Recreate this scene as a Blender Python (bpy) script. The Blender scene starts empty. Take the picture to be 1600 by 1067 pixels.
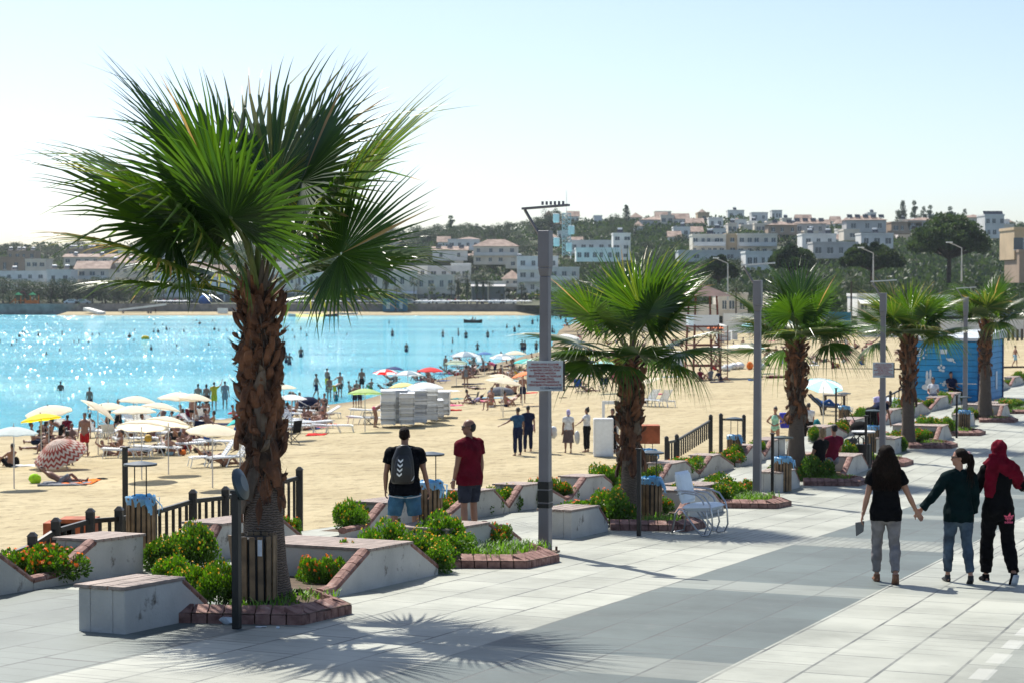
import bpy, bmesh, math, random
from mathutils import Vector, Matrix, noise
R=math.radians; PI=math.pi; random.seed(7)
S=bpy.context.scene; COL=S.collection
# ------------------------------------------------------------ camera
cam=bpy.data.cameras.new('camera'); co=bpy.data.objects.new('camera',cam); COL.objects.link(co)
cam.sensor_width=36; cam.lens=67.5; cam.clip_end=6000; cam.clip_start=.1
CAMZ=8.0; PITCH=math.atan(88.5/3000)
co.location=(0,0,CAMZ); co.rotation_euler=(PI/2-PITCH,0,0); S.camera=co
cam.dof.use_dof=True; cam.dof.focus_distance=22; cam.dof.aperture_fstop=4.5
# ------------------------------------------------------------ sky and sun
SUN_EL=R(53); SUN_AZ=R(-27)
W=bpy.data.worlds.new('World'); S.world=W; W.use_nodes=True
nt=W.node_tree; bg=nt.nodes['Background']; sky=nt.nodes.new('ShaderNodeTexSky'); sky.sky_type='NISHITA'
sky.sun_disc=False; sky.sun_elevation=SUN_EL; sky.sun_rotation=SUN_AZ; sky.air_density=.75; sky.dust_density=1.2; sky.ozone_density=1.7
nt.links.new(sky.outputs[0],bg.inputs[0]); bg.inputs[1].default_value=0.115
sl=bpy.data.lights.new('sun','SUN'); sl.energy=5.0; sl.angle=R(.5); sl.color=(1,.955,.87)
so=bpy.data.objects.new('sun',sl); COL.objects.link(so); so.location=(0,0,60)
sd=Vector((math.sin(SUN_AZ)*math.cos(SUN_EL),math.cos(SUN_AZ)*math.cos(SUN_EL),math.sin(SUN_EL)))
so.rotation_euler=sd.to_track_quat('Z','Y').to_euler()
S.view_settings.view_transform='Standard'; S.view_settings.look='None'; S.view_settings.gamma=1
S.view_settings.exposure=0.53
S.render.resolution_x=1024; S.render.resolution_y=682
# ------------------------------------------------------------ frame of the promenade
AL=math.atan(1195/3000); SN,CS=math.sin(AL),math.cos(AL)
PR=[(-50,8.07),(38,3.66),(44,3.47),(71,3.1),(105,2.75),(420,2.4)]
def lerp(pts,u):
    if u<=pts[0][0]: return pts[0][1]
    for a,b in zip(pts,pts[1:]):
        if u<=b[0]: return a[1]+(b[1]-a[1])*(u-a[0])/(b[0]-a[0])
    return pts[-1][1]
def zp(u): return lerp(PR,u)
def P(u,v,h=0): return Vector((u*SN+v*CS,u*CS-v*SN,zp(u)+h))
def UV(X,Y): return X*SN+Y*CS, X*CS-Y*SN
EDGE=-13.7
WS=[(-20,95),(50,62),(84,50),(100,45),(120,45.5),(151,53),(225,71),(346,114),(480,150)]
def zsand(X,Y):
    u,v=UV(X,Y); w=EDGE-v; t=w/lerp(WS,u)
    if t<=0: return 1.75
    if t<1: return 1.75*(1-t**1.7)
    return max(-2.0,-(t-1)*3.4)
CR=[(-.4,388),(-.2667,392),(-.15,392),(-.06,372),(0,358),(.06,352),(.12,352),(.17,362),(.2667,362),(.4,362)]   # crest of the hills as seen from the promenade
YB=[(-.4,512),(.012,512),(.03,470),(.055,360),(.1,300),(.4,262)]
def zhill(X,Y):
    t=X/Y; yb=lerp(YB,t); zc=8+(445-lerp(CR,t))*850/3000
    r=(Y-yb)/(850-yb)
    b=2.6
    if r<=0: return b
    if r>=1: return zc-(r-1)*20
    q=r**1.15
    return b+(zc-b)*(q*q*(3-2*q)*.35+q*.65)+ (noise.noise(Vector((X*.012,Y*.012,0)))*2.2*min(1,r*4)*(1-r))
def GZ(X,Y):
    u,v=UV(X,Y)
    if v>EDGE and u<330 : return zp(u)
    if Y>lerp(YB,X/max(Y,1)): return zhill(X,Y)
    return max(0,zsand(X,Y))
def G(px,py,f=GZ):
    tx=(px-800)/3000; ty=(py-445)/3000; Yp=14
    while Yp<1100:
        Yn=Yp*1.01
        if CAMZ-ty*Yn<f(tx*Yn,Yn):
            lo,hi=Yp,Yn
            for _ in range(18):
                m=(lo+hi)/2
                if CAMZ-ty*m<f(tx*m,m): hi=m
                else: lo=m
            return Vector((tx*hi,hi,f(tx*hi,hi)))
        Yp=Yn
    return Vector((tx*850,850,f(tx*850,850)))
def GS(px,py): return G(px,py,lambda X,Y:max(0,zsand(X,Y)))      # on the sand or the sea, below the terrace
def GP(px,py): return G(px,py,lambda X,Y:zp(UV(X,Y)[0]))
def GW(px,py): Y=8*3000/(py-445); return Vector(((px-800)/3000*Y,Y,0))
def GD(px,py,Y): return Vector(((px-800)/3000*Y,Y,CAMZ-(py-445)/3000*Y))
def UX(px,v): t=(px-800)/3000; return v*(-CS-t*SN)/(SN-t*CS)
# ------------------------------------------------------------ naming
def thing(name,label,cat,loc=(0,0,0),rz=0,group=None):
    o=bpy.data.objects.new(name,None); COL.objects.link(o); o.empty_display_size=.2
    o.location=loc; o.rotation_euler=(0,0,rz); o['label']=label; o['category']=cat
    if group:o['group']=group
    return o
def tag(o,label,cat,group=None):
    o['label']=label;o['category']=cat
    if group:o['group']=group
    return o
def kids(o): return [c for c in bpy.data.objects if c.parent==o]
def copy_tree(o,children,loc,rz=None,sc=None,label=None,group=None):
    n=o.copy(); COL.objects.link(n); n.location=loc
    if rz is not None:n.rotation_euler=(0,0,rz)
    if sc is not None:n.scale=sc if hasattr(sc,'__len__') else (sc,)*3
    if label:n['label']=label
    if group:n['group']=group
    out=[]
    for c,gs in children:
        m=c.copy(); COL.objects.link(m); m.parent=n; out.append(m)
        for g in gs: k=g.copy(); COL.objects.link(k); k.parent=m
    return n,out
# ------------------------------------------------------------ mesh builder
class MB:
    def __init__(s): s.v=[];s.f=[];s.m=[]
    def quad(s,a,b,c,d,m=0):
        i=len(s.v); s.v+=[tuple(a),tuple(b),tuple(c),tuple(d)]; s.f.append((i,i+1,i+2,i+3)); s.m.append(m)
    def tri(s,a,b,c,m=0):
        i=len(s.v); s.v+=[tuple(a),tuple(b),tuple(c)]; s.f.append((i,i+1,i+2)); s.m.append(m)
    def hexa(s,p,m=0):      # p: 4 bottom, 4 top
        i=len(s.v); s.v+=[tuple(q) for q in p]
        for f in ((3,2,1,0),(4,5,6,7),(0,1,5,4),(1,2,6,5),(2,3,7,6),(3,0,4,7)): s.f.append(tuple(i+k for k in f)); s.m.append(m)
        return s
    def box(s,x0,x1,y0,y1,z0,z1,m=0): return s.hexa([(x0,y0,z0),(x1,y0,z0),(x1,y1,z0),(x0,y1,z0),(x0,y0,z1),(x1,y0,z1),(x1,y1,z1),(x0,y1,z1)],m)
    def prism(s,pts,off,m=0):   # pts 3d polygon, off vector
        off=Vector(off); n=len(pts); i=len(s.v); s.v+=[tuple(p) for p in pts]+[tuple(Vector(p)+off) for p in pts]
        s.f.append(tuple(range(i+n-1,i-1,-1))); s.m.append(m); s.f.append(tuple(range(i+n,i+2*n))); s.m.append(m)
        for k in range(n): k2=(k+1)%n; s.f.append((i+k,i+k2,i+n+k2,i+n+k)); s.m.append(m)
        return s
    def tube(s,path,rad,n=8,m=0,cap=True,side=None,asp=1.0):
        path=[Vector(p) for p in path]; k=len(path)
        if not hasattr(rad,'__len__'): rad=[rad]*k
        i0=len(s.v); prev=Vector(side) if side else None
        for j,p in enumerate(path):
            t=(path[min(j+1,k-1)]-path[max(j-1,0)])
            t=t.normalized() if t.length>1e-9 else Vector((0,0,1))
            if prev is None: prev=Vector((1,0,0)) if abs(t.x)<.8 else Vector((0,1,0))
            a=prev-t*prev.dot(t); a=a.normalized() if a.length>1e-6 else t.orthogonal().normalized(); prev=a
            b=t.cross(a)
            r=rad[j]; rx,ry=(r if hasattr(r,'__len__') else (r,r*asp))
            for q in range(n):
                w=2*PI*q/n; s.v.append(tuple(p+a*math.cos(w)*rx+b*math.sin(w)*ry))
        for j in range(k-1):
            for q in range(n):
                q2=(q+1)%n; s.f.append((i0+j*n+q,i0+j*n+q2,i0+(j+1)*n+q2,i0+(j+1)*n+q)); s.m.append(m)
        if cap:
            s.f.append(tuple(i0+q for q in range(n-1,-1,-1))); s.m.append(m)
            s.f.append(tuple(i0+(k-1)*n+q for q in range(n))); s.m.append(m)
        return s
    def ell(s,c,r,n=10,k=6,m=0,mat=None):
        c=Vector(c); i0=len(s.v); r=r if hasattr(r,'__len__') else (r,r,r)
        for j in range(1,k):
            a=PI*j/k
            for q in range(n):
                w=2*PI*q/n; d=Vector((math.sin(a)*math.cos(w)*r[0],math.sin(a)*math.sin(w)*r[1],math.cos(a)*r[2]))
                if mat: d=mat@d
                s.v.append(tuple(c+d))
        d=Vector((0,0,r[2]));  d=mat@d if mat else d
        s.v+= [tuple(c+d),tuple(c-d)]; t=i0+(k-1)*n
        for j in range(k-2):
            for q in range(n):
                q2=(q+1)%n; s.f.append((i0+j*n+q2,i0+j*n+q,i0+(j+1)*n+q,i0+(j+1)*n+q2)); s.m.append(m)
        for q in range(n):
            q2=(q+1)%n; s.f.append((t,i0+q,i0+q2)); s.m.append(m); s.f.append((t+1,i0+(k-2)*n+q2,i0+(k-2)*n+q)); s.m.append(m)
        return s
    def xf(s,M,i0=0):
        for i in range(i0,len(s.v)): s.v[i]=tuple(M@Vector(s.v[i]))
        return s
    def mesh(s,name,mats,smooth=False):
        me=bpy.data.meshes.new(name); me.from_pydata(s.v,[],s.f)
        for mt in (mats if isinstance(mats,(list,tuple)) else [mats]): me.materials.append(mt)
        if any(s.m): me.polygons.foreach_set('material_index',s.m)
        if smooth: me.polygons.foreach_set('use_smooth',[True]*len(s.f))
        me.update(); return me
    def build(s,name,mats,parent=None,smooth=False,loc=None):
        o=bpy.data.objects.new(name,s.mesh(name,mats,smooth)); COL.objects.link(o)
        if parent:o.parent=parent
        if loc is not None:o.location=loc
        return o
def bevel(o,w=.01,seg=2):
    m=o.modifiers.new('bevel','BEVEL'); m.width=w; m.segments=seg; m.limit_method='ANGLE'; m.angle_limit=R(40); return o
# ------------------------------------------------------------ materials
def N(nt,t,**kw):
    n=nt.nodes.new('ShaderNode'+t)
    for k,v in kw.items(): setattr(n,k,v)
    return n
def mat(name,col,rough=.6,var=.12,scale=3,bump=0,bscale=20,metal=0,spec=None,trans=0,sub=0,coat=0,col2=None,dirt=None,stretch=None,orand=0):
    m=bpy.data.materials.new(name); m.use_nodes=True; nt=m.node_tree; b=nt.nodes['Principled BSDF']; L=nt.links.new
    b.inputs['Roughness'].default_value=rough; b.inputs['Metallic'].default_value=metal
    if spec is not None: b.inputs['Specular IOR Level'].default_value=spec
    if coat: b.inputs['Coat Weight'].default_value=coat
    tc=N(nt,'TexCoord'); src=tc.outputs['Object']
    if stretch:
        mp=N(nt,'Mapping'); mp.inputs['Scale'].default_value=stretch; L(src,mp.inputs[0]); src=mp.outputs[0]
    no=N(nt,'TexNoise'); no.inputs['Scale'].default_value=scale; no.inputs['Detail'].default_value=5; L(src,no.inputs['Vector'])
    rp=N(nt,'ValToRGB'); c=Vector(col[:3])
    lo=[x*(1-var) for x in c]; hi=[min(1,x*(1+var)) for x in c]
    if col2: hi=list(col2)
    rp.color_ramp.elements[0].position=.35; rp.color_ramp.elements[1].position=.65
    rp.color_ramp.elements[0].color=(*lo,1); rp.color_ramp.elements[1].color=(*hi,1); L(no.outputs['Fac'],rp.inputs[0])
    out=rp.outputs[0]
    if dirt:     # (colour, scale, threshold)
        n2=N(nt,'TexNoise'); n2.inputs['Scale'].default_value=dirt[1]; n2.inputs['Detail'].default_value=8; n2.inputs['Roughness'].default_value=.7; L(src,n2.inputs['Vector'])
        r2=N(nt,'ValToRGB'); r2.color_ramp.elements[0].position=dirt[2]; r2.color_ramp.elements[1].position=dirt[2]+.1; L(n2.outputs['Fac'],r2.inputs[0])
        mx=N(nt,'MixRGB'); L(r2.outputs[0],mx.inputs[0]); L(out,mx.inputs[1]); mx.inputs[2].default_value=(*dirt[0],1); out=mx.outputs[0]
    if orand:
        oi=N(nt,'ObjectInfo'); hs=N(nt,'HueSaturation'); ml=N(nt,'MapRange'); ml.inputs['To Min'].default_value=1-orand; ml.inputs['To Max'].default_value=1+orand
        L(oi.outputs['Random'],ml.inputs[0]); L(ml.outputs[0],hs.inputs['Value']); L(out,hs.inputs['Color']); out=hs.outputs[0]
    L(out,b.inputs['Base Color'])
    if bump:
        n3=N(nt,'TexNoise'); n3.inputs['Scale'].default_value=bscale; n3.inputs['Detail'].default_value=4; L(src,n3.inputs['Vector'])
        bp=N(nt,'Bump'); bp.inputs['Strength'].default_value=bump; bp.inputs['Distance'].default_value=.02; L(n3.outputs['Fac'],bp.inputs['Height']); L(bp.outputs[0],b.inputs['Normal'])
    if trans:
        tr=N(nt,'BsdfTranslucent'); hs=N(nt,'HueSaturation'); hs.inputs['Value'].default_value=2.2; hs.inputs['Saturation'].default_value=1.15; L(out,hs.inputs['Color']); L(hs.outputs[0],tr.inputs[0])
        ms=N(nt,'MixShader'); ms.inputs[0].default_value=trans; L(b.outputs[0],ms.inputs[1]); L(tr.outputs[0],ms.inputs[2]); L(ms.outputs[0],nt.nodes['Material Output'].inputs[0])
    return m
M={}
M['sandm']=None
M['wallp']=mat('white_plaster',(.50,.48,.44),.85,.16,1.3,.6,30,dirt=((.13,.105,.08),3.2,.585))
M['brick']=mat('brick',(.20,.085,.065),.8,.3,8,.5,60,col2=(.33,.18,.145),dirt=((.38,.30,.26),6,.60))
M['soil']=mat('soil',(.09,.06,.035),.95,.3,10,.6,40)
M['plank']=mat('planks',(.30,.235,.20),.7,.25,3,.3,40,stretch=(6,1,1),orand=.1)
M['black']=mat('black_paint',(.009,.009,.009),.45,.2,5)
M['bindark']=mat('bin_liner_can',(.02,.021,.024),.5,.2,5)
M['slat']=mat('bin_wood',(.20,.125,.062),.6,.3,6,.2,40)
M['bag']=mat('blue_bag',(.22,.46,.66),.35,.15,9,.5,25,trans=.25)
M['grey']=mat('grey_pole_paint',(.19,.18,.19),.45,.10,2,.1,30,dirt=((.12,.11,.11),6,.68))
M['trunk']=None
M['steel']=mat('steel',(.55,.55,.56),.28,.05,4,metal=.9)
M['white']=mat('white_plastic',(.72,.74,.74),.4,.05,5)
M['vinyl']=mat('white_vinyl',(.80,.85,.87),.3,.04,8,.15,6)
M['skin']=mat('skin',(.36,.18,.115),.5,.10,6,orand=.18)
M['skind']=mat('tanned_skin',(.26,.13,.085),.5,.12,6,orand=.25)
M['hair']=mat('dark_hair',(.010,.006,.005),.5,.4,14,.6,60,stretch=(3,3,1))
M['orange']=mat('orange_petals',(.80,.17,.012),.6,.25,30,trans=.2)
M['yellow']=mat('yellow_petals',(.80,.42,.02),.6,.2,30,trans=.2)
M['leaf']=mat('shrub_leaf',(.070,.145,.016),.55,.5,9,trans=.32,orand=.2)
M['grass']=mat('grass_blade',(.10,.19,.03),.6,.4,9,trans=.35)
M['litter']=mat('plastic_litter',(.62,.66,.68),.35,.1,20)
M['glass']=mat('dark_window_glass',(.085,.105,.12),.15,.1,5)
def struct(o): o['kind']='structure'; return o
# ------------------------------------------------------------ promenade
def mat_paving():
    m=bpy.data.materials.new('paving'); m.use_nodes=True; nt=m.node_tree; b=nt.nodes['Principled BSDF']; L=nt.links.new
    tc=N(nt,'TexCoord'); sx=N(nt,'SeparateXYZ'); L(tc.outputs['Object'],sx.inputs[0])   # x = across, y = along
    def math_(op,a,bv=None,cl=False):
        n=N(nt,'Math',operation=op); n.use_clamp=cl
        for i,q in enumerate((a,bv)):
            if q is None: continue
            if isinstance(q,(int,float)): n.inputs[i].default_value=q
            else: L(q,n.inputs[i])
        return n.outputs[0]
    def band(src,a,c): return math_('MULTIPLY',math_('GREATER_THAN',src,a),math_('LESS_THAN',src,c))
    x,y=sx.outputs[0],sx.outputs[1]
    cb=N(nt,'CombineXYZ'); L(y,cb.inputs[0]); L(x,cb.inputs[1])
    def bricks(w,h,mortar,off=.37,shift=0):
        mp=N(nt,'Mapping'); mp.inputs['Location'].default_value=(shift,.1,0); L(cb.outputs[0],mp.inputs[0])
        br=N(nt,'TexBrick'); br.offset=off; br.squash=1; br.inputs['Scale'].default_value=1
        br.inputs['Brick Width'].default_value=w; br.inputs['Row Height'].default_value=h; br.inputs['Mortar Size'].default_value=mortar; br.inputs['Mortar Smooth'].default_value=.3
        br.inputs['Color1'].default_value=(0.15,.15,.15,1); br.inputs['Color2'].default_value=(1,1,1,1); br.inputs['Mortar'].default_value=(.5,.5,.5,1)
        L(mp.outputs[0],br.inputs[0]); return br
    b1=bricks(1.15,.59,.016); b2=bricks(.24,.12,.012,.5)
    cob=math_('MODULO',math_('ADD',y,-27.7+1300*3),26.0); cobm=math_('LESS_THAN',cob,1.8)
    fac=N(nt,'MixRGB'); L(cobm,fac.inputs[0]); L(b1.outputs['Fac'],fac.inputs[1]); L(b2.outputs['Fac'],fac.inputs[2])
    tone=N(nt,'MixRGB'); L(cobm,tone.inputs[0]); L(b1.outputs['Color'],tone.inputs[1]); L(b2.outputs['Color'],tone.inputs[2])
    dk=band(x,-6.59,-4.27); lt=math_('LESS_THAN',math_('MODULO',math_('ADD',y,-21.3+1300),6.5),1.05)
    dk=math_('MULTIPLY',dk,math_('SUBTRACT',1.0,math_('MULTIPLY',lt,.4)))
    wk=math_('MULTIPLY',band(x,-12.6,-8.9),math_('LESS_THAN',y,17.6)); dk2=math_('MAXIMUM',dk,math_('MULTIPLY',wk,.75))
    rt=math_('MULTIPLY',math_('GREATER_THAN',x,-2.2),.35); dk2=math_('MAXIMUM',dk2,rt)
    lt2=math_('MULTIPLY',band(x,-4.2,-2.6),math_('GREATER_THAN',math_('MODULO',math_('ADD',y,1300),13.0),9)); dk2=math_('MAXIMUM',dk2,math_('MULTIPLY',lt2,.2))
    dk2=math_('MULTIPLY',dk2,math_('SUBTRACT',1.0,math_('MULTIPLY',cobm,.4)))
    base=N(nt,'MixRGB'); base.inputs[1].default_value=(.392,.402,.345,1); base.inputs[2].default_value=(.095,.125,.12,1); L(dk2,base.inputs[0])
    b3=bricks(.29,1.18,.009,.5,.13)
    # slab tone + stains
    mt=N(nt,'MixRGB',blend_type='MULTIPLY'); mt.inputs[0].default_value=.20; L(base.outputs[0],mt.inputs[1]); L(tone.outputs[0],mt.inputs[2])
    n1=N(nt,'TexNoise'); n1.inputs['Scale'].default_value=.55; n1.inputs['Detail'].default_value=9; n1.inputs['Roughness'].default_value=.65; L(tc.outputs['Object'],n1.inputs[0])
    r1=N(nt,'ValToRGB'); r1.color_ramp.elements[0].position=.3; r1.color_ramp.elements[0].color=(.56,.57,.55,1); r1.color_ramp.elements[1].position=.6; r1.color_ramp.elements[1].color=(1,1,.99,1); L(n1.outputs['Fac'],r1.inputs[0])
    m2=N(nt,'MixRGB',blend_type='MULTIPLY'); m2.inputs[0].default_value=1; L(mt.outputs[0],m2.inputs[1]); L(r1.outputs[0],m2.inputs[2])
    n2=N(nt,'TexNoise'); n2.inputs['Scale'].default_value=3.1; n2.inputs['Detail'].default_value=12; n2.inputs['Roughness'].default_value=.75; L(tc.outputs['Object'],n2.inputs[0])
    r2=N(nt,'ValToRGB'); r2.color_ramp.elements[0].position=.60; r2.color_ramp.elements[1].position=.76; L(n2.outputs['Fac'],r2.inputs[0])
    m3=N(nt,'MixRGB'); L(math_('MULTIPLY',r2.outputs[0],.8),m3.inputs[0]); L(m2.outputs[0],m3.inputs[1]); m3.inputs[2].default_value=(.14,.14,.13,1)
    # joints, broken up by noise
    n3=N(nt,'TexNoise'); n3.inputs['Scale'].default_value=1.3; L(tc.outputs['Object'],n3.inputs[0])
    n5=N(nt,'TexNoise'); n5.inputs['Scale'].default_value=.45; L(tc.outputs['Object'],n5.inputs[0])
    j3=math_('MULTIPLY',b3.outputs['Fac'],math_('MULTIPLY',math_('SUBTRACT',n5.outputs['Fac'],.44),5.0,True))
    jf=math_('MULTIPLY',math_('MAXIMUM',fac.outputs[0],j3),math_('MULTIPLY',math_('SUBTRACT',n3.outputs['Fac'],.22),2.3,True),True)
    m4=N(nt,'MixRGB'); L(jf,m4.inputs[0]); L(m3.outputs[0],m4.inputs[1]); m4.inputs[2].default_value=(.06,.065,.06,1)
    # painted dashes of the cycle lane
    ds=math_('MULTIPLY',band(x,-2.33,-2.17),math_('LESS_THAN',math_('MODULO',math_('ADD',y,1000),1.0),.62))
    m5=N(nt,'MixRGB'); L(math_('MULTIPLY',ds,math_('MULTIPLY',n3.outputs['Fac'],.75)),m5.inputs[0]); L(m4.outputs[0],m5.inputs[1]); m5.inputs[2].default_value=(.56,.56,.52,1)
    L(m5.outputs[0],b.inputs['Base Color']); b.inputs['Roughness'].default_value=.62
    bp=N(nt,'Bump'); bp.inputs['Strength'].default_value=.5; bp.inputs['Distance'].default_value=.006; L(math_('SUBTRACT',n2.outputs['Fac'],jf),bp.inputs['Height']); L(bp.outputs[0],b.inputs['Normal'])
    return m
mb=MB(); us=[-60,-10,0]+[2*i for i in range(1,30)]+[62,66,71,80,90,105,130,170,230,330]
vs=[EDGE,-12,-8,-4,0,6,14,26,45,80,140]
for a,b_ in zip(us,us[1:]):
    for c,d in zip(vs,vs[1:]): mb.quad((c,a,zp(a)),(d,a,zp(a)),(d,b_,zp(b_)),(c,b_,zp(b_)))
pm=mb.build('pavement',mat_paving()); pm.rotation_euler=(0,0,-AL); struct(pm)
mb=MB()
for a,b_ in zip(us,us[1:]): mb.quad((EDGE,b_,zp(b_)-.003),(EDGE,b_,.2),(EDGE,a,.2),(EDGE,a,zp(a)-.003))
o=mb.build('retaining_wall',M['wallp']); o.rotation_euler=(0,0,-AL); struct(o)
# ------------------------------------------------------------ sand
def mat_sand():
    m=bpy.data.materials.new('sand'); m.use_nodes=True; nt=m.node_tree; b=nt.nodes['Principled BSDF']; L=nt.links.new
    tc=N(nt,'TexCoord'); src=tc.outputs['Object']
    a=N(nt,'TexNoise'); a.inputs['Scale'].default_value=.35; a.inputs['Detail'].default_value=8; L(src,a.inputs[0])
    r=N(nt,'ValToRGB'); r.color_ramp.elements[0].position=.35; r.color_ramp.elements[0].color=(.345,.280,.155,1); r.color_ramp.elements[1].position=.62; r.color_ramp.elements[1].color=(.42,.350,.205,1); L(a.outputs['Fac'],r.inputs[0])
    sx=N(nt,'SeparateXYZ'); L(src,sx.inputs[0])
    wr=N(nt,'MapRange'); wr.inputs['From Min'].default_value=.05; wr.inputs['From Max'].default_value=.30; wr.inputs['To Min'].default_value=1; wr.inputs['To Max'].default_value=0; L(sx.outputs[2],wr.inputs[0])
    mx=N(nt,'MixRGB'); L(wr.outputs[0],mx.inputs[0]); L(r.outputs[0],mx.inputs[1]); mx.inputs[2].default_value=(.22,.17,.10,1)
    c=N(nt,'TexNoise'); c.inputs['Scale'].default_value=7; c.inputs['Detail'].default_value=5; c.inputs['Roughness'].default_value=.6; L(src,c.inputs[0])
    d=N(nt,'TexNoise'); d.inputs['Scale'].default_value=2.0; d.inputs['Detail'].default_value=3; L(src,d.inputs[0])
    r2=N(nt,'ValToRGB'); r2.color_ramp.elements[0].position=.52; r2.color_ramp.elements[0].color=(1,1,1,1); r2.color_ramp.elements[1].position=.66; r2.color_ramp.elements[1].color=(.50,.47,.42,1); c.inputs['Scale'].default_value=1.9; L(c.outputs['Fac'],r2.inputs[0])
    m2=N(nt,'MixRGB',blend_type='MULTIPLY'); m2.inputs[0].default_value=.7; L(mx.outputs[0],m2.inputs[1]); L(r2.outputs[0],m2.inputs[2])
    L(m2.outputs[0],b.inputs['Base Color']); b.inputs['Roughness'].default_value=.95
    ad=N(nt,'Math',operation='ADD'); L(c.outputs['Fac'],ad.inputs[0]); L(d.outputs['Fac'],ad.inputs[1])
    bp=N(nt,'Bump'); bp.inputs['Strength'].default_value=.9; bp.inputs['Distance'].default_value=.16; L(ad.outputs[0],bp.inputs['Height']); L(bp.outputs[0],b.inputs['Normal'])
    return m
mb=MB(); us=[-20+4*i for i in range(70)]+[262+9*i for i in range(26)]
ws=[0,1.5,3,6,9,12,16,20,24,28,32,36,40,44,48,52,56,60,66,72,80,90,100,115,130,150,170]
idx={}
for i,u in enumerate(us):
    for j,w in enumerate(ws):
        v=EDGE-w; X=u*SN+v*CS; Y=u*CS-v*SN; z=zsand(X,Y)
        if 0<w and z>-.5: z+=.10*noise.noise(Vector((X*.22,Y*.22,0)))*min(1,max(0,z*2))
        idx[i,j]=len(mb.v); mb.v.append((X,Y,z))
for i in range(len(us)-1):
    for j in range(len(ws)-1): mb.f.append((idx[i,j],idx[i+1,j],idx[i+1,j+1],idx[i,j+1])); mb.m.append(0)
msand=mat_sand(); struct(mb.build('sand',msand,smooth=True))
# ------------------------------------------------------------ sea
def mat_water():
    m=bpy.data.materials.new('sea_water'); m.use_nodes=True; nt=m.node_tree; b=nt.nodes['Principled BSDF']; L=nt.links.new
    tc=N(nt,'TexCoord'); 
    mp=N(nt,'Mapping'); mp.inputs['Scale'].default_value=(.011,.045,1); L(tc.outputs['Object'],mp.inputs[0])
    a=N(nt,'TexNoise'); a.inputs['Scale'].default_value=1; a.inputs['Detail'].default_value=6; a.inputs['Distortion'].default_value=.6; L(mp.outputs[0],a.inputs[0])
    r=N(nt,'ValToRGB'); e=r.color_ramp.elements; e[0].position=.36; e[0].color=(.07,.52,.68,1); e[1].position=.66; e[1].color=(.27,.76,.85,1); L(a.outputs['Fac'],r.inputs[0])
    L(r.outputs[0],b.inputs['Base Color']); b.inputs['Roughness'].default_value=.055; b.inputs['IOR'].default_value=1.33
    m1=N(nt,'Mapping'); m1.inputs['Scale'].default_value=(1.1,2.0,1); L(tc.outputs['Object'],m1.inputs[0])
    n1=N(nt,'TexNoise'); n1.inputs['Scale'].default_value=2.4; n1.inputs['Detail'].default_value=5; n1.inputs['Roughness'].default_value=.6; L(m1.outputs[0],n1.inputs[0])
    n2=N(nt,'TexNoise'); n2.inputs['Scale'].default_value=.16; n2.inputs['Detail'].default_value=2; L(m1.outputs[0],n2.inputs[0])
    ad=N(nt,'Math',operation='MULTIPLY_ADD'); ad.inputs[1].default_value=1.2; L(n2.outputs['Fac'],ad.inputs[0]); L(n1.outputs['Fac'],ad.inputs[2])
    bp=N(nt,'Bump'); bp.inputs['Strength'].default_value=1; bp.inputs['Distance'].default_value=.19; L(ad.outputs[0],bp.inputs['Height']); L(bp.outputs[0],b.inputs['Normal'])
    return m
mb=MB(); mb.quad((-700,20,0),(120,20,0),(120,900,0),(-700,900,0)); struct(mb.build('water',mat_water()))
# steep little wavelets that catch the sun
mwl=mat('wavelet',(.1,.5,.65),.17,.1,1); rw=random.Random(4); mb=MB()
for _ in range(2500):
    q=rw.random()
    if q<.30: px,py=rw.uniform(-60,860),493+abs(rw.gauss(0,4))
    elif q<.55: px,py=rw.uniform(-60,380),rw.gauss(525,8)
    elif q<.80: px,py=rw.gauss(180,170),rw.gauss(572,22)
    else: px,py=rw.uniform(-60,860),rw.uniform(496,640)
    if py<492.5 or py>655 or (py>560 and rw.random()<.45): continue
    p=GW(px,py); L_=rw.uniform(.03,.13)*(1+p.y/400); w=rw.uniform(.02,.045)*(1+p.y/400); a=rw.uniform(-.5,.5)-.2; d=Vector((math.cos(a),math.sin(a),0)); n_=Vector((-d.y,d.x,0)); rows=[]
    for k in range(6):
        t=R(-62+124*k/5); rows.append(n_*math.sin(t)*w+Vector((0,0,(math.cos(t)-.46)*w*1.05)))
    for k in range(5): mb.quad(p-d*L_+rows[k]*.3,p-d*L_+rows[k+1]*.3,p+rows[k+1],p+rows[k]); mb.quad(p+rows[k],p+rows[k+1],p+d*L_+rows[k+1]*.3,p+d*L_+rows[k]*.3)
o=mb.build('water_wavelets',mwl,smooth=True); struct(o)
# ------------------------------------------------------------ land across the bay and round the beach
mb=MB(); ts=[-.75+.025*i for i in range(61)]; nr=26; idx={}
for i,t in enumerate(ts):
    yb=lerp(YB,t)
    for j in range(nr):
        Y=yb+(1050-yb)*(j/(nr-1))**1.15; X=t*Y; idx[i,j]=len(mb.v); mb.v.append((X,Y,zhill(X,Y)))
for i in range(len(ts)-1):
    for j in range(nr-1): mb.f.append((idx[i,j],idx[i+1,j],idx[i+1,j+1],idx[i,j+1])); mb.m.append(0)
mhill=mat('hill_ground',(.055,.07,.03),.95,.3,.08,col2=(.085,.085,.042))
struct(mb.build('hills',mhill,smooth=True))
# far ground sheet to the horizon
mb=MB(); mb.quad((-4000,1000,-6),(4000,1000,-6),(4000,5000,-6),(-4000,5000,-6)); struct(mb.build('far_ground',mhill))
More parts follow.
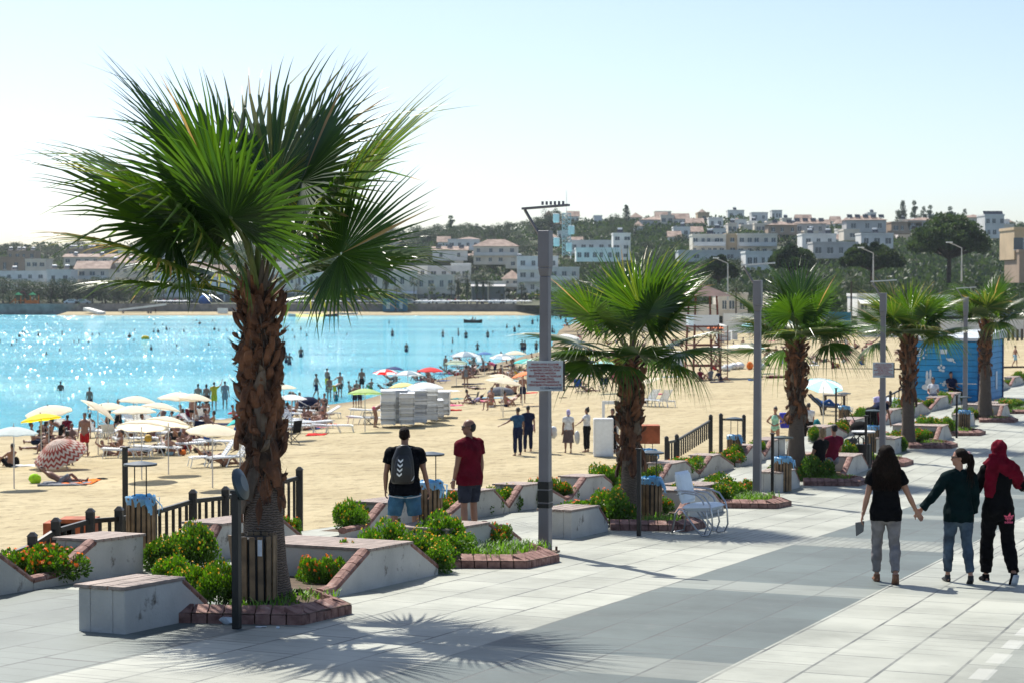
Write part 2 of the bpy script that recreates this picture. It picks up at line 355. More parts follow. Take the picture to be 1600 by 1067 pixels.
# beach strip and quay on the far shore
mb=MB()
xs=[-600,-140,-118,-108,-95,-70,-40,-10,6,30]
for a,b_ in zip(xs,xs[1:]):
    if b_<=-118: continue
    mb.hexa([(a,494,-.3),(b_,494,-.3),(b_,512,-.3),(a,512,-.3),(a,494,-.1),(b_,494,-.1),(b_,512,.9),(a,512,.9)])
struct(mb.build('far_beach',msand))
mst=mat('quay_stone',(.17,.155,.145),.85,.3,.6,.4,3,dirt=((.09,.085,.08),.4,.55))
mb=MB(); mb.box(-600,16,511.2,512.5,-.5,2.85)
o=mb.build('sea_wall',mst); tag(o,'long low grey stone sea wall behind the far shore','sea wall')
# ------------------------------------------------------------ palms
def mat_frond():
    m=bpy.data.materials.new('fan_leaf'); m.use_nodes=True; nt=m.node_tree; b=nt.nodes['Principled BSDF']; L=nt.links.new
    at=N(nt,'Attribute'); at.attribute_name='ltone'; oi=N(nt,'ObjectInfo')
    ad=N(nt,'Math',operation='ADD'); ml=N(nt,'Math',operation='MULTIPLY'); ml.inputs[1].default_value=.45; L(oi.outputs['Random'],ml.inputs[0]); L(at.outputs['Fac'],ad.inputs[0]); L(ml.outputs[0],ad.inputs[1])
    r=N(nt,'ValToRGB'); e=r.color_ramp.elements; e[0].position=.05; e[0].color=(.012,.036,.009,1); e[1].position=.75; e[1].color=(.042,.09,.013,1)
    x=e.new(.97); x.color=(.17,.17,.045,1); x=e.new(1.0); x.color=(.30,.21,.09,1); L(ad.outputs[0],r.inputs[0]); L(r.outputs[0],b.inputs['Base Color'])
    b.inputs['Roughness'].default_value=.36; b.inputs['Specular IOR Level'].default_value=.6
    hs=N(nt,'HueSaturation'); hs.inputs['Value'].default_value=2.6; hs.inputs['Hue'].default_value=.488; hs.inputs['Saturation'].default_value=1.15; L(r.outputs[0],hs.inputs['Color'])
    tr=N(nt,'BsdfTranslucent'); L(hs.outputs[0],tr.inputs[0]); ms=N(nt,'MixShader'); ms.inputs[0].default_value=.36; L(b.outputs[0],ms.inputs[1]); L(tr.outputs[0],ms.inputs[2]); L(ms.outputs[0],nt.nodes['Material Output'].inputs[0])
    return m
M['frond']=mat_frond()
M['petiole']=mat('leaf_stalk',(.17,.20,.045),.45,.25,5,trans=.1)
M['planks']=None; M['boot']=mat('palm_boots',(.10,.036,.016),.85,.55,7,.5,30,col2=(.25,.10,.042),stretch=(1,1,.4))
M['boot2']=mat('old_palm_boots',(.15,.105,.07),.8,.4,7,.5,30,stretch=(1,1,.4))
def mat_trunk():
    m=bpy.data.materials.new('palm_bark'); m.use_nodes=True; nt=m.node_tree; b=nt.nodes['Principled BSDF']; L=nt.links.new
    tc=N(nt,'TexCoord'); mp=N(nt,'Mapping'); mp.inputs['Scale'].default_value=(26,26,5); L(tc.outputs['Object'],mp.inputs[0])
    n=N(nt,'TexNoise'); n.inputs['Scale'].default_value=1; n.inputs['Detail'].default_value=4; L(mp.outputs[0],n.inputs[0])
    w=N(nt,'TexWave',bands_direction='Z'); w.inputs['Scale'].default_value=13; w.inputs['Distortion'].default_value=6; w.inputs['Detail'].default_value=3; w.inputs['Detail Scale'].default_value=2; L(tc.outputs['Object'],w.inputs[0])
    ad=N(nt,'Math',operation='MULTIPLY'); L(n.outputs['Fac'],ad.inputs[0]); L(w.outputs['Fac'],ad.inputs[1])
    r=N(nt,'ValToRGB'); e=r.color_ramp.elements; e[0].position=.0; e[0].color=(.05,.034,.025,1); e[1].position=.36; e[1].color=(.19,.14,.105,1); L(ad.outputs[0],r.inputs[0]); L(r.outputs[0],b.inputs['Base Color'])
    b.inputs['Roughness'].default_value=.9; bp=N(nt,'Bump'); bp.inputs['Strength'].default_value=.8; bp.inputs['Distance'].default_value=.02; L(ad.outputs[0],bp.inputs['Height']); L(bp.outputs[0],b.inputs['Normal'])
    return m
M['trunk']=mat_trunk(); M['fibre']=mat('dark_trunk_fibre',(.05,.026,.015),.9,.4,9,.6,40,col2=(.10,.055,.03))
def frond_mesh(name,seed,plen=.85,Rb=1.15,nseg=46,spread=150,low=False,droop=.25,stalk=.03):
    """stalk along +Y from the origin, blade of pleated strips fanning from its end; local z = upper side"""
    rn=random.Random(seed); mb=MB(); tone=[]
    # stalk, sagging
    path=[(0,plen*k/5,.10*math.sin(PI*k/5)) for k in range(6)]
    if not low: mb.tube(path,[(stalk*1.25,stalk*.6),(stalk,stalk*.45),(stalk*.8,stalk*.4),(stalk*.7,stalk*.38),(stalk*.6,stalk*.35),(stalk*.45,stalk*.3)],n=6,m=1,side=(1,0,0))
    else: mb.tube([path[0],path[3],path[5]],[stalk,stalk*.8,stalk*.6],n=4,m=1,side=(1,0,0))
    tone+= [.3]*len(mb.f)
    base=Vector((0,plen,0)); st=[.02,.22,.46,.72,.9,1.0]
    dth=R(2*spread/nseg)
    for i in range(nseg):
        th=R(-spread)+dth*(i+.5)+rn.uniform(-.012,.012); f=i/(nseg-1)*2-1
        Ln=Rb*(1-.34*abs(f)**1.6)*rn.uniform(.9,1.05); tn=rn.uniform(.1,.55)
        if rn.random()<.005: tn=.9
        tipd=rn.uniform(.1,.5)*droop*2.4; bendside=rn.uniform(-.06,.06); brk=rn.random()<.10
        dx,dy=math.sin(th),math.cos(th); sx_,sy_=math.cos(th),-math.sin(th); rows=[]
        for r in st:
            wid=r*Rb*dth*.52 if r<=.47 else .46*Rb*dth*.50*max(0,1-((r-.46)/.54)**.85)
            rr=r*Ln; z=.16*(1-(1-r)**2)*0 - droop*r*r*Ln*.55 - (tipd*max(0,r-.55)**2*Ln*2.2) - (.5*Ln*max(0,r-.72)*1.3 if brk else 0)
            z+= .22*abs(math.sin(th))*r*Ln*.35      # the fan is a shallow cup
            c=base+Vector((dx*rr+sx_*bendside*r*r*Ln,dy*rr+sy_*bendside*r*r*Ln,z))
            s_=Vector((sx_,sy_,0))*wid
            rows.append((c-s_,c+Vector((0,0,wid*.55)),c+s_))
        i0=len(mb.v)
        for a,b,c in rows: mb.v+=[tuple(a),tuple(b),tuple(c)]
        for k in range(len(rows)-1):
            q=i0+3*k
            mb.f+=[(q,q+1,q+4,q+3),(q+1,q+2,q+5,q+4)]; mb.m+=[0,0]
            t=tn+(.10 if k>=3 else 0)+(.3 if k==4 and rn.random()<.06 else 0); tone+=[t,t]
    me=mb.mesh(name,[M['frond'],M['petiole']])
    at=me.attributes.new('ltone','FLOAT','FACE'); at.data.foreach_set('value',tone)
    return me
FR=[frond_mesh('frond',s,plen=pl,Rb=rb,nseg=ns,spread=sp,droop=dr) for s,pl,rb,ns,sp,dr in ((1,.85,1.12,60,150,.14),(2,.8,1.18,58,140,.24),(3,.9,1.05,58,155,.10),(4,.75,1.2,58,130,.36),(5,.85,1.1,54,146,.44),(6,.8,1.08,62,160,.2))]
FRD=[frond_mesh('hanging_frond',s,plen=.8,Rb=1.0,nseg=40,spread=120,droop=1.0) for s in (11,12)]
def orient(o,d,roll=0,tilt=0):
    d=Vector(d).normalized(); up=Vector((0,0,1))
    n=up-d*up.dot(d); n=n.normalized() if n.length>.05 else Vector((0,1,0))
    x=d.cross(n); m=Matrix((x,d,n)).transposed()
    m=m@Matrix.Rotation(roll,3,'Y')@Matrix.Rotation(tilt,3,'X')
    o.rotation_euler=m.to_euler()
def palm(name,label,loc,th,r0,r1,bz,sc,dirs,seed,boots=90,rz=0,lean=(0,0)):
    """th trunk height, bz height where boots begin"""
    rn=random.Random(seed); t=thing(name,label,'palm tree',loc,rz,'palms along the promenade')
    mb=MB(); n=22; pts=[]; rad=[]
    for k in range(n+1):
        z=-.03+(th+.1)*k/n; f=max(0,z)/th; rr=r0*(1-.28*min(1,f*2.2)) + r0*.22*math.exp(-z*5)
        if z>bz: rr=r1*(.82 if z<th-.1 else .55)
        pts.append((lean[0]*f,lean[1]*f,z)); rad.append(rr*(1+.03*rn.uniform(-1,1)))
    mb.tube(pts,rad,n=28,side=(1,0,0)); mb.m=[1 if len(f)==4 and sum(mb.v[i][2] for i in f)/4>bz+.02 else 0 for f in mb.f]; mb.build('trunk',[M['trunk'],M['fibre']],t,True)
    # leaf boots: curled plates spiralling up
    mb=MB(); z=bz-.12; k=0
    dz=(th-bz+.06)/boots
    for k in range(boots):
        z=bz-.12+dz*k; f=(z-bz)/(th-bz); a=k*2.39996+rn.uniform(-.25,.25); ca,sa=math.cos(a),math.sin(a)
        ln=rn.uniform(.06,.27); w=rn.uniform(.022,.085)*r1/.2; out=(rn.uniform(.03,.12)+.06*max(0,f-.6))*r1/.22
        pz=z+rn.uniform(-.03,.03); cx,cy=lean[0]*z/th,lean[1]*z/th
        hang=(f<.12 and rn.random()<.75) or rn.random()<.16; m=1 if (f<.5 and rn.random()<.22) else 0
        tw=rn.uniform(-.7,.7); prev=None; ns=5
        for q in range(ns):
            g=q/(ns-1); rr=r1*.74+out*(g**1.3)*1.2+(.05*math.sin(g*PI)); zz=pz+(ln*g if not hang else -ln*1.5*g); aa=a+tw*.25*g
            ww=w*(1-.55*g)*(1.15 if q else .9); th_=.014
            C_=Vector((cx+math.cos(aa)*rr,cy+math.sin(aa)*rr,zz)); T=Vector((-math.sin(aa),math.cos(aa),tw*.5))*ww; O=Vector((math.cos(aa),math.sin(aa),.2))*th_
            cur=[C_-T-O*.6*0+O*-1.5,C_+O,C_+T+O*-1.5]
            if prev:
                for j in range(2): mb.quad(prev[j],prev[j+1],cur[j+1],cur[j],m)
                back=[p-O*1.6 for p in cur]; pb=[p-O*1.6 for p in prev]
                for j in range(2): mb.quad(pb[j+1],pb[j],back[j],back[j+1],m)
                mb.quad(prev[0],cur[0],back[0],pb[0],m); mb.quad(prev[2],pb[2],back[2],cur[2],m)
            prev=cur
        # torn tip
        for j in range(3):
            tip=prev[1]+Vector((ca*.02,sa*.02,rn.uniform(.02,.07)*(-1 if hang else 1)))+Vector((rn.uniform(-.03,.03),rn.uniform(-.03,.03),0)); mb.tri(prev[0],prev[2],tip,m)
    # stubs of cut leaf stalks round the growing point
    for k in range(26):
        a=k*2.4+rn.uniform(-.2,.2); z=th-.14+.012*k; el=.5+.035*k; d=Vector((math.cos(a)*math.cos(el),math.sin(a)*math.cos(el),math.sin(el))); c=Vector((lean[0]+math.cos(a)*r1*.5,lean[1]+math.sin(a)*r1*.5,z)); mb.tube([c,c+d*.12,c+d*rn.uniform(.2,.3)],[(.045,.02),(.03,.014),(.012,.006)],n=5,m=0 if k<16 else 1,side=(-math.sin(a),math.cos(a),0))
    # loose fibres
    for k in range(boots*7):
        zz=rn.uniform(bz-.1,th); a=rn.uniform(0,2*PI); r_=r1*.9; p=Vector((lean[0]*zz/th+math.cos(a)*r_,lean[1]*zz/th+math.sin(a)*r_,zz)); d=Vector((math.cos(a)*rn.uniform(.02,.15),math.sin(a)*rn.uniform(.02,.15),rn.uniform(-.22,.12)))
        s_=Vector((-math.sin(a),math.cos(a),0))*.005; mb.tri(p-s_,p+s_,p+d,k%2)
    mb.build('leaf_bases',[M['boot'],M['boot2']],t)
    top=Vector((lean[0],lean[1],th))
    for i,(d,mi,s_,tilt,*ro) in enumerate(dirs):
        me=FR[mi] if mi<10 else FRD[mi-10]
        o=bpy.data.objects.new('frond',me); COL.objects.link(o); o.parent=t; o.location=top+Vector((d[0]*.06,d[1]*.06,rn.uniform(-.12,.10))); o.scale=(s_*sc,)*3
        orient(o,d,ro[0] if ro else rn.uniform(-.25,.25),tilt)
    return t
def auto_dirs(seed,n=22,lo=-10,hi=85,azoff=0):
    rn=random.Random(seed); out=[]
    for i in range(n):
        f=i/(n-1); el=R(hi-(hi-lo)*f**.85)+rn.uniform(-.08,.08); az=i*2.39996+azoff
        out.append(((math.cos(az)*math.cos(el),math.sin(az)*math.cos(el),math.sin(el)),i%6 if f<.92 else 10+i%2,rn.uniform(.88,1.05),rn.uniform(-.45,-.1)))
    return out
d1=[((-.10,-.55,.80),0,1.02,-.12),((.70,-.40,.56),2,1.0,-.15,1.05),((-.62,-.60,.38),5,.74,.55,-.75),((-.72,.05,.66),1,1.10,0),((.62,.15,.74),0,1.12,0),
    ((-.25,.30,.90),1,1.08,.02),((.32,.12,.90),2,1.08,.02),((-.48,.05,.84),0,1.10,.02),((-.93,-.15,.30),1,1.08,.05),((-.90,.35,.22),5,.95,-.1),((.90,.25,.36),5,1.0,-.1),
    ((.12,.30,.95),1,1.08,.03),((-.30,-.25,.93),2,.98,-.02),((-.55,.75,.3),4,.9,-.1),((.6,.75,.25),3,.9,-.1),((-.62,-.35,.70),4,1.05,-.05)]
PALMS=[(415,948,-9.7)]
def vpos(px,py,hh=.1): p=GP(px,py); return p+Vector((0,0,hh))
palm('palm_tree','largest palm, in the foreground, rough brown trunk against the turquoise bay',GP(413,949)+Vector((0,0,.05)),3.12,.245,.20,1.25,1.09,[(q[0],q[1],q[2]*(1.22 if q[0][2]>.62 else 1.05))+tuple(q[3:]) for q in d1],1,boots=200,lean=(-.06,0))
d2=[((-.55,-.35,.72),2,1.1,-.1),((.15,-.35,.95),0,1.15,-.05),((.25,.25,.93),1,1.15,-.05),((.55,.1,.8),2,1.05,-.1),((.80,-.45,.38),4,1.0,-.2),((-.75,-.35,.35),3,1.05,-.25),((-.9,.2,.42),1,1.05,-.15),((-.7,-.6,.12),4,.95,-.3),
    ((-.3,.5,.8),0,1,-.1),((.7,.5,.5),5,1,-.2),((-.6,.7,.35),4,.95,-.2),((.1,-.7,.55),5,.9,-.35),((.5,.8,.2),10,.9,-.2),((-.2,-.9,.25),11,.8,-.2),((.9,.3,.1),11,.85,-.2),((-.1,.1,.99),2,1,0),((.35,-.2,.9),1,1.1,-.1)]
palm('palm_tree','second palm, broad bright fans right of the nearest lamp post',GP(985,817)+Vector((0,0,.08)),2.62,.17,.20,1.1,1.02,d2,2,boots=130)
palm('palm_tree','third palm, standing behind the barrel bin beside the seated couple',GP(1245,750)+Vector((0,0,.08)),3.05,.23,.22,1.55,1.08,auto_dirs(5,17,12,85,1.0),3,boots=110)
palm('palm_tree','fourth palm, with the dark trunk just left of the blue kiosk wall',GP(1420,697)+Vector((0,0,.08)),3.05,.21,.22,1.55,1.18,auto_dirs(9,17,12,85,2.2),4,boots=100)
palm('palm_tree','fifth palm, farthest of the promenade row, before the right end of the kiosk',GP(1540,655)+Vector((0,0,.08)),3.45,.26,.22,1.9,1.14,auto_dirs(13,17,12,85,.3),5,boots=90)
# ------------------------------------------------------------ shrubs and flowers
def leafball(mb,c,r,n,rn,size,m=0,flat=.8):
    c=Vector(c)
    for _ in range(n):
        d=Vector((rn.gauss(0,1),rn.gauss(0,1),rn.gauss(0,1))); d.normalize(); q=rn.random()**.35
        p=c+Vector((d.x*r*q,d.y*r*q,d.z*r*q*flat)); u=(d+Vector((rn.uniform(-.8,.8),rn.uniform(-.8,.8),rn.uniform(-.2,1)))).normalized()
        s_=u.orthogonal().normalized(); s_=(Matrix.Rotation(rn.uniform(0,6.3),3,u)@s_)
        L_=size*rn.uniform(.7,1.4); w=L_*.28
        mb.quad(p,p+u*L_*.5+s_*w,p+u*L_,p+u*L_*.5-s_*w,m)
def shrub_meshes(seed,kind):
    rn=random.Random(seed); mb=MB(); fl=MB(); cl=[]
    for k in range(13):
        a=rn.uniform(0,6.3); q=rn.random()**.6*.75; c=(math.cos(a)*q,math.sin(a)*q,rn.uniform(.22,.62)*(1-q*.45)); r=rn.uniform(.24,.36); cl.append((c,r))
        leafball(mb,c,r,420,rn,.085)
    for (c,r) in cl:
        for _ in range(8 if kind else 6):
            d=Vector((rn.gauss(0,1),rn.gauss(0,1),abs(rn.gauss(0,1))+.25)).normalized(); p=Vector(c)+d*r*rn.uniform(.9,1.08); s_=rn.uniform(.028,.05) if kind else rn.uniform(.02,.034)
            # petals: two stacked rings of small quads
            for ring,(rr,zz,np_) in enumerate(((1,0,7),(.6,.4,5))):
                for j in range(np_):
                    a=6.283*j/np_+ring; x=d.orthogonal().normalized(); y=d.cross(x); e=(x*math.cos(a)+y*math.sin(a)); e2=(x*math.cos(a+.7)+y*math.sin(a+.7))
                    fl.quad(p+d*zz*s_,p+e*s_*rr+d*s_*(zz+.25),p+(e+e2)*s_*rr*.62+d*s_*(zz+.35),p+e2*s_*rr+d*s_*(zz+.25))
    return mb.mesh('foliage',M['leaf']),fl.mesh('flowers',M['orange'] if kind else M['yellow'])
SH=[shrub_meshes(20+i,i%2) for i in range(4)]
def shrub(p,r,h,kind,label,group='flower shrubs in the planters'):
    i=random.choice([0,2]) if kind==0 else random.choice([1,3])
    t=thing('flower_shrub',label,'shrub',p,random.uniform(0,6),group)
    a=bpy.data.objects.new('foliage',SH[i][0]); b=bpy.data.objects.new('flowers',SH[i][1])
    for o in (a,b): COL.objects.link(o); o.parent=t; o.scale=(r,r,h)
# ------------------------------------------------------------ planters with bench tops
PW='terrace planters and benches'
def planter(us,hs,v0,depth,flat,label,cap=True,plank='v',cat='planter bench'):
    """profile of the walls: heights hs at stations us; flat = (ua,ub) carries planks; walls front and back"""
    u0=us[0]; o0=P(u0,v0); t=thing('planter_bench',label,cat,o0,-AL,PW); z0=zp(u0)
    prof=lambda: [(u,zp(u)-z0+h) for u,h in zip(us,hs)]
    mb=MB(); tk=.13
    fa,fb=flat; hf=max(hs)
    pts=[(0,u-u0,zp(u)-z0+h) for u,h in zip(us,hs)]+[(0,us[-1]-u0,zp(us[-1])-z0-.1),(0,us[0]-u0,-.1)]
    mb.prism(pts,(-tk,0,0))
    pts=[(-depth+tk,u-u0,zp(u)-z0+h) for u,h in ((fa,hf),(fb,hf))]+[(-depth+tk,fb-u0,zp(fb)-z0-.1),(-depth+tk,fa-u0,zp(fa)-z0-.1)]
    mb.prism(pts,(-tk,0,0))
    for e in (fa,fb-tk):      # cross walls at the ends of the seat
        za=zp(e)-z0
        mb.hexa([(-depth+tk,e-u0,za-.1),(-tk,e-u0,za-.1),(-tk,e-u0+tk,za-.1),(-depth+tk,e-u0+tk,za-.1),(-depth+tk,e-u0,za+hf),(-tk,e-u0,za+hf),(-tk,e-u0+tk,zp(e+tk)-z0+hf),(-depth+tk,e-u0+tk,zp(e+tk)-z0+hf)])
    w=mb.build('wall',M['wallp'],t); bevel(w,.012)
    mb=MB()
    if plank=='v':
        n=max(3,int((fb-fa)/.14)); st=(fb-fa+.06)/n
        for k in range(n):
            a=fa-.03+st*k-u0; b=a+st-.022; za=zp(a+u0)-z0+hf+.004; zb=zp(b+u0)-z0+hf+.004
            mb.hexa([(-depth-.03,a,za),(.03,a,za),(.03,b,zb),(-depth-.03,b,zb),(-depth-.03,a,za+.03),(.03,a,za+.03),(.03,b,zb+.03),(-depth-.03,b,zb+.03)])
    else:
        n=max(3,int(depth/.13)); st=(depth+.06)/n
        for k in range(n):
            a=-depth-.03+st*k; b=a+st-.020; y0,y1=fa-.03-u0,fb+.03-u0; za=zp(y0+u0)-z0+hf+.004; zb=zp(y1+u0)-z0+hf+.004
            mb.hexa([(a,y0,za),(b,y0,za),(b,y1,zb),(a,y1,zb),(a,y0,za+.03),(b,y0,za+.03),(b,y1,zb+.03),(a,y1,zb+.03)])
    mb.build('bench_top',M['plank'],t)
    if cap:
        for (ua,ha),(ub,hb) in zip(zip(us,hs),zip(us[1:],hs[1:])):
            if abs(ha-hb)<.02 and not (ha<.2): continue
            mb=MB(); n=max(2,int(math.hypot(ub-ua,hb-ha)/.16))
            for k in range(n):
                f0,f1=k/n,(k+.93)/n
                for s_ in (-.065,):
                    A=(s_,ua+(ub-ua)*f0-u0,zp(ua+(ub-ua)*f0)-z0+ha+(hb-ha)*f0); B=(s_,ua+(ub-ua)*f1-u0,zp(ua+(ub-ua)*f1)-z0+ha+(hb-ha)*f1)
                    mb.tube([A,B],.078,n=10,side=(1,0,0),asp=.62)
            mb.build('brick_cap',M['brick'],t)
    mb=MB()
    for a,b in ((us[0],fa),(fb,us[-1])):
        if b-a>.15: mb.quad((-depth+.1,a-u0,zp(a)-z0+.10),(-.1,a-u0,zp(a)-z0+.10),(-.1,b-u0,zp(b)-z0+.10),(-depth+.1,b-u0,zp(b)-z0+.10))
    if mb.v: mb.build('soil',M['soil'],t)
    return t
# rear row along the edge above the sand (stations measured along the promenade)
B=-12.5; H=.43
rear=[([14.2,14.4,16.0,16.75,17.35],[H,H,H,H,.10],(14.3,16.0),'rear planter bench cut by the left picture edge, under orange marigolds'),
 ([17.36,17.8,18.55,19.53],[.10,.12,H,H],(18.55,19.53),'rear planter bench with a square pale end left of the open bin'),
 ([21.0,21.35,22.9,23.6],[.10,H,H,.10],(21.35,22.9),'rear planter bench half hidden behind the foreground palm trunk'),
 ([24.9,25.6,26.2,27.8],[.12,.14,H,H],(26.2,27.8),'rear planter bench behind the man with the backpack'),
 ([28.1,28.7,29.75,30.55,31.25],[.12,.14,H,H,.10],(29.75,30.55),'rear planter bench behind the legs of the man in maroon'),
 ([31.27,31.9,32.85,34.2],[.10,H,H,.08],(31.9,32.85),'rear planter bench directly behind the nearest lamp post'),
 ([34.22,34.5,35.3,36.35,37.4],[.08,.10,H,H,.12],(35.3,36.35),'rear planter bench left of the second palm trunk, marigolds at both ends'),
 ([40.2,41.0,42.15,43.2],[.10,H,H,.10],(41.0,42.15),'rear planter bench left of the stair rail foot'),
 ([43.3,44.3,45.0,46.3],[.10,H,H,.10],(44.3,45.0),'rear planter bench in front of the stair railing'),
 ([46.9,48.1,48.7,49.4],[.10,H,H,.10],(48.1,48.7),'rear planter bench right of the bin with the blowing blue bag'),
 ([49.45,50.3,51.7],[.10,H,H],(50.3,51.7),'rear planter bench below the woman in the mint swimsuit'),
 ([56.2,56.8,58.0,59.9],[.10,H,H,.10],(56.8,58.0),'rear planter bench behind the seated couple'),
 ([60.1,61.0,62.6],[.10,H,H],(61.0,62.6),'rear planter bench left of the dark bent figure'),
 ([66.3,67.5,69.3,71.2],[.12,H,H,.10],(67.5,69.3),'rear planter bench left of the fourth palm'),
 ([71.5,72.2,73.6,75.4],[.10,H,H,.10],(72.2,73.6),'rear planter bench right of the fourth palm trunk'),
 ([75.6,77.8,79.6,80.4],[.10,H,H,.10],(77.8,79.6),'rear planter bench below the rabbit painting'),
 ([80.6,81.5,83.2],[.10,H,H],(81.5,83.2),'rear planter bench below the kiosk wall left of the thin lamp post'),
 ([84.6,85.6,88.0,90.0],[.10,H,H,.10],(85.6,88.0),'rear planter bench right of the fourth lamp post'),
 ([93.5,95.0,97.0,99.5],[.10,H,H,.10],(95.0,97.0),'rear planter bench right of the fifth palm'),
 ([100,101.5,103.5,106],[.10,H,H,.10],(101.5,103.5),'rear planter bench at the far right picture edge')]
for us_,hs_,fl,lb in rear: planter(us_,hs_,B,.55,fl,lb)
# front row
PU=[17.4,30.3,43.7,56.9,71.0]
fr_names=['below the foreground palm','right of the second palm','right of the third palm','right of the fourth palm','right of the fifth palm']
for i,pu in enumerate(PU):
    w=[([pu+.75,pu+1.05,pu+1.85,pu+2.95,pu+3.75],[.07,.09,H,H,.09],(pu+1.85,pu+2.95)),
       ([pu+q+(1.0 if i==0 else 0) for q in (4.3,5.3,5.72,6.0,6.35,6.95)],[H*.9,H*.9,H*.9,.30,.30,.08],(pu+4.3+(1.0 if i==0 else 0),pu+5.7+(1.0 if i==0 else 0)))]
    planter(w[0][0],w[0][1],-9.38,1.5,w[0][2],'low wedge shaped bench wall '+fr_names[i])
    planter(w[1][0],w[1][1],-9.95,.8,w[1][2],'curved end planter bench behind the grass bed '+fr_names[i])
# block benches at the head of each bed
bl=[(14.87,'nearest block bench, stained and chipped, at the lower left'),(26.8,'block bench right of the nearest lamp post foot'),(39.85,'block bench behind the second lamp post'),(52.9,'block bench behind the woman with curly hair'),(66.3,'block bench behind the third barrel bin, farthest of the blocks')]
for u,lb in bl:
    k=1.0 if u<15 else 1.25
    planter([u,u+k,u+k+.45],[H-.03,H-.03,.13],-9.72,.50 if u<15 else .52,(u,u+k),lb,plank='u',cap=(u<15) or True)
# ------------------------------------------------------------ kerbed islands
def island(pts,label,inner):
    c=sum((Vector((u,v,0)) for u,v in pts),Vector())/len(pts); u0,v0=c.x,c.y; z0=zp(u0)
    t=thing('planting_bed',label,'planting bed',P(u0,v0),-AL,'kerbed beds on the promenade')
    mb=MB(); rn=random.Random(int(u0*10))
    L_=lambda u,v,h:(v-v0,u-u0,zp(u)-z0+h)
    for (ua,va),(ub,vb) in zip(pts,pts[1:]):
        ln=math.hypot(ub-ua,vb-va); n=max(1,round(ln/.155)); d=((ub-ua)/ln,(vb-va)/ln); nrm=(d[1]*inner,-d[0]*inner)
        for k in range(n):
            a=k/n*ln+.004; b=(k+1)/n*ln-.006; j=rn.uniform(-.006,.006); p=[]
            for (o_,h) in ((0,-.05),(.2,-.05),(.2,.165+j),(0,.09+j)):
                for q in (a,b): p.append(L_(ua+d[0]*q+nrm[0]*o_,va+d[1]*q+nrm[1]*o_,h))
            A=[p[0],p[1],p[3],p[2],p[6],p[7],p[5],p[4]]
            mb.hexa(A)
    o=mb.build('kerb',M['brick'],t); bevel(o,.008)
    mb=MB(); q=[L_(u,v,.10) for u,v in pts]; 
    mb.v+=q; mb.f.append(tuple(range(len(q)))); mb.m.append(0); mb.build('soil',M['soil'],t)
    return t,u0,v0,z0
def grass(t,u0,v0,z0,rect,n,seed,h=.16):
    rn=random.Random(seed); mb=MB(); ua,ub,va,vb=rect
    for _ in range(n):
        u=rn.uniform(ua,ub); v=rn.uniform(va,vb); z=zp(u)-z0+.10; p=Vector((v-v0,u-u0,z)); a=rn.uniform(0,6.3); hh=h*rn.uniform(.4,1.3)
        d=Vector((math.cos(a),math.sin(a),0)); s_=Vector((-d.y,d.x,0))*.008; m_=p+d*hh*.25+Vector((0,0,hh*.6)); e=p+d*hh*.7+Vector((0,0,hh*.85))
        mb.quad(p-s_,p+s_,m_+s_*.8,m_-s_*.8); mb.tri(m_-s_*.8,m_+s_*.8,e)
    o=mb.build('grass',M['grass'],t); o['kind']='stuff'
nm=['round the foreground palm','round the second palm','round the third palm','round the fourth palm','round the fifth palm']
nm2=['at the foot of the nearest lamp post','at the foot of the second lamp post','at the foot of the third lamp post','at the foot of the fourth lamp post','at the foot of the farthest lamp post']
for i,pu in enumerate(PU):
    a=pu-1.6
    t,u0,v0,z0=island([(a-.02,-9.75),(a+.42,-8.62),(a+1.45,-8.6),(a+2.25,-9.32)],'brick edged bed '+nm[i],1)
    grass(t,u0,v0,z0,(a+.35,a+2.0,-9.6,-9.0),260 if i<3 else 100,i,.10)
    a=pu+4.4
    t,u0,v0,z0=island([(a,-9.72),(a+.55,-8.7),(a+1.6,-8.65),(a+2.65,-9.3)],'brick edged grass bed '+nm2[i],1)
    grass(t,u0,v0,z0,(a+.45,a+2.5,-9.9,-9.1),700 if i<2 else 250,30+i,.13)
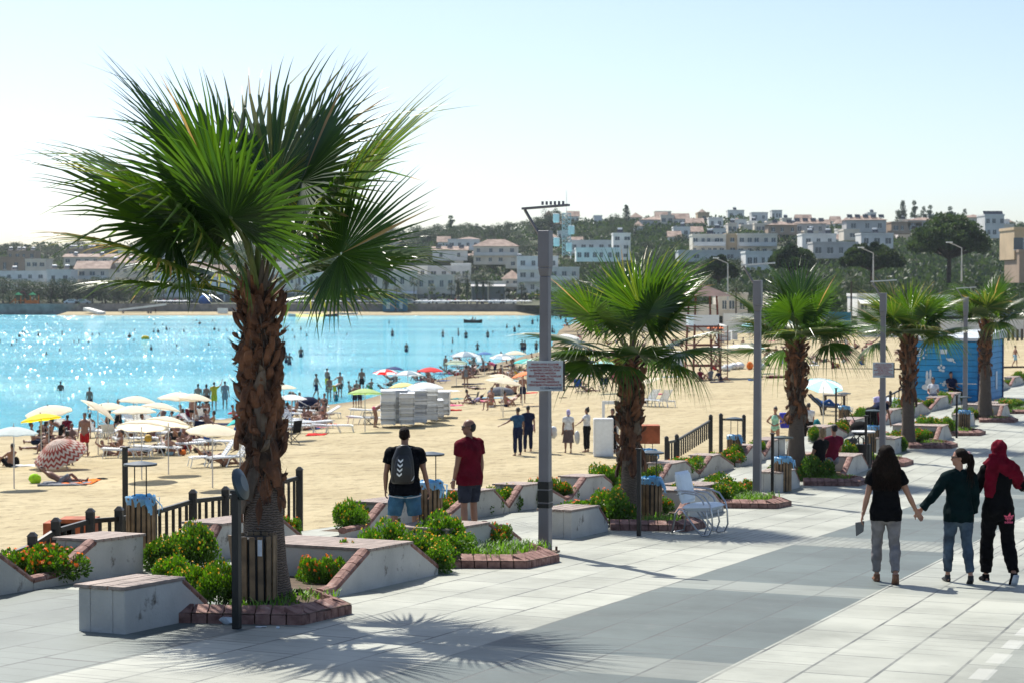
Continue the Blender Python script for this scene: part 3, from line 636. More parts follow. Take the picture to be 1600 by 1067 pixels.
# ------------------------------------------------------------ shrubs: px, py of their foot, radius px, height px, kind
SHL=[(62,905,58,55,1,'marigold bush full of orange heads spilling over the left planter'),(118,893,35,38,1,'orange marigold bush beside the left rear bench top'),
 (297,872,42,54,0,'dark green bush with yellow flowers behind the bin at the left',-12.3),(258,880,36,38,0,'low green bush with small yellow flowers by the left barrel bin',-12.3),
 (338,945,40,66,0,'bright green leafy bush beside the nearest block bench, left of the black pole',-10.0),(268,930,42,40,0,'feathery pale green bush behind the nearest block bench',-10.95),(308,935,36,60,0,'low green bush hanging over the bed between bench and palm',-10.3),
 (505,915,34,52,1,'marigold bush of orange heads before the wedge bench',-9.75),(535,880,26,38,1,'tall thin orange marigold bush at the wedge bench corner'),(484,895,20,30,1,'small marigold bush close to the foreground trunk'),
 (448,845,20,30,1,'small orange marigold bush beside the dark fence post'),
 (575,828,46,50,0,'round green bush with yellow flowers left of the backpack man'),(548,832,26,34,0,'green bush with yellow flowers at the left end of its planter'),
 (655,890,46,58,0,'yellow flowered bush covering the wedge bench corner',-9.75),(692,880,44,78,0,'tall dark green bush between the wedge benches',-10.1),(676,900,36,48,0,'green bush hanging down the end of the wedge bench',-9.55),(712,888,28,52,0,'shaded green bush beside the grass bed',-9.9),
 (740,830,28,32,1,'orange and green marigold bush below the legs of the man in maroon'),(775,838,24,22,1,'orange marigold bush at the far end of the curved bench'),
 (705,808,28,42,1,'straggly marigold bush with orange heads left of the maroon man'),
 (812,800,34,46,0,'round dark green bush right of the man in maroon'),(785,790,30,36,0,'green bush with yellow flowers behind the maroon man'),(765,778,20,20,0,'low yellow flowered bush above the pale wall'),
 (870,768,22,24,1,'orange marigold bush just right of the nearest lamp post'),(838,755,14,12,1,'small orange flowered bush left of the nearest lamp post'),
 (968,765,38,52,0,'tall green bush touching the left side of the second palm'),(935,742,30,22,0,'pale green bush left of the second palm, on the rear planter'),
 (952,818,42,56,0,'broad yellow flowered bush beside the second block bench',-10.1),(920,800,24,24,0,'low green bush on the second block bench end'),
 (1062,738,26,24,1,'orange marigold bush right of the second palm, behind'),(1045,748,16,20,1,'orange marigold bush near the white chair back'),
 (1075,725,28,16,0,'long low green bush below the stair railing'),(1098,735,20,18,0,'green bush with orange flowers in the dip below the railing'),(1140,715,20,10,1,'low strip of orange flowers beside the stair gate bin'),(1163,712,14,14,1,'orange flower bush right of the stair gate bin'),
 (1190,706,14,16,0,'dark green bush behind the second lamp post'),
 (1122,785,36,44,0,'round green bush behind the white chair',-10.3),(1060,770,18,24,0,'green bush left of the white chair back'),(1130,790,24,24,1,'orange marigold bush right of the white chair arm'),(1148,770,18,18,0,'small green bush at the curved bench right of the chair'),
 (1170,793,17,28,1,'small orange marigold clump at the second lamp post foot'),(1190,740,13,10,0,'pale small bush on the third block bench'),
 (1277,752,28,46,0,'yellow flowered dark bush beside the seated couple',-9.75),(1240,752,10,20,1,'small orange flower right of the third barrel bin'),
 (1325,712,22,22,0,'green bush with yellow flowers right of the seated couple'),(1335,735,18,18,0,'low green bush in the grass bed before the third lamp post'),(1350,700,12,10,1,'orange flowers on the curved bench near the dark bin'),(1322,728,14,16,1,'small orange flowered bush right of the block bench'),
 (1352,660,20,28,0,'yellow green bush on the rear planter above the dark figure'),(1395,655,24,24,0,'orange and green bush right of the third lamp post'),(1412,640,18,22,0,'green bush below the slanting rail near the kiosk'),(1310,665,14,8,1,'thin orange flowers on the rear planter behind the couple'),
 (1398,695,18,20,0,'dark bush left of the fourth palm foot'),(1445,695,22,24,0,'dark green bush right of the fourth palm foot'),(1455,660,24,14,0,'pale green bush on the curved bench behind the fourth palm'),(1480,668,14,16,0,'small green bush right of the fourth palm benches'),
 (1488,628,16,16,0,'yellow green bush below the butterfly painting'),(1470,620,14,8,0,'low green bush below the rabbit painting'),(1450,635,14,14,1,'rusty orange flowers beside the bin near the kiosk'),
 (1528,615,10,12,0,'small green bush right of the fourth lamp post'),(1556,655,20,20,0,'dark green bush right of the fifth palm foot'),(1585,640,18,14,0,'orange flowered bush behind the fifth palm'),(1572,635,20,12,0,'green bush right of the fifth palm'),(1575,605,12,10,0,'green bush at the right end of the kiosk'),(1595,583,12,6,0,'small bush at the right picture edge'),(1505,652,8,12,0,'pale thin bush at the fourth lamp post foot')]
for q in SHL:
    px,py,rp,hp,kd,lb=q[:6]
    v=UV(*GP(px,py)[:2])[1]; v=q[6] if len(q)>6 else (-12.85 if v<-11.4 else -9.95)
    u=UX(px,v); p=P(u,v,.03); r=rp*p.y/3000; top=CAMZ-(py-hp-445)*p.y/3000
    shrub(p,r*1.25,max(.38,(top-p.z))/.82,kd,lb)

# smaller bushes filling the dips of the rear planters and the heads of the front beds
rb=random.Random(19)
for k,(us_,hs_,fl,lb) in enumerate(rear):
    for u in ((us_[0]+fl[0])/2-.05,(us_[-1]+fl[1])/2+.05):
        if u<fl[0]-.15 or u>fl[1]+.15:
            if rb.random()<.85: shrub(P(u,-12.8,.02),rb.uniform(.26,.38),rb.uniform(.42,.62),rb.choice([0,0,1]),'small bush in '+lb.replace('rear planter bench ','rear planter ')[:70],'small bushes of the rear planters')
for i,pu in enumerate(PU):
    for du,v,nm_ in ((.35,-10.35,'left of the trunk'),(1.15,-9.95,'behind the trunk'),(4.2,-10.3,'at the head of the grass bed'),(4.9,-9.75,'in the grass bed'),(-1.0,-10.5,'behind the block bench')):
        if i==0 and du<1.5: continue
        shrub(P(pu+du,v,.04),rb.uniform(.30,.46),rb.uniform(.45,.72),rb.choice([0,0,1]),'leafy bush '+nm_+', bed of the '+['foreground','second','third','fourth','fifth'][i]+' palm','bushes of the front beds')
# ------------------------------------------------------------ lamp posts
def text_mesh(s,size,mt,name,parent,loc,rot,align='CENTER',ext=.002,bold=0):
    c=bpy.data.curves.new(name,'FONT'); c.body=s; c.size=size; c.align_x=align; c.align_y='CENTER'; c.extrude=ext; c.offset=bold; c.resolution_u=2
    o=bpy.data.objects.new(name,c); COL.objects.link(o); bpy.context.view_layer.update()
    me=bpy.data.meshes.new_from_object(o.evaluated_get(bpy.context.evaluated_depsgraph_get())); bpy.data.objects.remove(o)
    me.materials.clear(); me.materials.append(mt); n=bpy.data.objects.new(name,me); COL.objects.link(n); n.parent=parent; n.location=loc; n.rotation_euler=rot; return n
M['red']=mat('red_ink',(.30,.03,.03),.5,.1,9); M['navy']=mat('navy_ink',(.01,.015,.09),.5,.1,9); M['signw']=mat('sign_face',(.50,.54,.56),.4,.04,3,dirt=((.3,.3,.28),6,.72))
M['rust']=mat('rusty_plate',(.12,.075,.05),.8,.4,20)
M['dgreen']=mat('dark_lid',(.03,.045,.05),.35,.2,4); M['lampw']=mat('lamp_panel',(.62,.62,.6),.4,.05,3)
def lamp(px,py,label,hp=4.4,panel='dark'):
    b=GP(px,py); t=thing('street_lamp',label,'street lamp',b,-AL,'square lamp posts along the promenade')
    z0=.13; mb=MB()
    def sq(z0,z1,w0,w1,m=0): mb.hexa([(-w0,-w0,z0),(w0,-w0,z0),(w0,w0,z0),(-w0,w0,z0),(-w1,-w1,z1),(w1,-w1,z1),(w1,w1,z1),(-w1,w1,z1)],m)
    sq(.0,hp-.62,.078,.062); sq(hp-.62,hp-.50,.0625,.082); sq(hp-.498,hp,.083,.083)
    o=mb.build('post',M['grey'],t); bevel(o,.012)
    mb=MB(); mb.box(-.16,.16,-.16,.16,0,.02)
    for a in (-.12,.12):
        for c in (-.12,.12): mb.tube([(a,c,.02),(a,c,.075)],.018,n=6)
    mb.build('base_plate',M['rust'],t)
    mb=MB(); mb.tube([(-.05,0,hp-.12),(-.30,0,hp+.29)],.022,n=4); mb.build('arm',M['grey'],t)
    mb=MB(); mb.hexa([(-.33,-.05,hp+.29),(.34,-.05,hp+.33),(.34,.05,hp+.33),(-.33,.05,hp+.29),(-.33,-.05,hp+.32),(.34,-.05,hp+.36),(.34,.05,hp+.36),(-.33,.05,hp+.32)])
    if panel=='dark':
        for k in range(6): mb.box(-.05+.06*k,-.03+.06*k,-.02,.02,hp+.352,hp+.40)
    mb.build('lamp_panel',M['grey'] if panel=='dark' else M['lampw'],t)
    return t
L1=lamp(852,864,'nearest and tallest grey lamp post, carrying the large notice')
lamp(1184,782,'second grey lamp post, behind the white chair, without a notice',panel='w')
L3=lamp(1380,718,'third grey lamp post, carrying the small notice near the fourth palm',panel='w')
lamp(1509,668,'fourth grey lamp post, in front of the blue kiosk',panel='w')
# flyer stains on the first post
mb=MB()
for z0,z1 in ((.62,.68),(.70,.86),(.88,.98)): mb.box(-.081,.081,-.0815,.0815,z0,z1)
mb.build('torn_tape',M['black'],L1)
TXT=['HALKIN ORTAK KULLANIM','ALANLARINA KABUKLU YİYECEK','ve BENZERİ ÇÖPLERİ ATAN','ŞAHISLAR HAKKINDA','BELEDİYE EMİR ve YASAKLAR','YÖNETMELİĞİNİN','7/14 MADDESİ GEREĞİNCE','CEZAİ İŞLEM UYGULANACAKTIR']
def notice(post,z,w,h,label,rz,bold=.0008):
    b=post.location; t=thing('notice_board',label,'sign',b,0,'notices on the lamp posts')
    t.rotation_euler=(0,0,rz)
    mb=MB(); mb.box(-w/2,w/2,-.125,-.105,z-h/2,z+h/2); o=mb.build('board',M['signw'],t)
    mb=MB(); mb.box(w/2+.002,w/2+.026,-.128,-.075,z-h/2,z+h/2)
    mb.box(-.1,.1,-.104,-.095,z+h*.25,z+h*.25+.02); mb.box(-.1,.1,-.104,-.095,z-h*.25,z-h*.25+.02); mb.build('side_flange',M['black'],t)
    rh=h/10.2
    for i,s in enumerate(TXT):
        o=text_mesh(s,rh*.95,M['red'],'lettering',t,(0,-.127,z+h/2-rh*(1.2+i)),(PI/2,0,0),bold=bold)
        mx=max(o.dimensions.x,.01); o.scale=(min(w*.92,len(s)*w*.036)/mx,1,1)
    o=text_mesh('T.C. DİDİM BELEDİYESİ',rh*.95,M['navy'],'lettering',t,(w*.17,-.127,z+h/2-rh*9.3),(PI/2,0,0),bold=bold); o.scale=(w*.6/max(o.dimensions.x,.01),1,1)
    return t
notice(L1,2.43,.49,.41,'large white municipal notice with red lettering on the nearest lamp post',-.05)
notice(L3,2.38,.54,.40,'small white municipal notice on the third lamp post',-.12)
# ------------------------------------------------------------ litter bins: slatted barrel, bag, black pole with dark disc lid
def bin_(px,py,label,hpx=None,pole=None,lid='disc',tilt=0,bagside=1,height=.72,rad=.17,polepx=None,lidtilt=0,bag=True,p=None):
    b=p if p is not None else GP(px,py); t=thing('litter_bin',label,'litter bin',b,-AL,'slatted barrel bins of the promenade')
    mb=MB(); mb.tube([(0,0,.03),(0,0,height-.03)],rad*.86,n=16); 
    mb.tube([(0,0,.0),(0,0,.03)],rad*.7,n=16)
    for zz in (.16,height-.12):
        for q in range(20):
            a=2*PI*q/20; c=2*PI*(q+1)/20; r=rad*1.0; mb.quad((math.cos(a)*r,math.sin(a)*r,zz),(math.cos(c)*r,math.sin(c)*r,zz),(math.cos(c)*r,math.sin(c)*r,zz+.025),(math.cos(a)*r,math.sin(a)*r,zz+.025))
    mb.build('can',M['bindark'],t)
    mb=MB(); n=16; rn=random.Random(px)
    for q in range(n):
        a=2*PI*q/n; T=Vector((-math.sin(a),math.cos(a),0)); O=Vector((math.cos(a),math.sin(a),0)); w=rad*.135; top=height
        sk=rn.uniform(-.01,.01)
        if tilt and q in (10,11): sk=.10*(1 if q==10 else -1)*tilt
        pts=[]
        for zz,k in ((.02,0),(top,1)):
            for (s_,o_) in ((-w,rad*1.01),(w,rad*1.01),(w,rad*1.01+.018),(-w,rad*1.01+.018)): pts.append(T*(s_+sk*k)+O*o_+Vector((0,0,zz)))
        mb.hexa(pts)
    o=mb.build('slats',M['slat'],t)
    if bag:
        mb=MB(); n=28; i0=0; rows=[]
        for k,(rr,zz) in enumerate(((rad*.80,height-.10),(rad*.98,height+.02),(rad*1.14,height+.0),(rad*1.15,height-.05),(rad*1.1,height-.10))):
            row=[]
            for q in range(n):
                a=2*PI*q/n; w=rn.uniform(.95,1.07)
                row.append(Vector((math.cos(a)*rr*w,math.sin(a)*rr*w,zz+rn.uniform(-.02,.02)*(k>0))))
            rows.append(row)
        for r0,r1 in zip(rows,rows[1:]):
            for q in range(n): mb.quad(r0[q],r0[(q+1)%n],r1[(q+1)%n],r1[q])
        # a loose tail of bag
        a0=0 if bagside>0 else PI
        for k in range(4):
            a=a0+rn.uniform(-.6,.6); d=Vector((math.cos(a),math.sin(a),0)); p0=d*rad*1.15+Vector((0,0,height-.02)); p1=d*rad*rn.uniform(1.3,1.8)+Vector((0,0,height-rn.uniform(.0,.16))); p2=d*rad*rn.uniform(1.3,1.8)+Vector((0,0,height-rn.uniform(.14,.26))); s_=Vector((-d.y,d.x,0))*.035
            mb.quad(p0-s_,p0+s_,p1+s_,p1-s_*.6); mb.quad(p1-s_*.6,p1+s_,p2+s_*.4,p2-s_*.4)
        mb.build('bag',M['bag'],t,True)
    if pole:
        # the pole stands beside the barrel; lid on two rods
        q=pole; inv=Matrix.Rotation(AL,3,'Z')@(q-b)
        x,y,z=inv
        mb=MB(); mb.box(x-.03,x+.03,y-.03,y+.03,z,z+1.32); mb.box(x-.05,x+.05,y-.05,y+.05,z+1.32,z+1.345); o=mb.build('pole',M['black'],t); bevel(o,.006)
    if lid=='disc':
        mb=MB(); 
        for x in (-.09,.09): mb.tube([(x,0,height-.05),(x,0,height+.42)],.009,n=6)
        mb.build('rods',M['black'],t)
        mb=MB(); mb.tube([(0,0,height+.42),(0,0,height+.445),(0,0,height+.475)],[.22,.22,.05],n=20); mb.build('lid',M['dgreen'],t,False)
    return t
bin_(218,862,'barrel bin with a crumpled blue bag behind the left rear bench',pole=GP(194,850))
b1=bin_(398,948,'broken barrel bin with one slanting slat against the foreground palm trunk',tilt=1.3,bag=False,lid='',height=.66,rad=.20,p=GP(398,956)+Vector((0,-.05,.12)))
tk=MB(); tk.box(.155,.20,-.222,-.214,.48,.64); tk.build('paper_tag',M['litter'],b1)
# black pole with its disc lid fallen open, in front of the broken bin
pp=GP(368,984); t=thing('bin_pole','black square pole with a tilted round dark lid before the foreground palm','bin pole',pp,-AL)
mb=MB(); mb.box(-.035,.035,-.035,.035,0,1.28); mb.box(-.06,.08,-.02,.02,1.27,1.30); bevel(mb.build('pole',M['black'],t),.006)
mb=MB(); mb.tube([(0,0,-.025),(0,0,0),(0,0,.03)],[.155,.155,.08],n=28); o=mb.build('lid',M['dgreen'],t); o.location=(.03,.05,1.36); o.rotation_euler=(R(15),R(72),R(24))
bin_(672,826,'barrel bin with a blue bag between the two standing men',p=GP(672,826)+Vector((0,.1,0)))
bin_(1018,814,'barrel bin overfilled with rubbish beside the second palm trunk',pole=GP(999,838))
bin_(1014,752,'barrel bin with blue bag behind the second palm, near the orange box')
bin_(1148,724,'barrel bin with a blowing blue bag at the top of the stairs')
bin_(1224,768,'barrel bin with striped wooden slats left of the third palm',pole=GP(1208,780))
bin_(1320,668,'barrel bin on the rear row behind the seated couple',pole=GP(1307,668))
bin_(1366,706,'dark barrel bin right of the tall black pole near the third lamp post',pole=GP(1354,733))
bin_(1468,625,'barrel bin left of the people sitting by the kiosk',pole=GP(1455,622),height=.7)
bin_(1508,676,'barrel bin with a white and blue bag at the fourth lamp post',pole=GP(1496,684))
# overflow rubbish on the second bin
# ------------------------------------------------------------ white vinyl and steel garden chair
def chair():
    b=GP(1098,836); t=thing('garden_chair','white padded chair with curved steel tube frame beside the second palm','chair',b,R(90)+R(18))
    # local +x = towards the chair front... seat faces right in the photo (+x world before rotation)
    t.rotation_euler=(0,0,R(-32))
    def cushion(name,w,l,h,M_,mat_):
        mb=MB(); n=10
        rows=[]
        for i in range(n+1):
            row=[]
            for j in range(n+1):
                x=-1+2*i/n; y=-1+2*j/n; rr=(1-abs(x)**5)*(1-abs(y)**5); row.append((x*w/2,y*l/2,h*.5*max(0,rr)**.5))
            rows.append(row)
        for s_ in (1,-1):
            for i in range(n):
                for j in range(n):
                    q=[rows[i][j],rows[i+1][j],rows[i+1][j+1],rows[i][j+1]]; q=[(a,b_,c*s_) for a,b_,c in q]
                    mb.quad(*(q if s_>0 else q[::-1]))
        mb.xf(M_); return mb.build(name,mat_,t,True)
    cushion('seat',.52,.50,.13,Matrix.Translation((0.02,0,.44))@Matrix.Rotation(R(-4),4,'Y'),M['vinyl'])
    cushion('backrest',.50,.46,.12,Matrix.Translation((-.30,0,.73))@Matrix.Rotation(R(-104),4,'Y')@Matrix.Rotation(0,4,'Z'),M['vinyl'])
    for s_ in (-1,1):
        y=.27*s_; mb=MB(); r=.014
        mb.tube([(-.34,y,.70),(-.2,y,.70),(.0,y,.69),(.16,y,.64),(.27,y,.50),(.30,y,.36),(.31,y,.16),(.25,y,.04),(.14,y,.02),(.03,y,.12),(-.12,y,.30),(-.20,y,.40)],r,n=8,side=(0,1,0))
        mb.build('side_frame',M['steel'],t,True)
        mb=MB(); y2=.2*s_; mb.tube([(-.33,y2,.62),(-.2,y2,.66),(.0,y2,.64),(.1,y2,.56),(.16,y2,.42),(.20,y2,.2),(.14,y2,.04),(.04,y2,.05),(-.08,y2,.2),(-.22,y2,.38),(-.30,y2,.40),(-.36,y2,.33),(-.42,y2,.02)],r,n=8,side=(0,1,0)); mb.build('leg_tube',M['steel'],t,True)
    mb=MB(); mb.tube([(-.42,-.2,.03),(-.42,.2,.03)],.011,n=6); mb.tube([(-.34,-.27,.70),(-.34,.27,.70)],.011,n=6); mb.tube([(.2,-.27,.40),(.2,.27,.40)],.011,n=6); mb.tube([(-.18,-.27,.39),(-.18,.27,.39)],.011,n=6); mb.build('cross_bars',M['steel'],t,True)
chair()
# ------------------------------------------------------------ litter
def crumple(name,label,loc,size,mt,seed,cat='litter'):
    rn=random.Random(seed); bm=bmesh.new(); bmesh.ops.create_icosphere(bm,subdivisions=2,radius=1)
    for v in bm.verts: v.co*=rn.uniform(.65,1.15)
    for v in bm.verts: v.co=Vector((v.co.x*size[0],v.co.y*size[1],v.co.z*size[2]+size[2]*.8))
    me=bpy.data.meshes.new(name); bm.to_mesh(me); bm.free(); me.materials.append(mt); o=bpy.data.objects.new(name,me); COL.objects.link(o); o.location=loc; tag(o,label,cat); return o
crumple('crumpled_bag','crumpled clear plastic bag at the foot of the black pole',GP(355,976),(.09,.06,.05),M['litter'],3)
crumple('paper_scrap','small white paper scrap on the paving by the foreground bed',GP(405,982),(.06,.03,.008),M['litter'],4)
crumple('paper_scrap','tiny paper scrap near the corner of the foreground kerb',GP(432,984),(.02,.02,.015),M['litter'],5)
# ------------------------------------------------------------ railings of the stairs
def bar(mb,a,b,w=.02,d=.02):
    a=Vector(a);b=Vector(b); t=(b-a).normalized(); s_=t.cross(Vector((0,0,1))); s_=s_.normalized()*w if s_.length>.01 else Vector((w,0,0)); n=s_.cross(t).normalized()*d
    mb.hexa([a-s_-n,a+s_-n,b+s_-n,b-s_-n,a-s_+n,a+s_+n,b+s_+n,b-s_+n])
def railing(label,posts,bal,rails=2):
    """posts: (point, height); bal: balusters between consecutive posts"""
    o0=posts[0][0]; t=thing('railing',label,'railing',o0)
    for p,h in posts:
        q=p-o0; mb=MB(); w=.052; mb.box(q.x-w,q.x+w,q.y-w,q.y+w,q.z-.6,q.z+h); mb.hexa([(q.x-w-.01,q.y-w-.01,q.z+h),(q.x+w+.01,q.y-w-.01,q.z+h),(q.x+w+.01,q.y+w+.01,q.z+h),(q.x-w-.01,q.y+w+.01,q.z+h),(q.x-.02,q.y-.02,q.z+h+.05),(q.x+.02,q.y-.02,q.z+h+.05),(q.x+.02,q.y+.02,q.z+h+.05),(q.x-.02,q.y+.02,q.z+h+.05)])
        mb.build('post',M['black'],t)
    mb=MB()
    for (p,h),(q,g) in zip(posts,posts[1:]):
        a=p-o0+Vector((0,0,h-.12)); b=q-o0+Vector((0,0,g-.12)); bar(mb,a,b,.025,.03); 
        if rails>1: bar(mb,a-Vector((0,0,h-.22)),b-Vector((0,0,g-.22)),.02,.02)
        n=max(1,int((q-p).length/bal))
        for k in range(1,n):
            c=a.lerp(b,k/n); mb2=MB(); mb2.box(c.x-.02,c.x+.02,c.y-.02,c.y+.02,c.z-min(h,g)+.05,c.z); mb2.build('baluster',M['black'],t)
    mb.build('rails',M['black'],t)
def RP(px,py,Y): return GD(px,py,Y)
# left stair beside the rear planters
def yv(px,v): u=UX(px,v); return u*CS-v*SN
posts=[]
for px,pt in ((-40,873),(48,838),(85,815),(139,800),(184,797),(237,788),(300,770),(351,765),(467,734)):
    Y=yv(px,-14.3); top=GD(px,pt,Y); h=1.05; posts.append((Vector((top.x,top.y,top.z-h)),h))
# rail runs straight: the low posts are shorter, taller ones stand proud
Zr=[GD(px,py,yv(px,-14.3)).z for px,py in ((0,858),(130,829),(250,800),(345,779),(440,763))]
railing('dark timber railing of the stair at the left edge, below the promenade',posts,.17,1)
pts=[(1048,663,105),(1066,655,105)]
Y0=yv(1048,-14.6)
def rp(px,pt,pb,v=-14.6):
    Y=yv(px,v); a=GD(px,pt,Y); b=GD(px,pb,Y); return (Vector((b.x,b.y,b.z)),a.z-b.z)
railing('black stair railing going down to the sand beside the planters',[rp(1042,684,719),rp(1058,681,712),rp(1111,650,708)],.20,1)
railing('black landing railing with two thick posts right of the stair bin',[rp(1127,648,705),rp(1163,650,700)],3,1)
railing('dark slanting railing left of the fourth palm by the kiosk',[rp(1371,622,650,-14.8),rp(1392,612,640,-14.8),rp(1412,602,630,-14.8)],.8,1)
# ------------------------------------------------------------ people
def V(*a): return Vector(a)
def remesh(mb,name,mats,vox,smooth=4,sub=None):
    me=mb.mesh(name,mats); o=bpy.data.objects.new(name,me); COL.objects.link(o)
    r=o.modifiers.new('r','REMESH'); r.mode='VOXEL'; r.voxel_size=vox; r.use_smooth_shade=True
    if smooth:
        s_=o.modifiers.new('s','SMOOTH'); s_.iterations=smooth; s_.factor=.5
    if sub: sub(o)
    bpy.context.view_layer.update()
    n=bpy.data.meshes.new_from_object(o.evaluated_get(bpy.context.evaluated_depsgraph_get()),preserve_all_data_layers=False); n.name=name
    bpy.data.objects.remove(o); bpy.data.meshes.remove(me); n.materials.clear()
    for m in (mats if isinstance(mats,(list,tuple)) else [mats]): n.materials.append(m)
    n.polygons.foreach_set('material_index',[0]*len(n.polygons))
    return n
def nz(v): v=Vector(v); return v.normalized()
class Body:
    """joints of a figure facing +Y, standing height Hs; arms and legs given as pairs of directions"""
    def __init__(s,Hs=1.72,female=False,spine=(0,0,1),legs=None,arms=None,head=(0,0,1),look=(0,1,0),pelvis_z=None,fat=1.0,spread=.085,curl=.6,sh=(1,0,0),shd=None):
        k=Hs/1.75; s.k=k; s.female=female; s.fat=fat; s.curl=curl
        legs=legs or [((-.04,.02,-1),(-.01,-.04,-1)),((.04,.02,-1),(.01,-.04,-1))]
        arms=arms or [((-.18,0,-1),(-.08,.14,-1)),((.18,0,-1),(.08,.14,-1))]
        s.spine=nz(spine); s.sh=nz(sh); s.look=nz(look)
        P0=V(0,0,0); s.pel=P0
        s.waist=P0+s.spine*.15*k; s.chest=P0+s.spine*.36*k; s.shoul=P0+s.spine*.49*k; s.neck=P0+s.spine*.545*k
        s.headdir=nz(Vector(head)); s.hbase=s.neck+s.headdir*.06*k; s.head=s.neck+s.headdir*.175*k
        sw=(.165 if female else .19)*k*(fat**.5); hw=.092*k
        s.leg=[];s.arm=[]
        for i,(a,b) in enumerate(legs):
            sx_=-1 if i==0 else 1; h=s.pel+V(sx_*hw,0,-.03*k); kn=h+nz(a)*.43*k; an=kn+nz(b)*.42*k; s.leg.append([h,kn,an])
        for i,(a,b) in enumerate(arms):
            sx_=-1 if i==0 else 1; h=s.shoul+s.sh*(sx_*sw)-s.spine*.03*k; e=h+nz(a)*.29*k; w=e+nz(b)*.25*k; s.arm.append([h,e,w])
        zmin=min(min(l[2].z for l in s.leg),0)-.075*k
        off=V(0,0,-zmin if pelvis_z is None else pelvis_z)
        for at in ('pel','waist','chest','shoul','neck','hbase','head'): setattr(s,at,getattr(s,at)+off)
        s.leg=[[q+off for q in l] for l in s.leg]; s.arm=[[q+off for q in l] for l in s.arm]
    def torso(s,mb,g=0,top='neck',lo=0):
        k=s.k; f=s.fat; fem=s.female; sp=s.spine; L_=[]
        A=[(-.12,.12*f,.09*f),(-.02,(.178 if fem else .165)*f,.118*f),(.07,(.160 if fem else .155)*f,.112*f),(.17,(.128 if fem else .148)*f,.098*f*f),(.28,(.142 if fem else .16)*f,.108*f),(.38,(.155 if fem else .178)*f,.112*f),(.45,(.155 if fem else .185),.092),(.495,(.115 if fem else .135),.072),(.525,.066,.062),(.56,.054,.058)]
        if top=='shirt': A=A[:-1]
        A=A[lo:]
        mb.tube([s.pel+sp*z*k for z,_,_ in A],[(a*k+g,b*k+g) for _,a,b in A],n=20,side=s.sh)
        if fem and g>=0:
            fr=sp.cross(s.sh)*-1; fr=-fr if fr.y<0 and abs(fr.y)>.3 else fr
            for sx_ in (-1,1): mb.ell(s.pel+sp*.345*k+s.sh*sx_*.07*k+s.front()*.075*k,((.062*k+g*.5),)*3,12,8)
    def front(s): f=s.sh.cross(s.spine)*-1; return f if f.dot(V(0,1,0))>=-.2 else -f
    def glute(s,mb,g=0):
        for i in (0,1):
            sx_=-1 if i==0 else 1
            mb.ell(s.pel+s.sh*sx_*.075*s.k-s.front()*.055*s.k-s.spine*.015*s.k,(.088*s.k*s.fat+g,.08*s.k+g,.09*s.k+g),12,8)
    def legs(s,mb,g=0,to=1.0,wide=0,frm=0):
        k=s.k; f=s.fat**.5
        for h,kn,an in s.leg:
            pr=[(0,.092*f),(.25,.086*f),(.5,.073*f),(.8,.057),(1,.054),(1.25,.056),(1.45,.053),(1.75,.036),(2,.034)]; P_=[];R_=[]
            for t,r in pr:
                if t>to*2+1e-6 or t<frm*2: continue
                p=h.lerp(kn,t) if t<=1 else kn.lerp(an,t-1); P_.append(p); R_.append(r*k+g+wide*t)
            if to<1 and abs(P_[-1].z-0)>-1:
                t=to*2; p=h.lerp(kn,t) if t<=1 else kn.lerp(an,t-1)
                if (p-P_[-1]).length>.01: P_.append(p); R_.append(R_[-1]*.98)
            mb.tube(P_,R_,n=14,side=(1,0,0))
            mb.ell(h-V(0,0,.03*k),(.086*k*f+g,)*3,12,8)
    def feet(s,mb,g=0,shoe=False,dirs=None,lift=(0,0)):
        k=s.k
        for i,(h,kn,an) in enumerate(s.leg):
            d=(dirs[i] if dirs else None) or (0,1,0); d=nz(d); shin=(an-kn).normalized()
            if lift[i]: d=nz(Vector(d)+V(0,0,-lift[i]))
            heel=an+V(0,0,-.045*k)*(1)-d*.035*k; toe=an+d*.165*k+V(0,0,-.055*k)
            mb.tube([heel-d*.01*k,heel+d*.03*k,heel.lerp(toe,.5)+V(0,0,.008),toe-d*.03*k,toe],[(.026*k+g,.026*k+g),(.036*k+g,.036*k+g),(.040*k+g,.03*k+g),(.045*k+g,.02*k+g),(.028*k+g,.012*k+g)],n=12,side=(1,0,0))
            mb.tube([an+V(0,0,.02),heel+d*.04*k],[.034*k+g,.034*k+g],n=10)
    def arms(s,mb,g=0,to=1.0,frm=0):
        k=s.k; f=s.fat**.5
        for h,e,w in s.arm:
            pr=[(0,.056*f),(.5,.047*f),(.95,.037),(1.0,.036),(1.3,.038),(1.6,.031),(2,.024)]; P_=[];R_=[]
            for t,r in pr:
                if t>to*2+1e-6: continue
                P_.append(h.lerp(e,t) if t<=1 else e.lerp(w,t-1)); R_.append(r*k+g)
            if to<1:
                t=to*2; p=h.lerp(e,t) if t<=1 else e.lerp(w,t-1)
                if (p-P_[-1]).length>.01: P_.append(p); R_.append(R_[-1]*1.03)
            mb.tube(P_,R_,n=12,side=(0,1,0)); mb.ell(h,(.058*k*f+g,)*3,12,8)
            # slope from the neck to the shoulder
            mb.tube([s.neck-s.spine*.03*k,s.neck.lerp(h,.55)-s.spine*.005*k,h],[.045*k+g,.048*k+g,.05*k+g],n=10,side=(0,1,0))
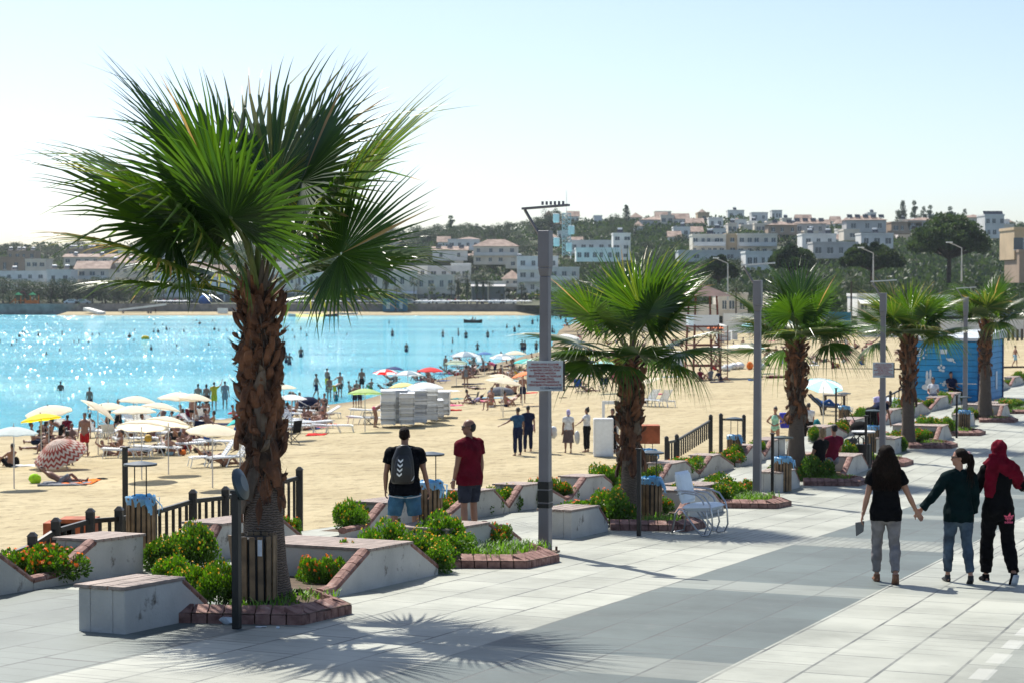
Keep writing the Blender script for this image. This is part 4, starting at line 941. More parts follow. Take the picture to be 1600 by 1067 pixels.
    def hands(s,mb,specs=None):
        """palm, four unequal bent fingers and a thumb from the side of the palm"""
        k=s.k
        for i,(h,e,w) in enumerate(s.arm):
            sx_=-1 if i==0 else 1; sp=(specs or {}).get(i,{}); d=nz(sp.get('dir') or (w-e)); pn=nz(sp.get('palm') or V(-sx_,0,0)); pn=(pn-d*pn.dot(d)).normalized()
            sd_=d.cross(pn)*sp.get('th',1)      # thumb side
            if not sp.get('th'): sd_=sd_ if sd_.y>0 else -sd_
            c=sp.get('curl',s.curl)
            mb.tube([w-d*.015*k,w+d*.02*k,w+d*.06*k,w+d*.088*k],[(.024*k,.019*k),(.032*k,.015*k),(.040*k,.014*k),(.037*k,.012*k)],n=12,side=sd_)
            for j,(o_,L_) in enumerate(((.029,.070),(.010,.079),(-.010,.073),(-.029,.058))):
                p=w+d*(.083-.004*abs(j-1))*k+sd_*o_*k; q=[p-d*.01]; dd=d; rr=[.0088*k]
                for m_,fr in enumerate((.45,.32,.23)):
                    dd=(dd+pn*c*(.35+.35*m_)+sd_*o_*1.2*(1-c)*.6).normalized(); p=p+dd*L_*fr*k; q.append(p); rr.append((.0088-.0009*(m_+1))*k)
                mb.tube(q,rr,n=8,side=sd_)
            p=w+d*.022*k+sd_*.026*k; q=[p]; dd=(d*.7+sd_*.75+pn*.25).normalized()
            for fr in (.032,.028,.022): p=p+dd*fr*k; q.append(p); dd=(dd+d*.3+pn*c*.4).normalized()
            mb.tube(q,[.0125*k,.0115*k,.0095*k,.008*k],n=8,side=pn)
    def head_(s,mb,hero=False):
        k=s.k; up=s.headdir; f=s.look-up*s.look.dot(up); f.normalize(); r=f.cross(up); Mx=Matrix((r,f,up)).transposed()
        H_=lambda x,y,z: s.head+Mx@V(x*k,y*k,z*k)
        mb.tube([s.neck-s.spine*.04*k,s.hbase,s.head-up*.03*k],[.057*k,.052*k,.05*k],n=14)
        mb.ell(H_(0,-.012,.022),(.074*k,.092*k,.092*k),18,12,mat=Mx); mb.ell(H_(0,.022,-.042),(.056*k,.062*k,.068*k),16,10,mat=Mx)
        mb.ell(H_(0,.062,-.088),(.026*k,.022*k,.02*k),10,6,mat=Mx)
        mb.tube([H_(0,.078,.012),H_(0,.098,-.022),H_(0,.103,-.034)],[.009*k,.012*k,.013*k],n=8); mb.ell(H_(0,.090,-.036),(.017*k,.012*k,.009*k),8,6,mat=Mx)
        if hero:
            mb.ell(H_(0,.077,-.060),(.024*k,.013*k,.0065*k),10,6,mat=Mx); mb.ell(H_(0,.074,-.070),(.021*k,.013*k,.007*k),10,6,mat=Mx)
            for x in (-.032,.032): mb.ell(H_(x,.068,.024),(.022*k,.014*k,.008*k),10,6,mat=Mx); mb.ell(H_(x*1.15,.055,-.02),(.018*k,.02*k,.014*k),8,6,mat=Mx)
        for x in (-.074,.074): mb.ell(H_(x,-.004,-.010),(.010*k,.019*k,.031*k),8,6,mat=Mx)
        s.H_=H_; s.Mx=Mx; return H_
    def hairmesh(s,name,style,mt,vox=.014):
        k=s.k; mb=MB(); H_,Mx=s.H_,s.Mx
        e=lambda x,y,z,r: mb.ell(H_(x,y,z),tuple(q*k for q in r),16,10,mat=Mx)
        if style in('short','bald'):
            if style=='short': e(0,-.022,.038,(.079,.092,.088)); e(0,-.045,-.002,(.075,.065,.068))
            else: e(0,-.030,.008,(.078,.088,.074)); e(0,-.05,-.02,(.072,.06,.06))
        else:
            e(0,-.026,.034,(.085,.098,.098)); e(0,-.06,-.02,(.074,.055,.07))
            if style=='bun': e(0,-.07,.125,(.035,.035,.04))
            if style=='pony':
                mb.tube([H_(0,-.11,.05),H_(0,-.155,.03),H_(0,-.165,-.06),H_(0.01,-.15,-.16),H_(.02,-.13,-.27),H_(.02,-.12,-.33)],[.026*k,.034*k,.047*k,.045*k,.03*k,.01*k],n=12)
            if style=='long':
                for x,y,z,r1,r2,l in ((-.06,-.055,0,.055,.06,.30),(.06,-.055,0,.055,.06,.31),(0,-.08,0,.06,.07,.36),(-.085,-.02,-.02,.03,.04,.24),(.085,-.02,-.02,.03,.04,.25)):
                    mb.tube([H_(x,y,z),H_(x*1.25,y-.02,z-.12),H_(x*1.45,y-.035,z-.22),H_(x*1.3,y-.03,z-l)],[r1*k,r2*k,r2*1.05*k,r2*.45*k],n=12)
            if style=='bob': e(0,-.045,-.04,(.088,.07,.09))
        return remesh(mb,name,mt,vox,2)
def mk(name,me,parent):
    o=bpy.data.objects.new(name,me); COL.objects.link(o); o.parent=parent; return o
def bump_tex(o,strength,size):
    t=bpy.data.textures.new('folds','CLOUDS'); t.noise_scale=size; m=o.modifiers.new('d','DISPLACE'); m.texture=t; m.strength=strength; m.mid_level=.5
def cl(name,col,rough=.85,**kw): 
    m=mat(name,col,rough,.22,9,.35,260,spec=.06,**kw); return m
HV=.0085
def hero_body(b,hands=None,feet=True,dirs=None,lift=(0,0),sk='skin'):
    mb=MB(); b.torso(mb,-.004); b.glute(mb,-.004); b.legs(mb,-.003); b.arms(mb); b.hands(mb,hands); b.head_(mb,True)
    if feet: b.feet(mb,0,dirs=dirs,lift=lift)
    return remesh(mb,'person',M[sk],HV*.8,3)
def eyes(b,t,glasses=False):
    mb=MB(); 
    for x in (-.031,.031): mb.ell(b.H_(x,.072,.008),(.0125*b.k,.008*b.k,.009*b.k),10,6,mat=b.Mx)
    mb.build('eyes',mat('eye',(.10,.08,.07),.2,.1,5),t,True)
    if glasses:
        mb=MB()
        for x in (-.032,.032): mb.ell(b.H_(x,.092,.008),(.027*b.k,.004*b.k,.021*b.k),14,6,mat=b.Mx)
        for x in (-.068,.068): mb.tube([b.H_(x*.85,.09,.012),b.H_(x*1.12,.06,.012),b.H_(x*1.15,-.01,.008)],.0035*b.k,n=6)
        mb.tube([b.H_(-.01,.094,.012),b.H_(.01,.094,.012)],.003*b.k,n=6)
        mb.build('glasses',M['black'],t,True)
FOLDS=lambda s_,z_: (lambda o: bump_tex(o,s_,z_))
def garment(name,b,parts,g,mt,vox=HV*1.1,fold=(.028,.08),**kw):
    mb=MB()
    for p in parts:
        if p[0]=='torso': b.torso(mb,g,top='shirt',lo=p[1])
        if p[0]=='torsolow':
            A=[(-.17,.06,.07),(-.12,.135,.105),(-.02,.184,.13),(.07,.168,.122),(.13,.152,.115)]
            mb.tube([b.pel+b.spine*z*b.k for z,_,_ in A],[(x*b.k*b.fat+g,y*b.k*b.fat+g) for _,x,y in A],n=20,side=b.sh)
        if p[0]=='hem':
            A=[(-.13,.188,.150),(-.03,.192,.148),(.08,.176,.134),(.2,.15,.115)]
            mb.tube([b.pel+b.spine*z*b.k for z,_,_ in A],[(x*b.k*b.fat+g*.5,y*b.k*b.fat+g*.5) for _,x,y in A],n=20,side=b.sh)
        if p[0]=='glute': b.glute(mb,g)
        if p[0]=='legs': b.legs(mb,g,to=p[1],wide=p[2])
        if p[0]=='arms': b.arms(mb,g,to=p[1])
        if p[0]=='skirt':
            mb.tube([b.pel+V(0,0,.08),b.pel+V(0,0,-.1),V(b.pel.x,b.pel.y,.45),V(b.pel.x,b.pel.y,p[1])],[(.15,.12),(.19,.15),(.23,.19),(.27,.23)],n=24,side=(1,0,0))
    return remesh(mb,name,mt,vox,4,FOLDS(*fold) if fold else None)
# the three walkers seen from behind (they face away from the camera: local +Y)
def place(t,px,py,rz=0): t.location=GP(px,py); t.rotation_euler=(0,0,rz)
M['black_cloth']=cl('black_cloth',(.005,.005,.006)); M['greypants']=cl('grey_trousers',(.235,.215,.21)); M['teal']=cl('dark_teal_knit',(.003,.013,.014)); M['jean']=mat('denim',(.030,.058,.098),.85,.5,5,.3,200,col2=(.075,.12,.17)); M['scarf']=cl('crimson_scarf',(.13,.004,.015)); M['suede']=mat('tan_suede',(.22,.10,.05),.8,.2,9); M['pink']=mat('pink_print',(.85,.10,.20),.5,.03,4)
M['maroon']=cl('maroon_cloth',(.115,.006,.016)); M['navyshort']=cl('navy_shorts',(.030,.034,.05)); M['blueshort']=cl('blue_shorts',(.06,.15,.23)); M['tee']=cl('near_black_tee',(.005,.006,.009)); M['hair2']=mat('dark_brown_hair',(.016,.008,.005),.6,.6,22,.9,70,spec=.12,stretch=(4,4,.8)); M['whitec']=cl('white_cloth',(.62,.63,.63))
# W1
b=Body(1.63,True,legs=[((-.03,.24,-1),(.0,-.02,-1)),((.04,-.08,-1),(-.01,-.62,-1))],arms=[((-.26,-.02,-1),(-.22,.10,-1)),((.42,.02,-.9),(.42,.25,-.85))],curl=.9,fat=1.02)
w1=thing('person','woman with long curly dark hair, black tee and grey trousers, walking away','person',group='three women walking away')
mk('body',hero_body(b,hands={1:{'dir':(.55,.1,-.8),'palm':(0,-1,0),'th':1}},lift=(0,1.3)),w1); eyes(b,w1)
mk('t_shirt',garment('t_shirt',b,[('torso',1),('arms',.24),('hem',0),('glute',0)],.024,M['black_cloth']),w1)
mk('trousers',garment('trousers',b,[('legs',.94,.004),('glute',0),('torsolow',0)],.012,M['greypants']),w1)
mb=MB(); b.feet(mb,.010,lift=(0,1.3)); mk('shoes',remesh(mb,'shoes',M['suede'],HV,3),w1)
def curly(name,b,n,ln,spread,mt,seed,frm=(.07,.1,.09)):
    rn=random.Random(seed); mb=MB(); k=b.k
    for _ in range(n):
        a=rn.uniform(-.05*PI,1.05*PI)+PI; el=rn.uniform(-.35,1.25); x,y,z=math.cos(a)*math.cos(el)*.085,math.sin(a)*math.cos(el)*.10-.02,math.sin(el)*.10+.02
        if rn.random()<.25: x,y=rn.uniform(-.09,.09),rn.uniform(-.1,.02)
        az=math.atan2(y,x) if abs(x)+abs(y)>1e-4 else 1; P_=[]; ph=rn.uniform(0,6.3); am=rn.uniform(.008,.02); st=11; L_=ln*rn.uniform(.7,1.1); ez=max(0,min(1.45,el))
        for j in range(st):
            f=j/(st-1)
            if f<.3: e_=ez*(1-f/.3); rr=1.0; xx,yy,zz=math.cos(az)*math.cos(e_)*.095,math.sin(az)*math.cos(e_)*.112-.02,math.sin(e_)*.115+.02
            else:
                g=(f-.3)/.7; sp_=1+(spread-1)*math.sin(min(1,g*1.25)*PI/2)*.85; xx,yy,zz=math.cos(az)*.095*sp_,math.sin(az)*.112*(1-.15*g)-.02-.03*g,.02-g*L_
            w_=am*min(1,f*2.5); P_.append(b.H_(xx+math.cos(ph+f*22)*w_,yy+math.sin(ph+f*22)*w_,zz))
        mb.tube(P_,[.007*k*(1-.65*j/(st-1))+.001 for j in range(st)],n=5,cap=False)
    return mb.mesh(name,mt,True)
hb=mk('hair',b.hairmesh('hair','long',M['hair2']),w1); mk('curls',curly('curls',b,620,.44,2.1,M['hair2'],1),hb)
mb=MB(); w=b.arm[0][2]; q=w+V(-.03,.02,-.16); mb.hexa([q+V(y,x,z) for x,y,z in ((-.008,-.05,-.11),(.008,-.05,-.11),(.012,.04,-.05),(-.012,.04,-.05),(-.012,-.06,.06),(.012,-.06,.06),(.016,.05,.08),(-.016,.05,.08))])
w1hold=mb
place(w1,1386,911,R(-6))
o=mb.build('purse',mat('mottled_purse',(.30,.29,.27),.6,.5,30,col2=(.12,.12,.12)),None); bevel(o,.008); o.location=w1.location; o.rotation_euler=w1.rotation_euler; tag(o,'small mottled grey purse in the left hand of the woman with curly hair','purse')
# W2
b=Body(1.60,True,legs=[((-.05,.18,-1),(-.02,.0,-1)),((.03,-.10,-1),(.02,-.42,-1))],arms=[((-.56,.02,-.80),(-.62,.05,-.72)),((.22,.02,-1),(.05,.55,-.8))],look=(-1,.12,0),curl=.8)
w2=thing('person','young woman in dark green sweater and jeans, ponytail, face turned to her friend','person',group='three women walking away')
mk('body',hero_body(b,hands={0:{'dir':(-.55,.0,-.8),'palm':(0,1,0)}},lift=(0,.9)),w2); eyes(b,w2,True)
mk('sweater',garment('sweater',b,[('torso',1),('arms',.97),('hem',0),('glute',0)],.024,M['teal']),w2)
mk('jeans',garment('jeans',b,[('legs',.93,.003),('glute',0),('torsolow',0)],.012,M['jean']),w2)
mb=MB(); b.feet(mb,.006,lift=(0,.9)); mk('shoes',remesh(mb,'shoes',M['black'],HV,3),w2)
hb=mk('hair',b.hairmesh('hair','pony',M['hair2']),w2)
rn=random.Random(5); mb=MB(); R0=b.H_
for _ in range(260):
    x,y=rn.gauss(0,.022),rn.gauss(0,.02); P_=[R0(0,-.13,.05)]; ph=rn.uniform(0,6.3)
    for j in range(1,8):
        f=j/7; P_.append(R0(x*2.2*math.sin(f*2.3)+math.cos(ph+f*14)*.008,-.165+y*2*f+.055*f+math.sin(ph+f*14)*.008,.03-f*.42*rn.uniform(.96,1.04)))
    mb.tube(P_,[.006*(1-j/9) for j in range(8)],n=5,cap=False)
mk('ponytail',mb.mesh('ponytail',M['hair2'],True),hb)
mb=MB(); c=b.H_(0,-.125,.052); mb.ell(c,(.03,.022,.03),12,8); mb.build('hair_tie',mat('pale_pink_tie',(.65,.35,.33),.7,.1,9),hb,True)
place(w2,1500,911,R(2))
# W3
b=Body(1.70,True,legs=[((-.06,.20,-1),(-.02,.0,-1)),((.06,-.08,-1),(.02,-.66,-1))],arms=[((-.35,.30,-.9),(.1,.9,.3)),((.62,.10,-.78),(-.25,.75,.62))],curl=.9,fat=1.0)
w3=thing('person','woman in a crimson headscarf and black clothes with a pink print on the trousers','person',group='three women walking away')
mk('body',hero_body(b,lift=(0,1.5)),w3); eyes(b,w3)
mk('top',garment('top',b,[('torso',0),('arms',.95)],.024,M['black_cloth']),w3)
tr=mk('trousers',garment('trousers',b,[('legs',.95,.008),('glute',0),('torsolow',0)],.020,M['black_cloth'],fold=(.034,.07)),w3)
mb=MB(); b.feet(mb,.012,lift=(0,1.5)); sh_=mk('shoes',remesh(mb,'shoes',M['black_cloth'],HV,3),w3)
mb=MB()
for i,(h,kn,an) in enumerate(b.leg):
    d=nz(V(0,1,-(1.5 if i else 0))); q_=V(0,-d.z,-d.y)*-1 if 0 else nz(V(0,d.z,-d.y)); a=an+q_*.072-d*.05; e=an+d*.16+q_*.072
    mb.tube([a,a.lerp(e,.5),e],[(.036,.015),(.042,.014),(.036,.012)],n=12,side=(1,0,0))
mb.build('soles',M['whitec'],sh_,True)
mb=MB(); H_=b.H_; Mx=b.Mx; k=b.k
mb.ell(H_(0,-.012,.026),(.095,.117,.110),18,12); mb.ell(H_(0,-.04,-.06),(.085,.09,.12),16,10)
mb.tube([H_(0,-.03,-.08),H_(-.02,-.04,-.16),H_(-.04,-.02,-.22)],[(.11,.10),(.15,.12),(.19,.11)],n=16,side=(1,0,0))
# drape: long tail down the left side of the back, shawl over the right shoulder
mb.tube([H_(-.06,-.06,-.05),H_(-.10,-.10,-.20),H_(-.13,-.11,-.35),H_(-.14,-.10,-.50),H_(-.15,-.09,-.58)],[(.08,.05),(.085,.04),(.08,.03),(.075,.025),(.05,.02)],n=14,side=(1,0,0))
mb.tube([H_(-.04,-.06,-.12),H_(.07,-.085,-.20),H_(.17,-.06,-.27),H_(.24,-.01,-.36),H_(.27,.04,-.46)],[(.10,.05),(.115,.05),(.105,.065),(.085,.075),(.055,.06)],n=14,side=(0,0,1))
mb.tube([H_(.05,-.08,-.15),H_(.10,-.10,-.26),H_(.14,-.09,-.33)],[(.10,.04),(.11,.035),(.05,.02)],n=14,side=(1,0,0))
mk('headscarf',remesh(mb,'headscarf',M['scarf'],HV*1.1,4,FOLDS(.030,.055)),w3)
place(w3,1562,911,R(3))
# three leaf emblem and its lettering on the seat of the trousers
def onto(parent,me_obj,pts_obj,dirv=V(0,1,0),off=.004):
    bpy.context.view_layer.update()
    for v in pts_obj.data.vertices:
        o_=v.co-dirv*.6; ok,loc,nr,_=me_obj.ray_cast(o_,dirv)
        if ok: v.co=loc-dirv*off
def emblem(cx,cz,s_,target,parent):
    bm=bmesh.new()
    def leaf(ang,L_,wd):
        n=14; pl=[]
        for i in range(n+1):
            f=i/n; pl.append((f*L_,wd*math.sin(PI*f**.8)*(1-.1*f)))
        d=V(math.sin(ang),math.cos(ang)); nrm=V(math.cos(ang),-math.sin(ang))
        rows=[[V(cx+(d.x*l+nrm.x*w*q)*s_,0,cz+(d.y*l+nrm.y*w*q)*s_) for q in (-1,-.33,.33,1)] for l,w in pl]
        for r0,r1 in zip(rows,rows[1:]):
            za=min(p.z for p in r0+r1)
            for j in range(3):
                q=[r0[j],r0[j+1],r1[j+1],r1[j]]
                zc=sum(p.z for p in q)/4-cz
                if any(abs(zc-g*s_)<.035*s_ for g in (.10,.24,.38)): continue      # the stripes cut across the leaves
                bm.faces.new([bm.verts.new(p) for p in q])
    leaf(0,1.0,.24); leaf(R(-48),.95,.23); leaf(R(48),.95,.23)
    me=bpy.data.meshes.new('emblem'); bm.to_mesh(me); bm.free(); me.materials.append(M['pink']); o=bpy.data.objects.new('emblem',me); COL.objects.link(o); o.parent=parent
    onto(None,target,o); return o
hx=b.leg[1][0].lerp(b.leg[1][1],.22)
emblem(hx.x+.005,hx.z-.02,.098,tr,tr)
tx=text_mesh('adidas',.042,M['pink'],'lettering',tr,(0,0,0),(0,0,0),ext=0,bold=.001)
for v in tx.data.vertices: v.co=V(hx.x+.005+v.co.x,0,hx.z-.045+v.co.y)
onto(None,tr,tx)
# M1 backpack man
b=Body(1.66,False,legs=[((-.14,.02,-1),(-.03,-.03,-1)),((.14,.05,-1),(.05,-.02,-1))],arms=[((-.24,.05,-1),(-.02,.25,-1)),((.30,.02,-1),(.22,.10,-1))],head=(0,.06,1),look=(.25,1,-.15),curl=.9,fat=1.12)
m1=thing('person','man in dark tee and blue shorts with a black backpack, between the planters','person')
mk('body',hero_body(b,sk='skind'),m1); eyes(b,m1)
mk('t_shirt',garment('t_shirt',b,[('torso',1),('arms',.26),('hem',0),('glute',0)],.034,M['tee']),m1)
mk('shorts',garment('shorts',b,[('legs',.46,.030),('glute',0),('torsolow',0)],.020,M['blueshort'],fold=(.034,.09)),m1)
mb=MB(); 
for i,(h,kn,an) in enumerate(b.leg): p=h.lerp(kn,.26); mb.tube([p,p+(kn-h).normalized()*.014],[.124,.126],n=24,side=(1,0,0),cap=False)
mb.build('white_stripe',M['whitec'],m1,True)
mb=MB(); b.feet(mb,.008); mk('shoes',remesh(mb,'shoes',M['black'],HV,3),m1)
hb=mk('hair',b.hairmesh('hair','short',M['hair2']),m1)
b1_=b; m1.location=P(UX(632,-10.95),-10.95); m1.rotation_euler=(0,0,R(4))
bp=thing('backpack','black backpack with a column of white chevrons on the back of the standing man','backpack',m1.location); bp.rotation_euler=m1.rotation_euler
mb=MB(); k=b.k; c=b.chest+V(-.03,-.20,-.06)
mb.tube([c+V(.02,-.0,.29),c+V(.015,-.0,.24),c+V(.0,-.01,.1),c+V(0,-.01,-.1),c+V(-.01,-.0,-.21),c+V(-.01,.0,-.235)],[(.05,.045),(.10,.07),(.145,.095),(.16,.105),(.155,.09),(.12,.06)],n=20,side=(1,0,0))
bag=mk('bag',remesh(mb,'bag',M['black'],.010,5),bp)
mb=MB(); mb.tube([c+V(.0,-.07,-.20),c+V(0,-.10,-.10),c+V(0,-.105,.0),c+V(.005,-.09,.10),c+V(.01,-.07,.16)],[(.11,.03),(.125,.035),(.12,.035),(.10,.03),(.07,.02)],n=16,side=(1,0,0)); mk('pocket',remesh(mb,'pocket',M['bindark'],.010,4),bp)
for s_ in (-1,1):
    mb=MB(); mb.tube([c+V(.06*s_,.06,.24),b.neck+V(.09*s_,-.02,.0),b.neck+V(.11*s_,.08,-.05),b.chest+V(.13*s_,.14,-.05),b.waist+V(.16*s_,.10,.0),c+V(.12*s_,.08,-.18)],[(.026,.012)]*6,n=8,side=(1,0,0)); mb.build('strap',M['bindark'],bp,True)
mb=MB(); 
for i in range(4):
    z=c.z+.085-.062*i; x=c.x-.03-.006*i; w_=.034; h_=.030
    for s_ in (-1,1): 
        for j in range(3):
            a0,a1=j/3,(j+1)/3
            mb.quad((x+s_*w_*a0,0,z-.028+h_*a0),(x+s_*w_*a1,0,z-.028+h_*a1),(x+s_*w_*a1,0,z+h_*a1),(x+s_*w_*a0,0,z+h_*a0))
ch=mb.build('chevrons',mat('chevron_print',(.85,.85,.85),.5,.02,3),bag)
pk=[o for o in kids(bp) if o.name.startswith('pocket')][0]
bpy.context.view_layer.update()
for v in ch.data.vertices:
    o_=v.co-V(0,1,0); best=None
    for tgt in (bag,pk):
        ok,loc,_,_=tgt.ray_cast(o_,V(0,1,0))
        if ok and (best is None or loc.y<best): best=loc.y
    v.co.y=(best if best is not None else c.y)-.004
mb=MB(); mb.tube([c+V(.115,-.085,-.19),c+V(.14,-.08,-.16),c+V(.155,-.065,-.12)],[.004,.008,.003],n=6); mb.build('reflective_trim',M['whitec'],bp,True)
# M2 maroon polo man: turned three quarters, looking left
b=Body(1.73,False,legs=[((-.02,.04,-1),(-.02,-.06,-1)),((.05,.02,-1),(.02,-.05,-1))],arms=[((-.12,.14,-1),(.05,.30,-1)),((.20,-.10,-1),(.10,.14,-1))],head=(0,.08,1),look=(-.75,.6,0),curl=.7,fat=1.10)
m2=thing('person','older man in maroon polo and dark shorts wearing sunglasses, standing in profile','person')
mk('body',hero_body(b,sk='skind'),m2); eyes(b,m2,True)
mk('polo_shirt',garment('polo_shirt',b,[('torso',1),('arms',.27),('hem',0),('glute',0)],.034,M['maroon']),m2)
mk('shorts',garment('shorts',b,[('legs',.42,.022),('glute',0),('torsolow',0)],.016,M['navyshort']),m2)
mb=MB(); b.feet(mb,.008); mk('shoes',remesh(mb,'shoes',M['black'],HV,3),m2); mk('hair',b.hairmesh('hair','bald',M['hair']),m2)
mb=MB(); w=b.arm[0][2]; mb.tube([w+V(0,0,.03),w+V(0,0,.008)],[.029,.029],n=14); mb.build('watch',M['steel'],m2)
m2.location=P(UX(733,-10.95),-10.95); m2.rotation_euler=(0,0,R(52))
# ------------------------------------------------------------ people of the beach: prototypes by pose
DC=[('skin',(.34,.17,.11)),]
def cm(name,c): 
    if name not in M: M[name]=cl(name,c)
    return M[name]
for n_,c_ in dict(c_red=(.50,.02,.02),c_blue=(.03,.10,.30),c_navy=(.012,.018,.05),c_white=(.65,.66,.66),c_black=(.012,.012,.013),c_yellow=(.60,.42,.03),c_mint=(.34,.62,.46),c_green=(.03,.22,.10),c_pink=(.60,.13,.22),c_grey=(.20,.21,.23),c_lilac=(.42,.38,.62),c_pattern=(.12,.09,.09),c_orange=(.75,.18,.03),c_teal=(.03,.20,.22),c_maroon=(.14,.01,.03),c_blueshirt=(.03,.08,.16),c_sky=(.30,.50,.62),c_tan=(.45,.32,.18)).items(): cm(n_,c_)
UPL=[((-.05,.0,-1),(-.01,-.03,-1)),((.05,.0,-1),(.01,-.03,-1))]
POSE={
 'stand':dict(),
 'stand2':dict(arms=[((-.2,.1,-1),(.2,.7,-.4)),((.2,0,-1),(.1,.2,-1))]),
 'hips':dict(female=True,arms=[((-.75,-.1,-.75),(.75,.3,-.35)),((.75,-.1,-.75),(-.75,.3,-.35))],legs=[((-.10,.0,-1),(-.02,-.02,-1)),((.12,.04,-1),(.03,-.05,-1))]),
 'walk':dict(legs=[((-.02,.42,-1),(-.01,.05,-1)),((.02,-.30,-1),(.01,-.55,-1))],arms=[((-.15,-.35,-1),(-.05,-.05,-1)),((.15,.35,-1),(.05,.5,-1))]),
 'point':dict(arms=[((-.75,.15,-.55),(-.80,.2,-.35)),((.2,0,-1),(.08,.14,-1))]),
 'up':dict(arms=[((-.2,0,-1),(-.08,.14,-1)),((.7,.2,.5),(.3,.1,1))]),
 'bend':dict(spine=(0,.9,.45),head=(0,1,-.1),arms=[((-.1,.4,-1),(0,.2,-1)),((.1,.4,-1),(0,.2,-1))],legs=[((-.05,.1,-1),(0,-.15,-1)),((.05,.3,-1),(0,-.2,-1))]),
 'sit':dict(spine=(0,-.22,1),legs=[((-.12,.75,.62),(0,.5,-.85)),((.12,.75,.62),(0,.5,-.85))],arms=[((-.25,.7,-.5),(.3,.8,0)),((.25,.7,-.5),(-.3,.8,0))],pelvis_z=.11),
 'sitback':dict(spine=(0,-.6,1),legs=[((-.1,1,.1),(0,1,-.1)),((.1,.8,.5),(0,.6,-.75))],arms=[((-.35,-.5,-1),(0,-.2,-1)),((.35,-.5,-1),(0,-.2,-1))],head=(0,0,1),pelvis_z=.11),
 'chair':dict(spine=(0,-.22,1),legs=[((-.12,1,0),(0,.1,-1)),((.12,1,0),(0,.2,-1))],arms=[((-.2,.35,-1),(.1,.9,-.1)),((.2,.35,-1),(-.1,.9,-.1))],pelvis_z=.50),
 'recline':dict(spine=(0,-1,.55),legs=[((-.1,1,.02),(0,1,0)),((.1,.8,.55),(0,.7,-.65))],arms=[((-.3,.5,-.3),(.2,.8,.1)),((.5,-.6,.5),(-.3,-.4,.4))],head=(0,-.7,.8),look=(0,.8,.5),pelvis_z=.12),
 'lie':dict(spine=(0,-1,.02),legs=[((-.1,1,0),(0,1,0)),((.1,1,0),(0,1,0))],arms=[((-.5,.7,0),(-.1,1,0)),((.6,-.5,0),(-.3,-1,0))],head=(0,-1,.1),look=(0,0,1),pelvis_z=.11),
 'kneeup':dict(spine=(0,-1,.12),legs=[((-.1,.6,.8),(0,.6,-.8)),((.1,.6,.8),(0,.6,-.8))],arms=[((-.5,.7,0),(-.1,1,0)),((.6,.5,0),(-.3,1,0))],head=(0,-1,.2),look=(0,.2,1),pelvis_z=.11),
}
PC={}
def proto(pose,fem):
    key=(pose,fem)
    if key in PC: return PC[key]
    d=dict(POSE[pose]); d['female']=fem or d.get('female',False); b=Body(1.70,**d); vx=.024
    mb=MB(); b.torso(mb,0); b.glute(mb,0); b.legs(mb); b.arms(mb); b.head_(mb)
    feetd=None
    if pose in('lie','recline'): feetd=[(0,.3,1)]*2
    b.feet(mb,.004,dirs=feetd)
    for i,(h,e,w) in enumerate(b.arm):
        dd=(w-e).normalized(); mb.tube([w,w+dd*.08,w+dd*.17],[(.028,.024),(.042,.022),(.022,.016)],n=8)
    P_={'body':remesh(mb,'body',M['skind'],vx,3),'b':b}
    P_['hair_short']=b.hairmesh('hair','short' ,M['hair'],.02); P_['hair_long']=b.hairmesh('hair','bob',M['hair'],.02); P_['hair_bun']=b.hairmesh('hair','bun',M['hair'],.02)
    def gm(nm,parts,g): P_[nm]=garment(nm,b,parts,g,M['c_black'],vx,None)
    gm('trunks',[('legs',.42,.02),('glute',0)],.018)
    mb=MB(); A=[(-.10,.10,.10),(-.02,.18,.128),(.06,.162,.12)]; mb.tube([b.pel+b.spine*z*b.k for z,_,_ in A],[(x,y) for _,x,y in A],n=16,side=b.sh); b.glute(mb,.012); P_['briefs']=remesh(mb,'briefs',M['c_black'],vx,2)
    gm('shirt',[('torso',1),('arms',.25)],.022); gm('trousers',[('legs',.95,.006),('glute',0),('torsolow',0)],.018)
    gm('dress',[('torso',1),('skirt',.42)],.02) if pose in('stand','stand2','walk','up') else None
    gm('swimsuit',[('torso',0),('glute',0)],.010)
    PC[key]=P_; return P_
def person(p,label,pose='stand',rz=0,fem=False,h=1.70,wear=(),hair='hair_short',skin=None,haircol=None,group=None,cat='person',tilt=None):
    """wear: ((garment, material), ...)"""
    P_=proto(pose,fem); t=thing('person',label,cat,p,rz,group); t.scale=(h/1.7,)*3
    o=mk('body',P_['body'],t)
    if skin: o.material_slots[0].link='OBJECT'; o.material_slots[0].material=M[skin]
    for g,m in wear:
        q=mk(g,P_[g],t); q.material_slots[0].link='OBJECT'; q.material_slots[0].material=M[m]
    if hair:
        q=mk('hair' if haircol is None or not haircol.startswith('c_') else 'hat',P_[hair],t)
        if haircol: q.material_slots[0].link='OBJECT'; q.material_slots[0].material=M[haircol]
    return t
M['blond']=mat('blond_hair',(.30,.19,.09),.5,.4,14,.5,60,stretch=(3,3,1)); M['white_hair']=mat('white_hair',(.6,.6,.58),.6,.1,9)
def GSf(px,py): return GS(px,py)
